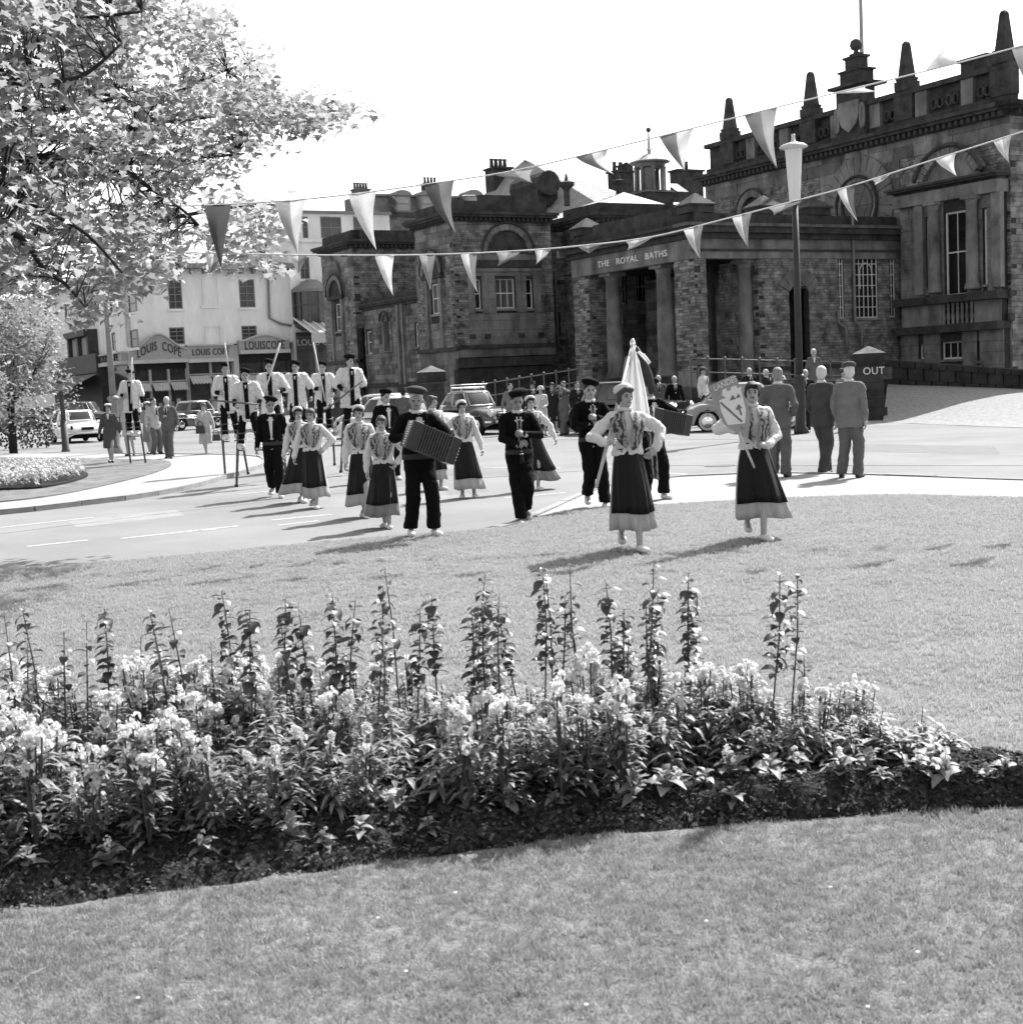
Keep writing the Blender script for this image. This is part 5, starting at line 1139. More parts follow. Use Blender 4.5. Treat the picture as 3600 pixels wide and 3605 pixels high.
    def torso(z0, grow, m_low=None, slv=1.0, sr=(.068, .055, .046), name='jacket', m=None, flare=1.0, disp=-.045):
        g = MB(); L0 = z0-.92
        pts = [pel+ln*L0]; rad = [((.165*fat*flare+grow), (.125*fat*flare+grow))]
        for l, rx, ry in ((0, .165*fat, .122*fat), (.14, .142*fat, .108*fat), (.3, .166, .122), (.42, .155, .1), (.49, .09, .07), (.515, .066, .062)):
            if l > L0+.03: pts.append(pel+ln*l); rad.append((rx+grow, ry+grow))
        g.tube(pts, rad, 16, up=up)
        for i in (0, 1):
            a, el, wr = arms[i]; g.capsule(a, el, sr[0], sr[1]); g.capsule(neck-ln*.025, a+V((0, 0, .004)), .05+grow*.3, sr[0]*.92)
            if slv > .55: g.capsule(el, el.lerp(wr, (slv-.5)*2-.04), sr[1], sr[2])
        o = obj(name, g, m, e); remesh(o, vox, 3, None, disp if det else 0); return o
    def trousers(m, r=(.1, .082, .072), z_end=.07):
        g = MB(); g.ell(pel+V((0, 0, -.02)), .165*fat, .125*fat, .13, 12, 8)
        for hp, kn, an in legs: g.capsule(hp, kn, r[0], r[1]); g.tube([kn, kn.lerp(an, .5), kn.lerp(an, 1.0)+V((0, 0, -z_end+.05)), kn.lerp(an, 1.0)+V((0, .0, -z_end+.02))], [r[1], (r[1]+r[2])/2, r[2], r[2]*1.02], 12)
        o = obj('trousers', g, m, e); remesh(o, vox, 3, None, -.032 if det else 0)
    F = lambda zz, w=0: (pel+ln*(zz-.92))            # axis point at a height
    def front(x, zz, off):
        c = F(zz); l = zz-.92; rx, ry = (.166, .122) if l > .22 else (.15*fat, .115*fat); return V((x, c.y-ry*math.sqrt(max(.05, 1-(x/(rx+.03))**2))-off, c.z))
    def vfront(m, top=1.42, bot=1.12, wt=.055, wb=.012, off=.034, nm='shirt_front'):
        mb = MB(); zz = [bot+(top-bot)*i/5 for i in range(6)]; ribbon(mb, [front(0, q, off if q < 1.36 else off-.022*(q-1.36)/.06) for q in zz], [(1, 0, 0)]*6, [wb+(wt-wb)*i/5 for i in range(6)], .01); obj(nm, mb, m, e)
    if kind in ('suit', 'folk_m'):
        short = kind == 'folk_m'; um = upper or (m_blk if short else m_grey); lm = lower or um
        trousers(lm, (.105, .088, .08) if not short else (.1, .086, .082), .05 if not short else .02)
        torso(.96 if short else .76, .022, m=um, name='jacket', flare=1.0 if short else 1.08)
        vfront(m_wht, bot=1.0 if short else 1.15, wt=.062, wb=.026); 
        obj('collar', MB().tube([neck+V((.062*math.cos(R(a)), .06*math.sin(R(a))-.006, .015+.012*math.sin(R(a)))) for a in range(0, 361, 30)], (.026, .012), 6, up=(0, 0, 1)), m_wht, e)
        if det and not f:
            mb = MB()
            if short: mb.ell(front(.03, 1.405, .03), .035, .014, .02, 8, 6); mb.ell(front(-.03, 1.405, .03), .035, .014, .02, 8, 6)
            else: ribbon(mb, [front(0, q, .043) for q in (1.4, 1.3, 1.18)], [(1, 0, 0)]*3, [.014, .02, .026], .006)
            obj('bow_tie' if short else 'tie', mb, m_blk if short else (tie or m_dgrey), e)
        for k in (1, -1):
            mb = MB(); ribbon(mb, [front(k*.062, 1.43, .028), front(k*.062, 1.3, .042), front(k*.022, 1.13 if not short else 1.02, .042)], [(1, 0, 0)]*3, [.022, .03, .008], .012); obj('lapel', mb, um, e)
        if short: mb = MB().tube([F(.99), F(.9)], [(.178*fat, .135*fat), (.182*fat, .138*fat)], 20, up=up); obj('sash', mb, m_sash_b, e, smooth=True)
        for i in (0, 1):
            a, el, wr = arms[i]; d = (wr-el).normalized(); obj('shirt_cuff', MB().tube([wr-d*.03, wr+d*.008], [.04, .038], 10), m_wht, e, smooth=True)
    elif kind == 'folk_f':
        torso(.98, .012, m=m_wht, name='blouse', sr=(.066, .06, .046))
        obj('collar', MB().tube([neck+V((.058*math.cos(R(a)), .056*math.sin(R(a)), .02)) for a in range(0, 361, 30)], (.022, .012), 6, up=(0, 0, 1)), m_wht, e)
        hm = (hem or .30)-.11; hx = (legs[0][1].x+legs[1][1].x)/2+sway[0]; hyy = (legs[0][2].y+legs[1][2].y)/2+sway[1]; lv = []
        for j in range(10): t = j/9; lv.append((hx*t**1.5, hyy*t**1.3+pel.y*(1-t), 1.0-(1.0-hm)*t, .13+.085*wide*t**.8, .105+.125*t**.8))
        fk = min((l[1] for l in legs), key=lambda q: q.y); bg_ = (math.atan2(fk.y-.1, fk.x) % (2*math.pi), .2)
        sk = skirt(lv, 11, .055, 88, seed=seed, zr=(1., hm), bulge=bg_); o = obj('skirt', sk, lower or m_pet, e, smooth=True); so_ = o.modifiers.new('t', 'SOLIDIFY'); so_.thickness = .006
        lv2 = [(cx, cy, zz, rx+.014, ry+.014) for cx, cy, zz, rx, ry in lv[:8]]; lv2 = [(0, 0, 1.03, .142, .115)]+lv2
        sk = skirt(lv2, 11, .055, 60, a0=198, a1=346, seed=seed, zr=(1., hm), bulge=bg_); o = obj('apron', sk, upper or m_blk2, e, smooth=True); so_ = o.modifiers.new('t', 'SOLIDIFY'); so_.thickness = .006
        obj('waistband', MB().tube([F(1.05), F(.985)], [(.148, .121), (.15, .123)], 20, up=up), upper or m_blk2, e, smooth=True)
        for k in (1, -1):
            pts = [neck+V((k*.02, .085, -.05)), neck+V((k*.075, .04, -.01)), sh[0 if k > 0 else 1]*.6+neck*.4+V((0, -.02, .055)), front(k*.115, 1.33, .04), front(k*.095, 1.22, .05), front(k*.06, 1.1, .045), front(k*.03, 1.03, .04)]
            mb = MB(); ribbon(mb, pts, [(.8*k, .5, -.2), (1*k, .3, -.25), (1*k, 0, -.35), (1*k, .45, -.2), (1*k, .4, 0), (1*k, .3, 0), (1, 0, 0)], [.055, .07, .088, .088, .074, .055, .03], .012); o = obj('shawl', mb, m_shawl, e, smooth=False)
            sb = o.modifiers.new('s', 'SUBSURF'); sb.levels = 1; sb.render_levels = 2
        mb = MB(); mb.add([neck+V((.1, .09, -.03)), neck+V((-.1, .09, -.03)), neck+V((-.15, .13, -.2)), F(1.05)+V((0, .17, 0)), neck+V((.15, .13, -.2))], [(0, 1, 2, 3, 4)]); obj('shawl_back', mb, m_shawl, e)
    elif kind == 'stilt':
        trousers(m_blk, (.1, .08, .062)); torso(.6, .052, m=m_flc, slv=.42, sr=(.1, .095, .08), name='fleece_coat', flare=1.1, disp=.05)
        torso(.98, .02, m=m_blk, name='jersey', sr=(.06, .052, .044))
        mb = MB(); ribbon(mb, [front(0, q, .062+.014*(1.4-q)) for q in (.64, .8, 1.0, 1.2, 1.36, 1.43)], [(1, 0, 0)]*6, [.05, .045, .042, .045, .05, .05], .02); obj('waistcoat', mb, m_blk, e)
        vfront(m_wht, bot=1.3, wt=.03, wb=.006, off=.076); mb = MB(); mb.ell(front(0, 1.4, .086), .03, .014, .022, 8, 6); obj('neckerchief', mb, m_blk, e)
        for i in (0, 1):
            hp, kn, an = legs[i]; mb = MB(); mb.ell(an+V((0, -.02, -.02)), .09, .11, .075, 10, 7); o = obj('fleece_gaiter', mb, m_flc, e, smooth=True)
    elif kind in ('coat', 'dress'):
        um = upper or m_pale; z0 = hem or .5
        g = MB(); pts = [F(1.435), F(1.41), F(1.34), F(1.22), F(1.06), F(.9), F(.7), F(z0)]; rad = [(.075, .07), (.11, .085), (.182, .125), (.186, .142), (.162*fat, .128*fat), (.192*fat, .152*fat), (.205*fat, .175*fat), (.22*fat, .2*fat)]
        if kind == 'dress': rad = [(a-.02, c-.018) for a, c in rad]
        g.tube(pts, rad, 16, up=up)
        for i in (0, 1):
            a, el, wr = arms[i]; g.capsule(a, el, .07, .058); g.capsule(neck-ln*.03, a, .055, .066)
            if kind == 'coat': g.capsule(el, el.lerp(wr, .9), .058, .05)
        o = obj('coat' if kind == 'coat' else 'dress', g, um, e); remesh(o, vox, 3, None, -.03 if det else 0)
        if det:
            vfront(m_wht, bot=1.26, wt=.045, wb=.01, off=.05)
            for k in (1, -1): mb = MB(); ribbon(mb, [front(k*.06, 1.43, .03), front(k*.062, 1.33, .05), front(k*.015, 1.22, .055)], [(1, 0, 0)]*3, [.025, .032, .01], .012); obj('lapel', mb, um, e)
        if lower: g = MB().tube([F(z0+.1), F(z0-.12)], [(.17, .14), (.19, .16)], 16, up=up); obj('skirt', g, lower, e, smooth=True)
    # head: face, hair, hat
    if det:
        for k in (1, -1):
            obj('eye', MB().ell(Hd(k*.031, -.078, .004), .0135, .009, .0075, 8, 6, HM), m_eye, e, smooth=True); obj('eyebrow', MB().tube([Hd(k*.014, -.086, .02), Hd(k*.032, -.084, .026), Hd(k*.05, -.072, .02)], [.0035, .005, .003], 5), m_hair if hair is not m_hairg else m_hairg, e)
        obj('mouth', MB().tube([Hd(-.024, -.083, -.052), Hd(-.008, -.0925, -.05), Hd(.008, -.0925, -.05), Hd(.024, -.083, -.052)], [.003, .0055, .0055, .003], 6), m_lip, e)
    hm_ = hair or m_hair
    h = MB()
    if f: h.ell(Hd(0, .018, .035), .085, .098, .098, 14, 10, HM); h.ell(Hd(0, .055, -.02), .07, .058, .07, 12, 8, HM); [h.ell(Hd(k*.07, .01, -.005), .018, .045, .05, 8, 6, HM) for k in (1, -1)]; h.ell(Hd(.02, -.06, .075), .055, .04, .03, 10, 6, HM)
    else: h.ell(Hd(0, .02, .042), .081, .094, .088, 14, 10, HM); h.ell(Hd(0, .05, -.02), .072, .06, .07, 12, 8, HM)
    ho = obj('hair', h, hm_, e); remesh(ho, max(.012, vox*.9), 1, None, .012 if det else 0)
    if hat == 'beret': HB = HM @ Matrix.Rotation(R(14+hatt), 3, 'Y') @ Matrix.Rotation(R(-8), 3, 'X'); mb = MB().ell(Hd(.012, .005, .118), .126, .132, .052, 18, 8, HB); mb.lathe(Hd(0, 0, .075), [(.087, 0), (.096, .03), (.08, .05)], 16, HB); mb.tube([hc+HB @ V((0, 0, .15)), hc+HB @ V((0, 0, .175))], .006, 5); obj('beret', mb, hatm or m_blk, e, smooth=True)
    elif hat == 'cap': mb = MB().ell(Hd(0, .0, .105), .112, .135, .055, 16, 8, HM @ Matrix.Rotation(R(12), 3, 'X')); o = obj('flat_cap', mb, hatm or m_cap, e, smooth=True); obj('peak', MB().ell(Hd(0, -.115, .072), .075, .06, .012, 12, 6, HM @ Matrix.Rotation(R(14), 3, 'X')), hatm or m_cap, o, smooth=True)
    elif hat == 'hat': mb = MB().lathe(Hd(0, .005, .065), [(.155, .004), (.158, .0), (.155, -.006), (.096, .0), (.094, .06), (.084, .1), (.05, .095), (.01, .085)], 18, HM); obj('hat', mb, hatm or m_hat, e, smooth=True)
    elif hat == 'bucket': mb = MB().lathe(Hd(0, .005, .03), [(.15, -.02), (.105, .03), (.098, .07), (.085, .105), (.04, .12), (.005, .122)], 16, HM); obj('hat', mb, hatm or m_straw, e, smooth=True)
    elif hat == 'band': mb = MB().lathe(Hd(0, .028, .045), [(.084, 0), (.093, .02), (.096, .045), (.084, .07), (.045, .084), (.01, .087)], 18, HM @ Matrix.Rotation(R(-26), 3, 'X')); obj('white_cap', mb, hatm or m_wht, e, smooth=True)
    elif hat == 'beretw': mb = MB().ell(Hd(.0, .01, .1), .11, .115, .045, 16, 8, HM); obj('soft_hat', mb, hatm or m_straw, e, smooth=True)
    e['_dir'] = 0; del e['_dir']
    return dict(e=e, s=s, M=Matrix.Translation((P.x, P.y, z)) @ Matrix.Rotation(yaw, 4, 'Z') @ Matrix.Scale(s, 4), wr=[a[2] for a in arms], legs=legs, hc=hc, neck=neck, P=P)
def Lm(p, v): return p['M'] @ Vector(v)
def stick(name, a, b, r, label, m, cat='staff', grp=None):
    a = Vector(a); b = Vector(b); lo = a if a.z < b.z else b
    o = obj(name, MB().tube([a, b], [r, r*.9], 8), m, smooth=True, origin=tuple(lo)); return tag(o, label, cat, grp)

FM = 'folk musicians and dancers in procession'; SW = 'stilt walkers'; SP = 'spectators'
yw = lambda d: R(d)                      # yaw turns the person to their left (viewer's right) when positive
# --- leading women
fw = person(2222, 1962, 1.66, R(8), 'woman leading with the flag over her shoulder, patterned shawl and long black apron', 'folk_f', 2, feet=((.03, -.27), (-.05, .2)), lift=(0, .09), hands=((.3, .0, 1.03), (-.27, -.24, 1.12)), elb=((1, .5, -.3), (-1, .35, -.4)), hold=(((-.75, -.3, -.6), (-.3, .9, 0), (0, -1, 0)), ((.6, -.6, .3), (.4, .5, -.5), (.4, -.2, .9))), curl=(30, 75), head=(22, 2), sex='f', hat='band', hair=m_hairb, hem=.33, sway=(.03, .0), wide=1.15, lean=R(-3), group=FM, seed=3)
sg = person(2662, 1922, 1.63, R(5), 'smiling dark-haired woman carrying the crested shield board on a stick', 'folk_f', 2, feet=((.02, -.24), (-.04, .2)), lift=(0, .1), hands=((.08, -.27, 1.02), (-.22, -.16, 1.2)), elb=((1, .5, -.5), (-1, .2, -.5)), hold=(((-.9, -.2, .1), (0, .8, -.6), (0, -.2, 1)), ((.3, -.8, .5), (.6, .4, 0), (0, .3, 1))), curl=(75, 75), head=(-14, -2), sex='f', hair=m_hair, hem=.34, sway=(.1, .03), wide=1.9, group=FM, seed=8)
# --- musicians
ac = person(1490, 1908, 1.70, R(14), 'stocky man in beret playing a button accordion at the front left', 'folk_m', 2, feet=((.12, -.1), (-.13, .04)), lift=(0, 0), hands=((.33, -.26, 1.0), (-.13, -.30, 1.17)), elb=((1, .4, -.4), (-1, .35, -.5)), hold=(((.1, -.9, .1), (-1, 0, 0), (0, 0, 1)), ((.75, -.6, .1), (.4, .8, 0), (0, 0, 1))), curl=(35, 45), head=(-10, 6), hat='beret', hatm=mat('dark worn beret', .035, .95, var=.4, scale=20), hair=m_hairg, fat=1.12, skin=m_skin2, group=FM, hatt=-6)
cl = person(1838, 1842, 1.69, R(6), 'man in large beret blowing a clarinet, head bowed', 'folk_m', 2, feet=((.05, -.02), (-.04, -.26)), lift=(.09, 0), hands=((.05, -.27, 1.16), (-.04, -.29, 1.03)), elb=((1, .3, -.4), (-1, .3, -.4)), hold=(((-.8, -.45, .2), (0, .9, -.4), (0, 0, 1)), ((.8, -.45, .2), (0, .9, -.4), (0, 0, 1))), curl=(55, 55), head=(6, 16), hat='beret', group=FM, hatt=-26, skin=m_skin2)
fl = person(2092, 1800, 1.72, R(10), 'young man in beret playing a short pipe behind the flag woman', 'folk_m', 2, lift=(0, .08), feet=((.09, -.26), (-.05, .16)), hands=((.03, -.25, 1.22), (-.05, -.27, 1.13)), elb=((1, .3, -.5), (-1, .3, -.5)), hold=(((-.8, -.45, .2), (0, .9, -.4), (0, 0, 1)), ((.8, -.45, .2), (0, .9, -.4), (0, 0, 1))), curl=(55, 55), head=(-2, 2), hat='beret', group=FM)
a2 = person(2300, 1768, 1.70, R(18), 'accordion player mostly hidden behind the flag and its bearer', 'folk_m', 2, feet=((.1, -.15), (-.08, .1)), hands=((.36, -.25, 1.08), (-.08, -.28, 1.15)), elb=((1, .3, -.4), (-1, .3, -.4)), hat='beret', group=FM)
ma = person(972, 1750, 1.72, R(4), 'man in dark jacket and wide sash walking beside the stilt walkers, arms down', 'folk_m', 2, lift=(0, .07), feet=((.1, -.24), (-.07, .2)), hands=((.27, .02, .84), (-.28, -.02, .82)), head=(10, 4), hat='beret', group=FM, skin=m_skin2)
mb_ = person(1372, 1690, 1.74, R(24), 'man in beret and bow tie looking aside behind the accordionist', 'folk_m', 2, feet=((.1, -.1), (-.08, .08)), head=(14, 0), hat='beret', group=FM)
# --- dancers
wa = person(1068, 1768, 1.56, R(2), 'dark-haired dancer half behind another, pale skirt swinging to the left', 'folk_f', 2, feet=((.04, -.15), (-.04, .15)), lift=(0, .04), head=(18, 0), sex='f', sway=(-.16, 0), wide=1.6, group=FM, seed=11, hat='band', hem=.28)
wb = person(1112, 1788, 1.55, R(0), 'bareheaded dancer with her left hand on her hip beside the stilts', 'folk_f', 2, feet=((.04, -.22), (-.05, .16)), lift=(0, .07), hands=((.2, -.06, 1.0), (-.3, -.12, .88)), elb=((1, .6, .1), (-.6, .6, -.2)), hold=(((-.7, -.4, -.5), (-.3, .9, 0), (0, -1, 0)), None), head=(-8, 0), sex='f', hair=m_hairb, sway=(.03, 0), group=FM, seed=14, hem=.3)
wc = person(1282, 1822, 1.58, R(4), 'dancer in white cap with patterned shawl left of the frizzy-haired one', 'folk_f', 2, feet=((.02, -.1), (.0, .16)), lift=(0, .05), hands=(None, (-.24, -.1, .85)), head=(-4, 2), sex='f', hat='band', group=FM, seed=17, hem=.3, sway=(-.05, .04), wide=1.25)
wd = person(1362, 1858, 1.46, R(-2), 'short bareheaded dancer with curly hair close beside the accordionist', 'folk_f', 2, feet=((.05, -.12), (-.04, .12)), hands=((.21, -.06, .98), (-.25, -.08, .86)), elb=((1, .6, .1), (-.6, .6, -.2)), head=(0, 2), sex='f', hair=m_hairb, group=FM, seed=21, hem=.3, lower=mat('grey skirt cloth', .2, .85, var=.12, scale=5), sway=(-.06, 0), wide=1.4)
we = person(1535, 1725, 1.64, R(30), 'dancer looking away to the right behind the accordion player', 'folk_f', 2, feet=((.05, -.1), (-.04, .12)), head=(30, 0), sex='f', hair=m_hairb, group=FM, seed=23)
wf = person(1640, 1752, 1.55, R(6), 'dancer in white cap with one hand on her hip and apron lifted aside', 'folk_f', 2, feet=((.14, -.1), (-.06, .0)), hands=((.33, -.02, .82), (-.2, -.05, 1.0)), elb=((1, .4, -.3), (-1, .6, .1)), head=(12, 2), sex='f', hat='band', group=FM, seed=27, hem=.27, wide=1.5, sway=(.05, 0))
wg = person(1880, 1725, 1.56, R(14), 'dancer hidden by the clarinettist, holding her grey skirt out to the right', 'folk_f', 2, feet=((.05, -.1), (-.04, .12)), hands=((.42, -.05, .93), (-.24, -.05, .86)), elb=((1, .5, -.2), (-1, .6, -.2)), sex='f', hat='band', group=FM, seed=31, lower=MATS['grey skirt cloth'], hem=.28, sway=(.24, 0), wide=1.5)
# --- stilt walkers
def stilter(px, Y, H, zf, yaw, label, lab2, hands, staff=None, sm=None, head=(0, 0), feet=((.12, -.05), (-.12, .1)), **k):
    p = person(px, 1500, H, yaw, label, 'stilt', 2, Y=Y, z=zf, feet=feet, hands=hands, head=head, hat='beret', group=SW, **k)
    for i, sd in ((0, 'left'), (1, 'right')):
        hp, kn, an = p['legs'][i]; top = Lm(p, kn.lerp(an, .25)+Vector(((.075, -.075)[i], 0, 0))); ft = Lm(p, an+Vector(((.075, -.075)[i], 0, -.05))); d = (ft-top).normalized(); gd = ft+d*((ft.z)/max(.2, -d.z))
        st = empty('stilt', (gd.x, gd.y, 0), 0, 'wooden stilt under the %s foot of the %s' % (sd, lab2), 'stilt', 'wooden stilts'); o = gd.copy(); o.z = 0
        obj('pole', MB().tube([top-o, ft-o, gd-o], [.028, .03, .024], 8), m_woodd, st, smooth=True); obj('tip', MB().lathe((0, 0, 0), [(.03, 0), (.038, .02), (.038, .05), (.028, .06)], 8), m_shoeb, st, smooth=True)
        fr_ = Lm(p, an+Vector((0, -.02, -.1)))-o; obj('foot_rest', MB().box(fr_.x-.07, fr_.x+.07, fr_.y-.1, fr_.y+.08, fr_.z-.03, fr_.z-.006), m_woodd, st)
        for q in (.35, .7): c = Lm(p, kn.lerp(an, q))-o; obj('strap', MB().tube([c+Vector((.085*math.cos(R(a)), .085*math.sin(R(a)), 0)) for a in range(0, 361, 30)], .012, 5), m_woodd, st)
    if staff:
        a, b = staff; stick('staff', atY(*a, Y-.35), atY(*b, Y-.35), .018, 'long %s staff %s the %s' % ('pale' if sm is m_wood else 'dark', 'carried by', lab2), sm, 'staff', 'walking staffs')
    return p
stilter(1240, 30, 1.68, .83, R(20), 'tallest stilt walker in front, looking right, dark staff slanting across him', 'tallest stilt walker in front', ((.34, -.06, .86), (-.22, -.22, 1.0)), ((1148, 1442), (1276, 1340)), m_woodd, head=(30, 0), lean=R(5), feet=((.14, -.16), (-.1, .18)))
stilter(1145, 33, 1.66, .80, R(10), 'stilt walker with an upright pale staff right behind the tallest one', 'stilt walker next to the tallest one', ((.25, -.15, .95), (-.12, -.25, 1.08)), ((1102, 1206), (1145, 1412)), m_wood, head=(-4, 0), lean=R(9), feet=((.1, .1), (-.14, -.16)))
stilter(1052, 32, 1.68, .80, R(0), 'stilt walker without a staff, third from the tallest, arms at his sides', 'stilt walker without a staff', ((.33, .02, .9), (-.3, -.12, .92)), None, None, lean=R(-2), feet=((.16, -.02), (-.1, -.16)), head=(-8, 0))
stilter(962, 28.5, 1.66, .80, R(4), 'stilt walker in mid group leaning a pale staff on his shoulder', 'stilt walker in mid group', ((.2, -.22, 1.06), (-.14, -.26, .98)), ((986, 1206), (920, 1420)), m_wood, head=(4, 4), lean=R(7), feet=((.12, -.2), (-.12, .12)))
stilter(876, 27, 1.52, .76, R(6), 'shortest stilt walker in open fleece, holding a dark staff level', 'shortest stilt walker', ((.24, -.2, .92), (-.24, -.24, .95)), ((735, 1408), (912, 1424)), m_woodd, feet=((.22, -.12), (-.2, .1)), head=(0, 4), lean=R(10))
stilter(806, 31, 1.66, .82, R(8), 'stilt walker with an upright pale staff left of the shortest one', 'stilt walker left of the shortest one', ((.24, -.1, .92), (-.14, -.25, 1.06)), ((790, 1206), (808, 1315)), m_wood, head=(10, 0), lean=R(3), feet=((.18, .08), (-.08, -.14)))
stilter(470, 37, 1.68, .86, R(4), 'lone stilt walker far left above the strolling townspeople', 'lone stilt walker at far left', ((.28, -.05, .85), (-.16, -.24, 1.04)), ((464, 1258), (461, 1420)), m_wood)
# --- townspeople at the right
person(2745, 1690, 1.80, R(160), 'grey-haired man in grey suit, back turned, behind the woman with the board', 'suit', 2, upper=m_grey, hair=mat('iron grey hair', .2, .7, var=.4, scale=40, bump=.5, bscale=80), head=(20, 0), feet=((.1, -.05), (-.1, .05)), hands=((.2, -.1, .95), (-.2, -.1, .95)), group=SP)
person(2898, 1672, 1.84, R(138), 'white-haired man in dark grey suit walking off beside the capped man', 'suit', 2, upper=mat('charcoal suit cloth', .06, .95, var=.2, scale=5, bump=.8, bscale=9, spec=.1), hair=m_hairg, feet=((.06, -.22), (-.08, .16)), head=(25, 0), hands=((.18, -.15, .9), (-.26, .05, .82)), group=SP)
person(2995, 1692, 1.80, R(150), 'man in tweed flat cap and baggy suit standing back to the camera', 'suit', 2, upper=m_mgrey, lower=m_grey, hat='cap', hair=m_hairg, feet=((.14, 0), (-.12, .04)), head=(28, 0), hands=((.2, -.06, .86), (-.24, .02, .84)), fat=1.1, group=SP)
person(2838, 1500, 1.76, R(-14), 'man in dark suit striding towards the camera by the lamp post', 'suit', 1, upper=m_dgrey, hair=m_hairg, feet=((.04, -.3), (-.05, .28)), lift=(0, .05), group=SP, Y=39)
person(2868, 1440, 1.62, R(-5), 'white-haired woman in open cardigan standing above the others by the pier', 'coat', 1, Y=42.5, z=.75, upper=m_grey, sex='f', hair=m_hairg, group=SP)
person(2755, 1480, 1.60, R(-10), 'woman in pale bucket hat between the light saloon and the lamp post', 'coat', 1, Y=39.5, upper=m_tan, sex='f', hat='bucket', group=SP)
person(2642, 1480, 1.74, R(10), 'balding man in dark suit behind the roof of the light grey saloon', 'suit', 1, Y=46.5, z=.15, upper=m_dgrey, hair=m_hairg, group=SP)
person(2700, 1480, 1.72, R(60), 'man in dark jacket turned away beyond the light grey saloon', 'suit', 1, Y=46, z=.1, upper=m_dgrey, hair=m_hairg, group=SP)
person(2478, 1480, 1.76, R(55), 'man in flat cap and waistcoat with white sleeves beyond the light saloon', 'suit', 1, Y=47, z=.2, upper=m_wht, lower=m_dgrey, hat='cap', group=SP)
person(2378, 1490, 1.74, R(5), 'bald man in black suit between the two right-hand parked cars', 'suit', 1, Y=45.5, upper=m_blk, hair=m_hairg, group=SP)
person(2322, 1480, 1.78, R(0), 'man in grey jacket beside the radiator of the old black saloon', 'suit', 1, Y=46.5, upper=m_grey, hair=m_hairg, group=SP)
person(2226, 1400, 1.62, R(0), 'person in pale jacket high on the porch steps behind the flag tip', 'coat', 1, Y=50.5, z=1.15, upper=m_tan, sex='f', hair=m_hair, group=SP)
person(2268, 1400, 1.62, R(-8), 'woman in black coat and pale hat on the porch steps', 'coat', 1, Y=50.2, z=.95, upper=m_blk, sex='f', hat='beretw', group=SP)
person(2972, 1480, 1.72, R(20), 'person in dark cap just showing behind the pair of suited men', 'suit', 1, Y=38.5, upper=m_tan, hat='cap', group=SP)
# --- townspeople by the parked cars
person(1802, 1500, 1.74, R(6), 'man in pale grey suit beside the saloon with the roof rack', 'suit', 1, Y=47, upper=m_mgrey, group=SP)
person(1880, 1500, 1.74, R(8), 'man in dark coat and hat behind the woman in white', 'suit', 1, Y=48.5, upper=m_dgrey, hat='hat', group=SP)
person(1908, 1500, 1.60, R(4), 'woman in white coat and cap clasping a handbag near the roof-rack saloon', 'coat', 1, Y=45, upper=m_wht, sex='f', hat='bucket', hem=.42, hands=((.08, -.24, 1.0), (-.08, -.24, 1.0)), group=SP)
person(1948, 1500, 1.70, R(0), 'woman in long dark coat between the white-coated woman and the photographer', 'coat', 1, Y=47, upper=m_dgrey, sex='f', hem=.4, group=SP)
cm = person(1988, 1500, 1.74, R(-35), 'man photographing with a camera raised to his eye', 'suit', 1, Y=45, upper=m_grey, feet=((.05, -.25), (-.05, .2)), hands=((.06, -.26, 1.5), (-.05, -.27, 1.5)), elb=((1, 0, -.6), (-1, 0, -.6)), group=SP, hair=m_hairb)
person(2036, 1500, 1.70, R(12), 'man in dark jacket watching beside the photographer', 'suit', 1, Y=46.5, upper=m_dgrey, group=SP)
person(1424, 1480, 1.74, R(160), 'man in felt hat seen from behind among the pale cars', 'suit', 1, Y=42.5, upper=m_grey, hat='hat', group=SP)
# --- townspeople at the left
L1 = person(395, 1640, 1.60, R(8), 'woman in long dark coat and pale hat walking nearest the island bed', 'coat', 1, upper=mat('slate coat cloth', .07, .95, var=.2, scale=8), sex='f', hat='beretw', hem=.42, feet=((.04, -.12), (-.04, .1)), group=SP)
person(462, 1612, 1.62, R(0), 'stout woman in pale two-piece below the lone stilt walker', 'coat', 1, upper=m_pale, lower=m_pale, sex='f', hat='beretw', fat=1.15, hem=.62, hands=((.12, -.2, 1.05), None), group=SP)
L3 = person(530, 1606, 1.62, R(4), 'woman in fawn coat carrying a white bag', 'coat', 1, upper=m_tan, sex='f', hat='beretw', hem=.4, hands=((.1, -.2, 1.05), (-.1, -.2, 1.08)), feet=((.04, -.12), (-.04, .1)), group=SP)
person(600, 1622, 1.76, R(0), 'man in open grey jacket walking right of the women, hand to chest', 'suit', 1, upper=m_grey, lower=m_grey, hair=m_hairg, hands=((.26, -.05, .86), (-.05, -.24, 1.15)), feet=((.06, -.12), (-.08, .12)), group=SP)
L5 = person(728, 1606, 1.60, R(-6), 'woman in pale belted coat walking alone with a dark handbag', 'coat', 1, upper=m_pale, sex='f', hair=m_hairb, hem=.4, feet=((.03, -.15), (-.03, .12)), hands=((.3, -.05, .86), (-.2, -.15, 1.0)), group=SP)
person(552, 1592, 1.74, R(40), 'man in pale jacket turned away behind the townspeople', 'suit', 1, upper=m_pale, lower=m_grey, group=SP, Y=43)
run_deferred()
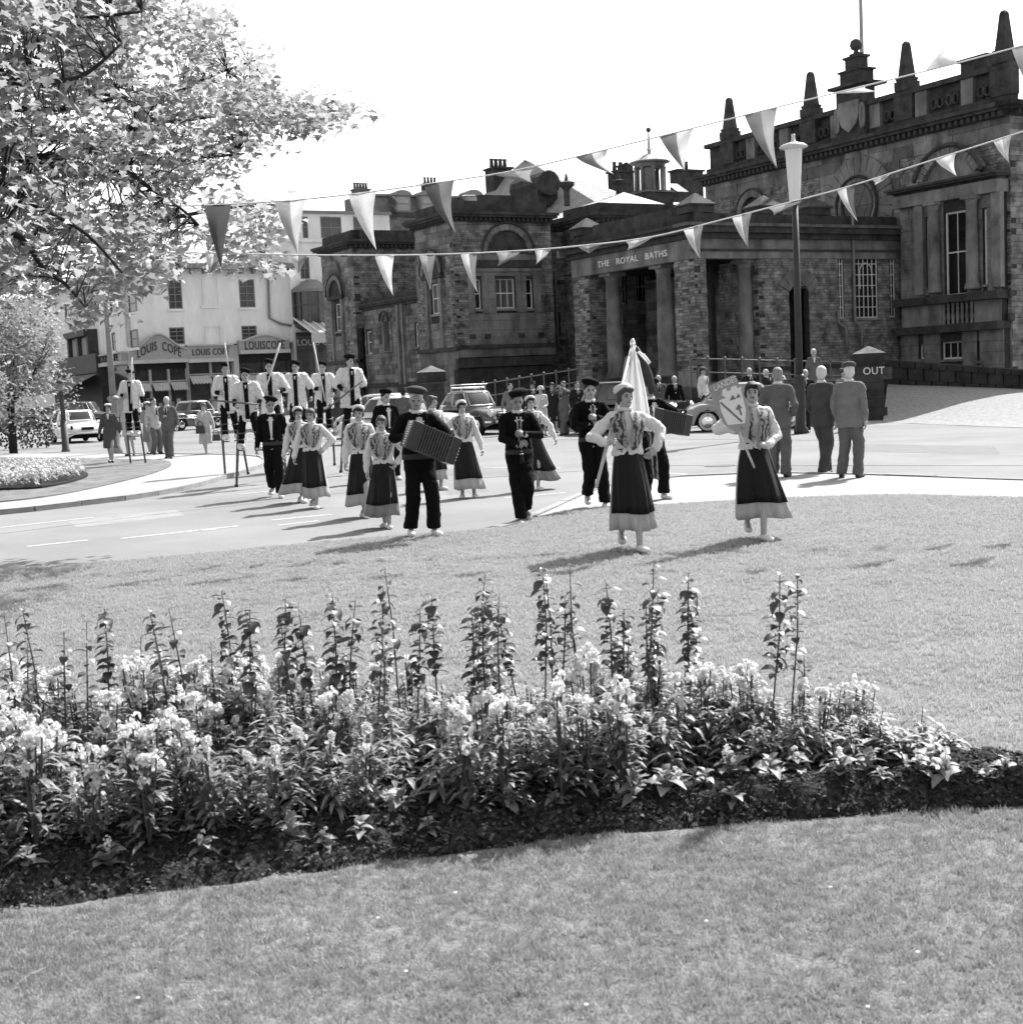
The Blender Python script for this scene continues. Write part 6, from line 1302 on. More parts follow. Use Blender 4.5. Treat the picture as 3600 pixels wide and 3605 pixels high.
# handbags and camera
m_bag = mat('bag leather', .02, .4, spec=.5)
def bag(px, py, Y, w, h, m, label):
    P = atY(px, py, Y); e = empty('handbag', P, 0, label, 'handbag')
    obj('bag_body', MB().frustum(0, 0, -h/2, h/2, w/2, .06, w*.4, .04), m, e); bevel(e.children[0], .02, 3); obj('handle', MB().tube([(w*.3*math.cos(R(a)), 0, h/2+.12*math.sin(R(a))) for a in range(0, 181, 20)], .012, 6), m, e)
bag(705, 1512, L5['P'].y-.22, .28, .24, m_bag, 'dark handbag on the arm of the lone pale-coated woman'); bag(762, 1540, L5['P'].y-.1, .26, .2, m_bag, 'second dark bag at the side of the lone pale-coated woman')
bag(553, 1520, L3['P'].y-.28, .34, .32, m_wht, 'large white bag carried by the woman in fawn'); bag(416, 1500, L1['P'].y-.25, .22, .24, m_bag, 'dark shoulder bag of the woman in slate coat'); bag(1912, 1415, 44.7, .24, .18, m_pale, 'pale handbag clasped by the woman in white')
c = Lm(cm, (0, -.22, 1.55)); e = empty('camera_body', c, R(-35), 'small black camera held to the eye of the man photographing', 'camera'); obj('case', MB().box(-.08, .08, -.03, .04, -.05, .05), m_bag, e); obj('lens', MB().lathe((0, -.03, 0), [(.03, 0), (.028, .06)], 12, Matrix.Rotation(R(90), 4, 'X')), m_bag, e)
# --- accordions
def accordion(c, yaw, tilt, s, label, open_=.36):
    M = Matrix.Translation(c) @ Matrix.Rotation(yaw, 4, 'Z') @ Matrix.Rotation(tilt, 4, 'Y') @ Matrix.Scale(s, 4); e = empty('accordion', c, 0, label, 'accordion'); e.matrix_world = M
    mw = mat('accordion wood', .022, .3, spec=.5, var=.3, scale=8); mbw = mat('bellows card', .03, .6, var=.3, scale=10)
    bevel(obj('treble_case', MB().box(-open_/2-.13, -open_/2, -.1, .1, -.15, .15), mw, e), .012, 2); bevel(obj('bass_case', MB().box(open_/2, open_/2+.11, -.1, .1, -.15, .15), mw, e), .012, 2)
    n = 11; vs = []; ring = []
    for i in range(2*n+1):
        x = -open_/2+open_*i/(2*n); k = 0 if i % 2 else .014; ring.append(x); a, b = .085+k, .135+k; vs += [(x, -a, -b), (x, a, -b), (x, a, b), (x, -a, b)]
    obj('bellows', MB().add(vs, [(4*i+a, 4*i+(a+1) % 4, 4*i+4+(a+1) % 4, 4*i+4+a) for i in range(2*n) for a in range(4)]), mbw, e)
    for i in range(0, 2*n+1, 2): x = ring[i]; obj('bellows_edge', MB().tube([(x, -.1, -.15), (x, .1, -.15), (x, .1, .15), (x, -.1, .15), (x, -.1, -.15)], .0025, 4), mat('bellows edge', .16, .5), e)
    for r in range(2):
        for i in range(10): obj('button', MB().ell((-open_/2-.145, -.07+.035*r, -.125+i*.027), .01, .008, .008, 6, 4), m_lamp, e)
    for r in range(2):
        for i in range(5): obj('button', MB().ell((open_/2+.12, -.06+.035*r, -.09+i*.035), .01, .009, .009, 6, 4), m_lamp, e)
    return e
accordion(Lm(ac, (.10, -.33, 1.09)), R(24), R(24), 1.05, 'large button accordion with pleated bellows held by the man at front left')
accordion(Lm(a2, (.16, -.33, 1.10)), R(22), R(14), 1.0, 'accordion jutting out right of the flag woman')
# --- clarinet and pipe
def pipe(p, a, b, r, label, name='clarinet', bell=True):
    A, B = Lm(p, a), Lm(p, b); e = empty(name, B, 0, label, 'clarinet'); d = (B-A); L = d.length; d.normalize()
    O = -d*L; rr = [r*.5, r*.8, r, r, r*1.05, r*1.2, r*2.2 if bell else r*1.3]; tt = [0, .06, .14, .5, .8, .92, 1]
    obj('tube', MB().tube([O+d*(L*t) for t in tt], rr, 10), m_blk2, e, smooth=True)
    q = Vector((0, -1, 0)); q = (q-d*q.dot(d)).normalized()
    for i in range(9): c = O+d*(L*(.25+.065*i))+q*r*1.1; obj('key', MB().ell(c, r*.32, r*.3, r*.35, 6, 4), m_chrome, e)
    for t in (.14, .48, .82): c = O+d*(L*t); obj('ring', MB().tube([c-d*.006, c+d*.006], r*1.15, 10), m_chrome, e)
pipe(cl, (.0, -.13, 1.43), (.0, -.33, .80), .017, 'black clarinet played by the man with bowed head')
pipe(fl, (.0, -.125, 1.455), (-.02, -.33, .98), .016, 'short black pipe played by the young man in beret')
# --- flag on its pole, and the crested board
Yw = fw['P'].y; pa = atY(2098, 1716, Yw-.40); top = atY(2227, 1212, Yw+.50)
fe = empty('flag', pa, 0, 'white flag with dark ribbons furled on a pole over the leading woman', 'flag')
obj('pole', MB().tube([(0, 0, 0), top-pa], .018, 8), m_wood, fe, smooth=True); obj('finial', MB().ell(top-pa, .03, .03, .06, 8, 6), m_chrome, fe, smooth=True)
def drape(n0, pts0, pts1, folds, amp, m):   # two edge polylines, wavy in depth
    N = 24; vs = []; K = len(pts0)
    for j in range(K):
        for i in range(N+1):
            t = i/N; p = Vector(pts0[j]).lerp(Vector(pts1[j]), t); p.y += amp*math.sin(t*folds*6.28)*(.4+j/K); vs.append(p-pa)
    o = obj(n0, MB().add(vs, [(j*(N+1)+i, j*(N+1)+i+1, (j+1)*(N+1)+i+1, (j+1)*(N+1)+i) for j in range(K-1) for i in range(N)]), m, fe, smooth=True); o.modifiers.new('t', 'SOLIDIFY').thickness = .004
Yf = Yw+.46
A = lambda x, y, d=0: atY(x, y, Yf+d)
m_flag = mat('white flag cloth', .8, .8, trans=.45); m_rib = mat('dark ribbon', .05, .7, var=.2, scale=20)
drape('cloth', [A(2222, 1214), A(2203, 1290), A(2188, 1350), A(2176, 1420), A(2180, 1500)], [A(2238, 1216), A(2252, 1290), A(2268, 1360), A(2282, 1440), A(2292, 1520)], 3, .035, m_flag)
drape('ribbon', [A(2232, 1222, -.05), A(2250, 1270, -.05), A(2268, 1330, -.05), A(2285, 1390, -.05)], [A(2244, 1220, -.05), A(2272, 1262, -.05), A(2296, 1320, -.05), A(2310, 1385, -.05)], 1, .02, m_rib)
drape('ribbon', [A(2226, 1220, -.07), A(2214, 1245, -.07), A(2205, 1285, -.07)], [A(2236, 1222, -.07), A(2230, 1250, -.07), A(2218, 1290, -.07)], 1, .02, m_flag)
drape('ribbon', [A(2240, 1240, -.09), A(2262, 1262, -.09), A(2282, 1285, -.09)], [A(2248, 1236, -.09), A(2272, 1252, -.09), A(2290, 1276, -.09)], 1, .02, m_flag)
drape('panel', [A(2262, 1440, .25), A(2278, 1540, .25), A(2290, 1680, .25)], [A(2300, 1430, .25), A(2305, 1540, .25), A(2318, 1690, .25)], 2, .03, m_shawl)
Yb = sg['P'].y-.42; B_ = lambda x, y, d=0: atY(x, y, Yb+(x-2490)*.0016+d)
hb_, tb_ = B_(2671, 1684), B_(2600, 1520); be = empty('crest_board', hb_, 0, 'painted shield board lettered LANDES on a white stick', 'sign')
obj('stick', MB().tube([Vector((0, 0, 0)), tb_-hb_], .013, 8), m_wood, be, smooth=True)
def plate(nm, pts, d0, d1, m, par=be):
    n = len(pts); vs = [B_(x, y, d)-hb_ for d in (d0, d1) for x, y in pts]; return obj(nm, MB().add(vs, [tuple(range(n)), tuple(range(n, 2*n))[::-1]]+[(i, (i+1) % n, n+(i+1) % n, n+i) for i in range(n)]), m, par)
m_brd = mat('board grey paint', .26, .6, var=.12, scale=5); m_brd2 = mat('board white paint', .6, .6); m_brd3 = mat('board mid grey', .13, .6)
plate('board', [(2489, 1361), (2538, 1338), (2582, 1319), (2612, 1372), (2634, 1430), (2640, 1490), (2632, 1545), (2590, 1522), (2548, 1494), (2520, 1440)], -.012, .012, m_brd)
plate('shield', [(2530, 1410), (2575, 1392), (2608, 1375), (2625, 1440), (2622, 1490), (2560, 1496), (2538, 1450)], -.017, -.0125, m_brd2)
plate('castle', [(2540, 1392), (2542, 1372), (2556, 1366), (2558, 1378), (2570, 1373), (2572, 1362), (2590, 1356), (2594, 1366), (2610, 1362), (2606, 1380), (2560, 1402)], -.019, -.0135, m_brd2)
plate('band', [(2533, 1418), (2538, 1414), (2614, 1482), (2609, 1487)], -.021, -.0175, m_brd3); plate('triangle', [(2568, 1410), (2578, 1390), (2590, 1404)], -.021, -.0175, m_brd3); plate('triangle', [(2590, 1402), (2598, 1385), (2608, 1397)], -.021, -.0175, m_brd3)
plate('tree_emblem', [(2588, 1442), (2600, 1422), (2612, 1436), (2605, 1438), (2612, 1460), (2606, 1462), (2600, 1442)], -.021, -.0175, m_brd3)
me = text_mesh('LANDES', .085, .002); o = obj('lettering', me, m_brd2, be); a, b = B_(2524, 1363, -.016), B_(2580, 1338, -.016); xx = (b-a).normalized(); nn = xx.cross(Vector((0, 0, 1))).normalized(); zz = nn.cross(xx); Mx = Matrix((xx, zz, nn)).transposed().to_4x4(); Mx.translation = (a+b)/2-hb_; o.matrix_local = Mx
def ordinal(n):
    return '%d%s' % (n, 'th' if 10 < n % 100 < 14 else {1: 'st', 2: 'nd', 3: 'rd'}.get(n % 10, 'th'))
def number_off(objs, fmt):               # name each of a row by its place, counted from the left of the picture
    objs = sorted(objs, key=lambda o: proj(o.location)[0])
    for i, o in enumerate(objs): o['label'] = fmt % ordinal(i+1)
# ------------------------------------------------------------------ street lamps and posts
def lamp_right():
    Y = 38.6; base = atY(2797, 700, Y); e = empty('street_lamp', (base.x, Y, 0), 0, 'tall street lamp with a white tapered lantern under a disc cap', 'street lamp'); z = lambda y: atY(2790, y, Y).z
    mp = mat('lamp post paint', .035, .5, var=.2, scale=4)
    obj('base', MB().lathe((0, 0, 0), [(.2, 0), (.2, .15), (.15, .2), (.15, 1.5), (.17, 1.55), (.11, 1.65)], 14), mp, e, smooth=True); obj('post', MB().lathe((0, 0, 0), [(.105, 1.6), (.085, z(712))], 14), mp, e, smooth=True)
    mg = mat('opal lantern glass', .72, .35, spec=.4, trans=.3)
    obj('lantern', MB().lathe((0, 0, 0), [(.13, z(714)), (.15, z(708)), (.23, z(530)), (.235, z(524))], 18), mg, e, smooth=True)
    obj('cap', MB().lathe((0, 0, 0), [(.24, z(526)), (.385, z(519)), (.39, z(516)), (.3, z(508)), (.12, z(501)), (.06, z(497)), (.045, z(478)), (.06, z(474)), (.04, z(472))], 20), mat('cap enamel', .5, .3, spec=.5), e, smooth=True)
lamp_right()
def lamp_left():
    Y = 46; b = atY(398, 1400, Y); e = empty('street_lamp', (b.x, Y, 0), 0, 'grey lamp standard at left rising into the maple leaves', 'street lamp'); mp = mat('grey lamp paint', .2, .5, var=.2, scale=5)
    obj('base', MB().lathe((0, 0, 0), [(.19, 0), (.19, .2), (.14, .3), (.13, 1.75), (.2, 1.82), (.2, 1.88), (.11, 1.95)], 14), mp, e, smooth=True); obj('post', MB().lathe((0, 0, 0), [(.11, 1.94), (.1, 3.4), (.07, 6.5)], 12), mp, e, smooth=True)
    obj('lantern', MB().lathe((0, 0, 6.5), [(.1, 0), (.18, .1), (.25, .7), (.3, .75), (.1, .9)], 12), mp, e, smooth=True)
lamp_left()
pb_ = G(232, 1590); e = empty('guide_post', (pb_.x, pb_.y, 0), 0, 'short dark two-stage post beside the white saloon at left', 'post'); mp = mat('dark post paint', .07, .6, var=.2, scale=5)
obj('lower_post', MB().lathe((0, 0, 0), [(.16, 0), (.16, .05), (.13, .1), (.125, 1.15)], 12), mp, e, smooth=True); obj('upper_post', MB().lathe((0, 0, 0), [(.085, 1.152), (.08, 2.15), (.1, 2.2)], 12), mp, e, smooth=True); obj('globe', MB().ell((0, 0, 2.36), .13, .13, .17, 12, 8), m_shop, e, smooth=True); obj('globe_cap', MB().lathe((0, 0, 2.5), [(.2, 0), (.16, .06), (.04, .12)], 12), mp, e, smooth=True)
# ------------------------------------------------------------------ bunting
def bunting(name, pts, pens, Y, label, size_m):
    P = []
    for i in range(len(pts)-1):
        a, b, c, d = (pts[max(i-1, 0)], pts[i], pts[i+1], pts[min(i+2, len(pts)-1)])
        for j in range(6):
            t = j/6; P.append(tuple(.5*((2*b[k])+(c[k]-a[k])*t+(2*a[k]-5*b[k]+4*c[k]-d[k])*t*t+(3*b[k]-a[k]-3*c[k]+d[k])*t**3) for k in (0, 1)))
    P.append(pts[-1])
    def sy(x):
        for a, b in zip(P, P[1:]):
            if a[0] <= x <= b[0]: return a[1]+(b[1]-a[1])*(x-a[0])/(b[0]-a[0])
        return P[-1][1]
    W3 = [atY(x, y, Y) for x, y in P]; o = W3[0].copy(); e = empty(name, o, 0, label, 'bunting')
    obj('cord', MB().tube([p-o for p in W3], .009, 5), m_wht, e)
    ms = [mat('pennant cloth %d' % i, g, .85, var=.12, scale=7, trans=.28) for i, g in enumerate((.62, .34, .2, .1))]
    for (x0, x1, tx, ty, ml, mr) in pens:
        N, K = 6, 12; vs = []; fs = []; a3 = (x0, sy(x0)); b3 = (x1, sy(x1)); cx = (x0+x1)/2; h = math.hypot(tx-cx, ty-a3[1]); r = random.Random(int(x0))
        ph = r.uniform(0, 6.28); bl = r.uniform(.05, .13)
        for j in range(K+1):
            t = j/K
            for i in range(N+1):
                u = i/N; ex, ey = a3[0]+(b3[0]-a3[0])*u, a3[1]+(b3[1]-a3[1])*u; bend = math.sin(t*math.pi)
                x = ex+(tx-ex)*t+bend*(cx-tx)*.22*(1); y = ey+(ty-ey)*t+2*math.sin(t*7+ph)*(u-.5)
                dep = bl*math.sin(t*3.5+ph)*t+.06*math.cos((u-.5)*4)*math.sin(t*math.pi)+.02*math.sin(u*6+t*9+ph)
                vs.append(atY(x, y, Y+dep)-o)
        fs = [(j*(N+1)+i, j*(N+1)+i+1, (j+1)*(N+1)+i+1, (j+1)*(N+1)+i) for j in range(K) for i in range(N)]
        me = MB().add(vs, fs).mesh('pennant', True); me.materials.append(ms[ml]); me.materials.append(ms[mr])
        me.polygons.foreach_set('material_index', [0 if i < N//2 else 1 for j in range(K) for i in range(N)]); obj('pennant', me, None, e)
YB = 16.0
bunting('bunting', [(-500, 905), (0, 790), (390, 733), (700, 723), (1000, 707), (1240, 683), (1500, 648), (1830, 596), (2280, 490), (2660, 395), (3000, 312), (3350, 226), (3800, 105), (4500, -80), (5300, -270)],
        [(-20, 75, 22, 935, 2, 2), (717, 815, 778, 945, 3, 3), (965, 1075, 1048, 895, 1, 0), (1225, 1323, 1325, 880, 0, 0), (1490, 1598, 1604, 823, 3, 2), (1735, 1885, 1872, 642, 2, 1), (2025, 2140, 2158, 612, 2, 0), (2320, 2440, 2408, 600, 2, 0), (2620, 2735, 2735, 592, 2, 1), (2918, 3050, 3090, 322, 0, 0), (3255, 3368, 3350, 148, 0, 0)]+[(x, x+115, x+90, int(226-(x-3350)*.265)+190, 1, 2) for x in range(3560, 5200, 310)], YB, 'upper string of large two-tone pennants climbing to the right across the sky', 1)
bunting('bunting', [(-500, 930), (0, 905), (340, 890), (700, 890), (880, 894), (1180, 898), (1500, 896), (1800, 884), (2050, 864), (2300, 832), (2560, 768), (2800, 706), (3000, 652), (3240, 576), (3700, 430), (4400, 205), (5300, -60)],
        [(600, 645, 626, 992, 3, 3), (720, 785, 735, 968, 0, 2), (868, 920, 925, 958, 0, 1), (1018, 1082, 1050, 965, 0, 2), (1170, 1225, 1205, 985, 3, 3), (1318, 1388, 1384, 1040, 0, 0), (1475, 1533, 1516, 1022, 1, 2), (1620, 1680, 1682, 1032, 0, 2), (1745, 1835, 1750, 938, 1, 2), (1880, 1940, 1886, 932, 0, 1), (2030, 2120, 2072, 892, 1, 2), (2200, 2300, 2208, 880, 0, 1), (2405, 2475, 2465, 912, 0, 2), (2575, 2645, 2633, 870, 0, 2), (2700, 2830, 2722, 757, 1, 2), (2945, 3010, 3018, 778, 0, 3), (3070, 3135, 3078, 652, 0, 1), (3290, 3365, 3366, 618, 0, 0), (3495, 3560, 3550, 572, 0, 1)]+[(x, x+72, x+60, int(458-(x-3600)*.31)+130, 0, 2) for x in range(3690, 5200, 190)], YB+.4, 'lower string of small pennants sagging across the bath house front', 1)
# ------------------------------------------------------------------ maple overhead
m_bark = mat('maple bark', .025, .95, var=.5, scale=6, bump=.8, bscale=20)
m_leaf = mat('maple leaf', .29, .55, var=.25, scale=1.5, trans=.55, island=.35, spec=.35)
def leaf_shape():
    pts = [(0, 0), (.16, .02), (.42, -.06), (.36, .16), (.52, .38), (.28, .40), (.22, .60), (.1, .62), (0, 1.0), (-.1, .62), (-.22, .60), (-.28, .40), (-.52, .38), (-.36, .16), (-.42, -.06), (-.16, .02)]
    return pts
LS = leaf_shape()
def add_leaf(mb, p, d, n, s, r):
    d = d.normalized(); n = (n-d*n.dot(d)).normalized(); x = d.cross(n); k = len(mb.v); fold = r.uniform(.05, .25)
    for a, b in LS: q = p+x*(a*s)+d*(b*s)+n*(abs(a)*fold*s-.12*b*b*s); mb.v.append((q.x, q.y, q.z))
    c = p+d*.3*s; mb.v.append((c.x, c.y, c.z)); n_ = len(LS)
    mb.f += [(k+i, k+(i+1) % n_, k+n_) for i in range(n_)]
tr = Vector((-7.6, 10.5, 0)); te = empty('maple_tree', tr, 0, 'broad maple whose leafy boughs hang into the upper left', 'tree')
tk = MB().tube([(0, 0, 0), (.1, 0, 1.2), (.25, .1, 2.6), (.2, .2, 4.2), (.3, .2, 6.5), (.2, .3, 8.5)], [.42, .33, .3, .24, .16, .06], 12)
obj('trunk', tk, m_bark, te, smooth=True)
limbs = [([(-700, 330), (-250, 430), (0, 521), (119, 560), (210, 553), (315, 521), (420, 476), (465, 448), (504, 420), (630, 424), (800, 402), (1000, 396), (1240, 388)], (10.2, 16.2), .075, 3.2), ([(-700, 60), (0, 210), (84, 224), (196, 287), (315, 315), (434, 336), (600, 330), (760, 260), (900, 210)], (10.8, 14.6), .055, 4.3), ([(-600, 250), (0, 283), (150, 288), (300, 260), (430, 150)], (9.6, 10.2), .04, 4.), ([(-600, 420), (0, 381), (150, 386), (300, 371), (450, 330)], (11, 11.6), .05, 3.9), ([(119, 560), (196, 581), (371, 612), (448, 605), (532, 665), (630, 728), (700, 790)], (10.8, 13), .032, 3), ([(465, 448), (504, 469), (581, 518), (700, 553), (860, 540)], (12.2, 13.8), .03, 3), ([(-600, 700), (0, 800), (154, 945), (231, 1001), (300, 1080)], (9.8, 10.4), .03, 2.6), ([(-500, 560), (-50, 620), (120, 720), (300, 820), (430, 960)], (9.4, 10), .03, 2.6), ([(-500, -200), (0, 20), (250, 60), (500, 40)], (10.5, 11), .045, 5), ([(-300, 900), (300, 850), (640, 820), (800, 850), (960, 900)], (16.4, 19), .03, 3.2), ([(300, 850), (640, 760), (900, 720), (1000, 730)], (17, 18.6), .03, 3.2)]
pool = []
for px_, (ya, yb2), r0_, zt_ in limbs:
    P = [atY(x, y, ya+(yb2-ya)*i/(len(px_)-1)) for i, (x, y) in enumerate(px_)]
    if px_[0][0] < -100: P = [tr+Vector((.25, .15, zt_*.75+.3))]+P
    Q = []
    for i in range(len(P)-1):
        for j in range(4): a_, d_ = P[max(i-1, 0)], P[min(i+2, len(P)-1)]; b_, c_ = P[i], P[i+1]; t = j/4; q = .5*((2*b_)+(c_-a_)*t+(2*a_-5*b_+4*c_-d_)*t*t+(3*b_-a_-3*c_+d_)*t**3); Q.append(q)
    Q.append(P[-1]); m = len(Q)
    obj('limb', MB().tube([q-tr for q in Q], [max(.007, r0_*(1-i/m)+.006) for i in range(m)], 7), m_bark, te, smooth=True); pool += Q
crown_px = [(-700, -700), (700, -300), (560, -40), (700, 40), (850, 90), (880, 160), (920, 190), (945, 290), (980, 345), (1090, 355), (1130, 395), (1230, 395), (1220, 415), (1140, 440), (1020, 480), (900, 530), (830, 590), (740, 620), (650, 680), (620, 900), (600, 1000), (520, 975), (420, 1030), (385, 1110), (290, 1140), (215, 1120), (195, 1030), (70, 990), (0, 1060), (-700, 1000)]
cpoly = [Vector((x, y, 0)) for x, y in crown_px]
clump = [Vector((x, y, 0)) for x, y in ((690, 760), (760, 690), (880, 690), (990, 720), (1000, 790), (960, 830), (1010, 900), (960, 960), (850, 930), (760, 960), (700, 930))]
cm_ = MB(); tw = MB(); rt = random.Random(5); nt_ = 0
def twig_cluster(c, nl, size, r):
    near = min(pool[::2], key=lambda q: (q-c).length_squared)
    if (near-c).length < .6:
        mid = near.lerp(c, .5)+Vector((0, 0, .06)); tw.tube([near-tr, mid-tr, c-tr], [.006, .0045, .0025], 4, cap=False)
    for _ in range(nl):
        p = c+Vector((max(-.22, min(.22, r.gauss(0, .12))), r.gauss(0, .16), max(-.16, min(.16, r.gauss(0, .08))))); d = Vector((r.uniform(-1, 1), r.uniform(-1, 1), r.uniform(-.9, .25))); n = Vector((r.uniform(-.5, .5), r.uniform(-.5, .5), 1))
        add_leaf(cm_, p-tr, d, n, size*r.uniform(.65, 1.25), r)
k = 0
while k < 2400:
    x, y = rt.uniform(-700, 1300), rt.uniform(-650, 1150); v = Vector((x, y, 0))
    if not inside(cpoly, v): continue
    hole = noise.noise((x*.0065, y*.0065, 2.2))
    if hole < -.2 and -50 < x < 850: continue
    if (180 < x < 480 and 395 < y < 470) or (0 < x < 110 and 290 < y < 350): continue
    if x < -60 and rt.random() < .45: continue
    Yd = 10.2+5.6*max(0, x)/1200+rt.uniform(-1.4, 1.4)
    twig_cluster(atY(x, y, Yd), rt.randint(7, 11), .084, rt); k += 1
for k in range(60):
    x = 820+470*rt.random(); y = 400+rt.uniform(-50, 45)*(1.35-(x-820)/470); Yd = 10.2+5.6*x/1200+rt.uniform(-.5, .5)
    twig_cluster(atY(x, y, Yd), rt.randint(6, 9), .11, rt)
k = 0
while k < 95:
    x, y = rt.uniform(680, 1020), rt.uniform(680, 970); v = Vector((x, y, 0))
    if not inside(clump, v): continue
    twig_cluster(atY(x, y, rt.uniform(16.8, 19)), rt.randint(5, 8), .13, rt); k += 1
tag(obj('crown', cm_, m_leaf, te), kind='stuff'); obj('twigs', tw, m_bark, te); te.children[-1]['kind'] = 'stuff'
# ------------------------------------------------------------------ pale trees far left
m_leaf2 = mat('pale tree leaf', .3, .6, var=.3, scale=.8, trans=.45, island=.4)
def far_tree(px, Y, zc, rx, rz_, n, label, seed, size=.16):
    b = atY(px, 1500, Y); e = empty('bushy_tree', (b.x, Y, 0), 0, label, 'tree'); r = random.Random(seed)
    obj('trunk', MB().tube([(0, 0, 0), (.05, 0, zc*.5), (0, .1, zc)], [.16, .12, .05], 8), m_bark, e, smooth=True)
    for i in range(7): a = r.uniform(0, 6.28); obj('limb', MB().tube([(0, 0, zc*.35+i*.15), (rx*.35*math.cos(a), rx*.35*math.sin(a), zc*.75), (rx*.7*math.cos(a), rx*.7*math.sin(a), zc+rz_*.4*r.uniform(-.5, 1))], [.06, .04, .015], 6), m_bark, e, smooth=True)
    mb = MB(); cl_ = [(r.uniform(-1, 1), r.uniform(-1, 1), r.uniform(-1, 1), r.uniform(.25, .5)) for _ in range(26)]
    for _ in range(n):
        c = r.choice(cl_); v = Vector((r.gauss(0, 1), r.gauss(0, 1), r.gauss(0, 1))).normalized()*c[3]*r.uniform(.6, 1.05)
        q = Vector((c[0]*.62, c[1]*.62, c[2]*.62))+v; p = Vector((q.x*rx, q.y*rx, zc+q.z*rz_)); d = Vector((r.uniform(-1, 1), r.uniform(-1, 1), r.uniform(-1, .4))).normalized(); nn = Vector((r.uniform(-.6, .6), r.uniform(-.6, .6), 1)); x = d.cross(nn).normalized(); s = size*r.uniform(.6, 1.3)
        mb.add([p, p+d*s*.5+x*s*.3, p+d*s, p+d*s*.5-x*s*.3], [(0, 1, 2, 3)])
    tag(obj('crown', mb, m_leaf2, e), kind='stuff')
far_tree(40, 50, 3.6, 2.4, 2.7, 9500, 'pale bushy tree at the left edge beyond the island', 3); far_tree(-140, 47, 3.2, 2.2, 2.4, 3000, 'pale shrub-like tree cut off by the left edge', 4, .19)
hd = MB(); r = random.Random(9)
for _ in range(1600): p = atY(r.uniform(-300, 190), 1500, 56+r.uniform(-.4, .4)); z = r.uniform(.1, 1.15); s = .16; d = Vector((r.uniform(-1, 1), r.uniform(-1, 1), r.uniform(-1, 1))).normalized(); x = d.orthogonal().normalized(); q = Vector((p.x, p.y, z)); hd.add([q, q+d*s*.5+x*s*.3, q+d*s, q+d*s*.5-x*s*.3], [(0, 1, 2, 3)])
hp0 = atY(-300, 1500, 56); he = empty('hedge', (hp0.x, 56, 0), 0, 'low clipped hedge behind the far left saloons', 'hedge'); tag(obj('foliage', hd, mat('hedge leaf', .06, .7, var=.3, scale=2, island=.4), he, origin=(hp0.x, 56, 0)), kind='stuff')
# ------------------------------------------------------------------ flower bed planting
m_lfd = mat('dark glossy leaf', .055, .45, var=.3, scale=9, spec=.5, trans=.15, island=.2); m_lfp = mat('pale green leaf', .3, .5, var=.25, scale=6, trans=.35, island=.35, spec=.35); m_lfm = mat('mid green leaf', .19, .5, var=.3, scale=6, trans=.3, island=.35, spec=.35)
m_pet2 = mat('white petal', .72, .7, trans=.35, var=.06, scale=20); m_stem = mat('plant stem', .07, .7)
def blade_leaf(mb, p, d, up, L, w, droop, n=4):
    d = d.normalized(); x = d.cross(up).normalized(); vs = []
    for i in range(n+1):
        t = i/n; c = p+d*(L*t)+up*(L*(.45*t-droop*t*t)); ww = w*math.sin(math.pi*min(.97, .12+t*.86)); f = up*.25*ww
        vs += [c-x*ww+f, c, c+x*ww+f]
    mb.add(vs, [(3*i+a, 3*i+a+1, 3*i+4+a, 3*i+3+a) for i in range(n) for a in (0, 1)])
def mesh_of(f, name, m):
    mb = MB(); f(mb); me = mb.mesh(name, True); me.materials.append(m); return me
U = Vector((0, 0, 1)); rp = random.Random(21)
leafD = [mesh_of(lambda mb, w=w, dr=dr: blade_leaf(mb, Vector((0, 0, 0)), Vector((1, 0, 0)), U, .058, w, dr), 'leaf', m_lfd) for w, dr in ((.018, .6), (.02, .9), (.015, .4))]
def stalk_proto(nl, seed):
    r = random.Random(seed); e = empty('leafy_stalk', (0, 0, -50), 0, 'slender bare-stemmed stalk crowned with dark oval leaves', 'plant', 'dark-leaved stalks rising from the front bed')
    b = r.uniform(-.05, .05); pts = [(0, 0, 0), (b*.3, 0, .35), (b*.7, .01, .7), (b, .0, 1.0)]; obj('stem', MB().tube(pts, [.0045, .004, .0035, .002], 5), m_stem, e, smooth=True)
    for i in range(nl):
        t = 1-.52*(i/nl)**.9; z = t+r.uniform(-.01, .01); a = i*2.4+r.uniform(-.4, .4); o = bpy.data.objects.new('leaf', r.choice(leafD)); COL.objects.link(o); o.parent = e
        o.location = (b*t, 0, z); o.rotation_euler = (r.uniform(-.4, .4), r.uniform(-.2, .6), a); k = r.uniform(.65, 1.2)*(.6 if i < 2 else 1); o.scale = (k, k, k)
    return e
protos = [stalk_proto(n, s) for n, s in ((34, 1), (42, 2), (24, 3), (48, 4), (14, 5))]
stalks = [(15, 1160), (70, 1150), (45, 1215), (103, 1190), (143, 1178), (190, 1145), (255, 1205), (318, 1150), (325, 1200), (362, 1145), (405, 1215), (432, 1115), (455, 1140), (480, 1150), (525, 1130), (560, 1165), (585, 1145), (620, 1118), (632, 1135), (690, 1110), (710, 1170), (745, 1070), (770, 1150), (815, 1120), (875, 1085), (888, 1150), (905, 1130), (930, 1125), (980, 1125), (1015, 1070), (1035, 1065), (1040, 1130), (1085, 1065), (1100, 1130), (1150, 1100), (1160, 1150), (1175, 1200), (1195, 1065), (1215, 1110), (1228, 1130), (1290, 1080), (1325, 1130), (1440, 1075), (1480, 1085), (1530, 1225)]
first = {}
def put(proto, loc, rz, sc, label=None):
    if proto.name not in first: first[proto.name] = 1; o = proto
    else: o = copy_tree(proto)
    o.location = loc; o.rotation_euler = (rp.uniform(-.04, .04), rp.uniform(-.05, .05), rz); o.scale = sc; return o
bpy.context.view_layer.update()
SK = []
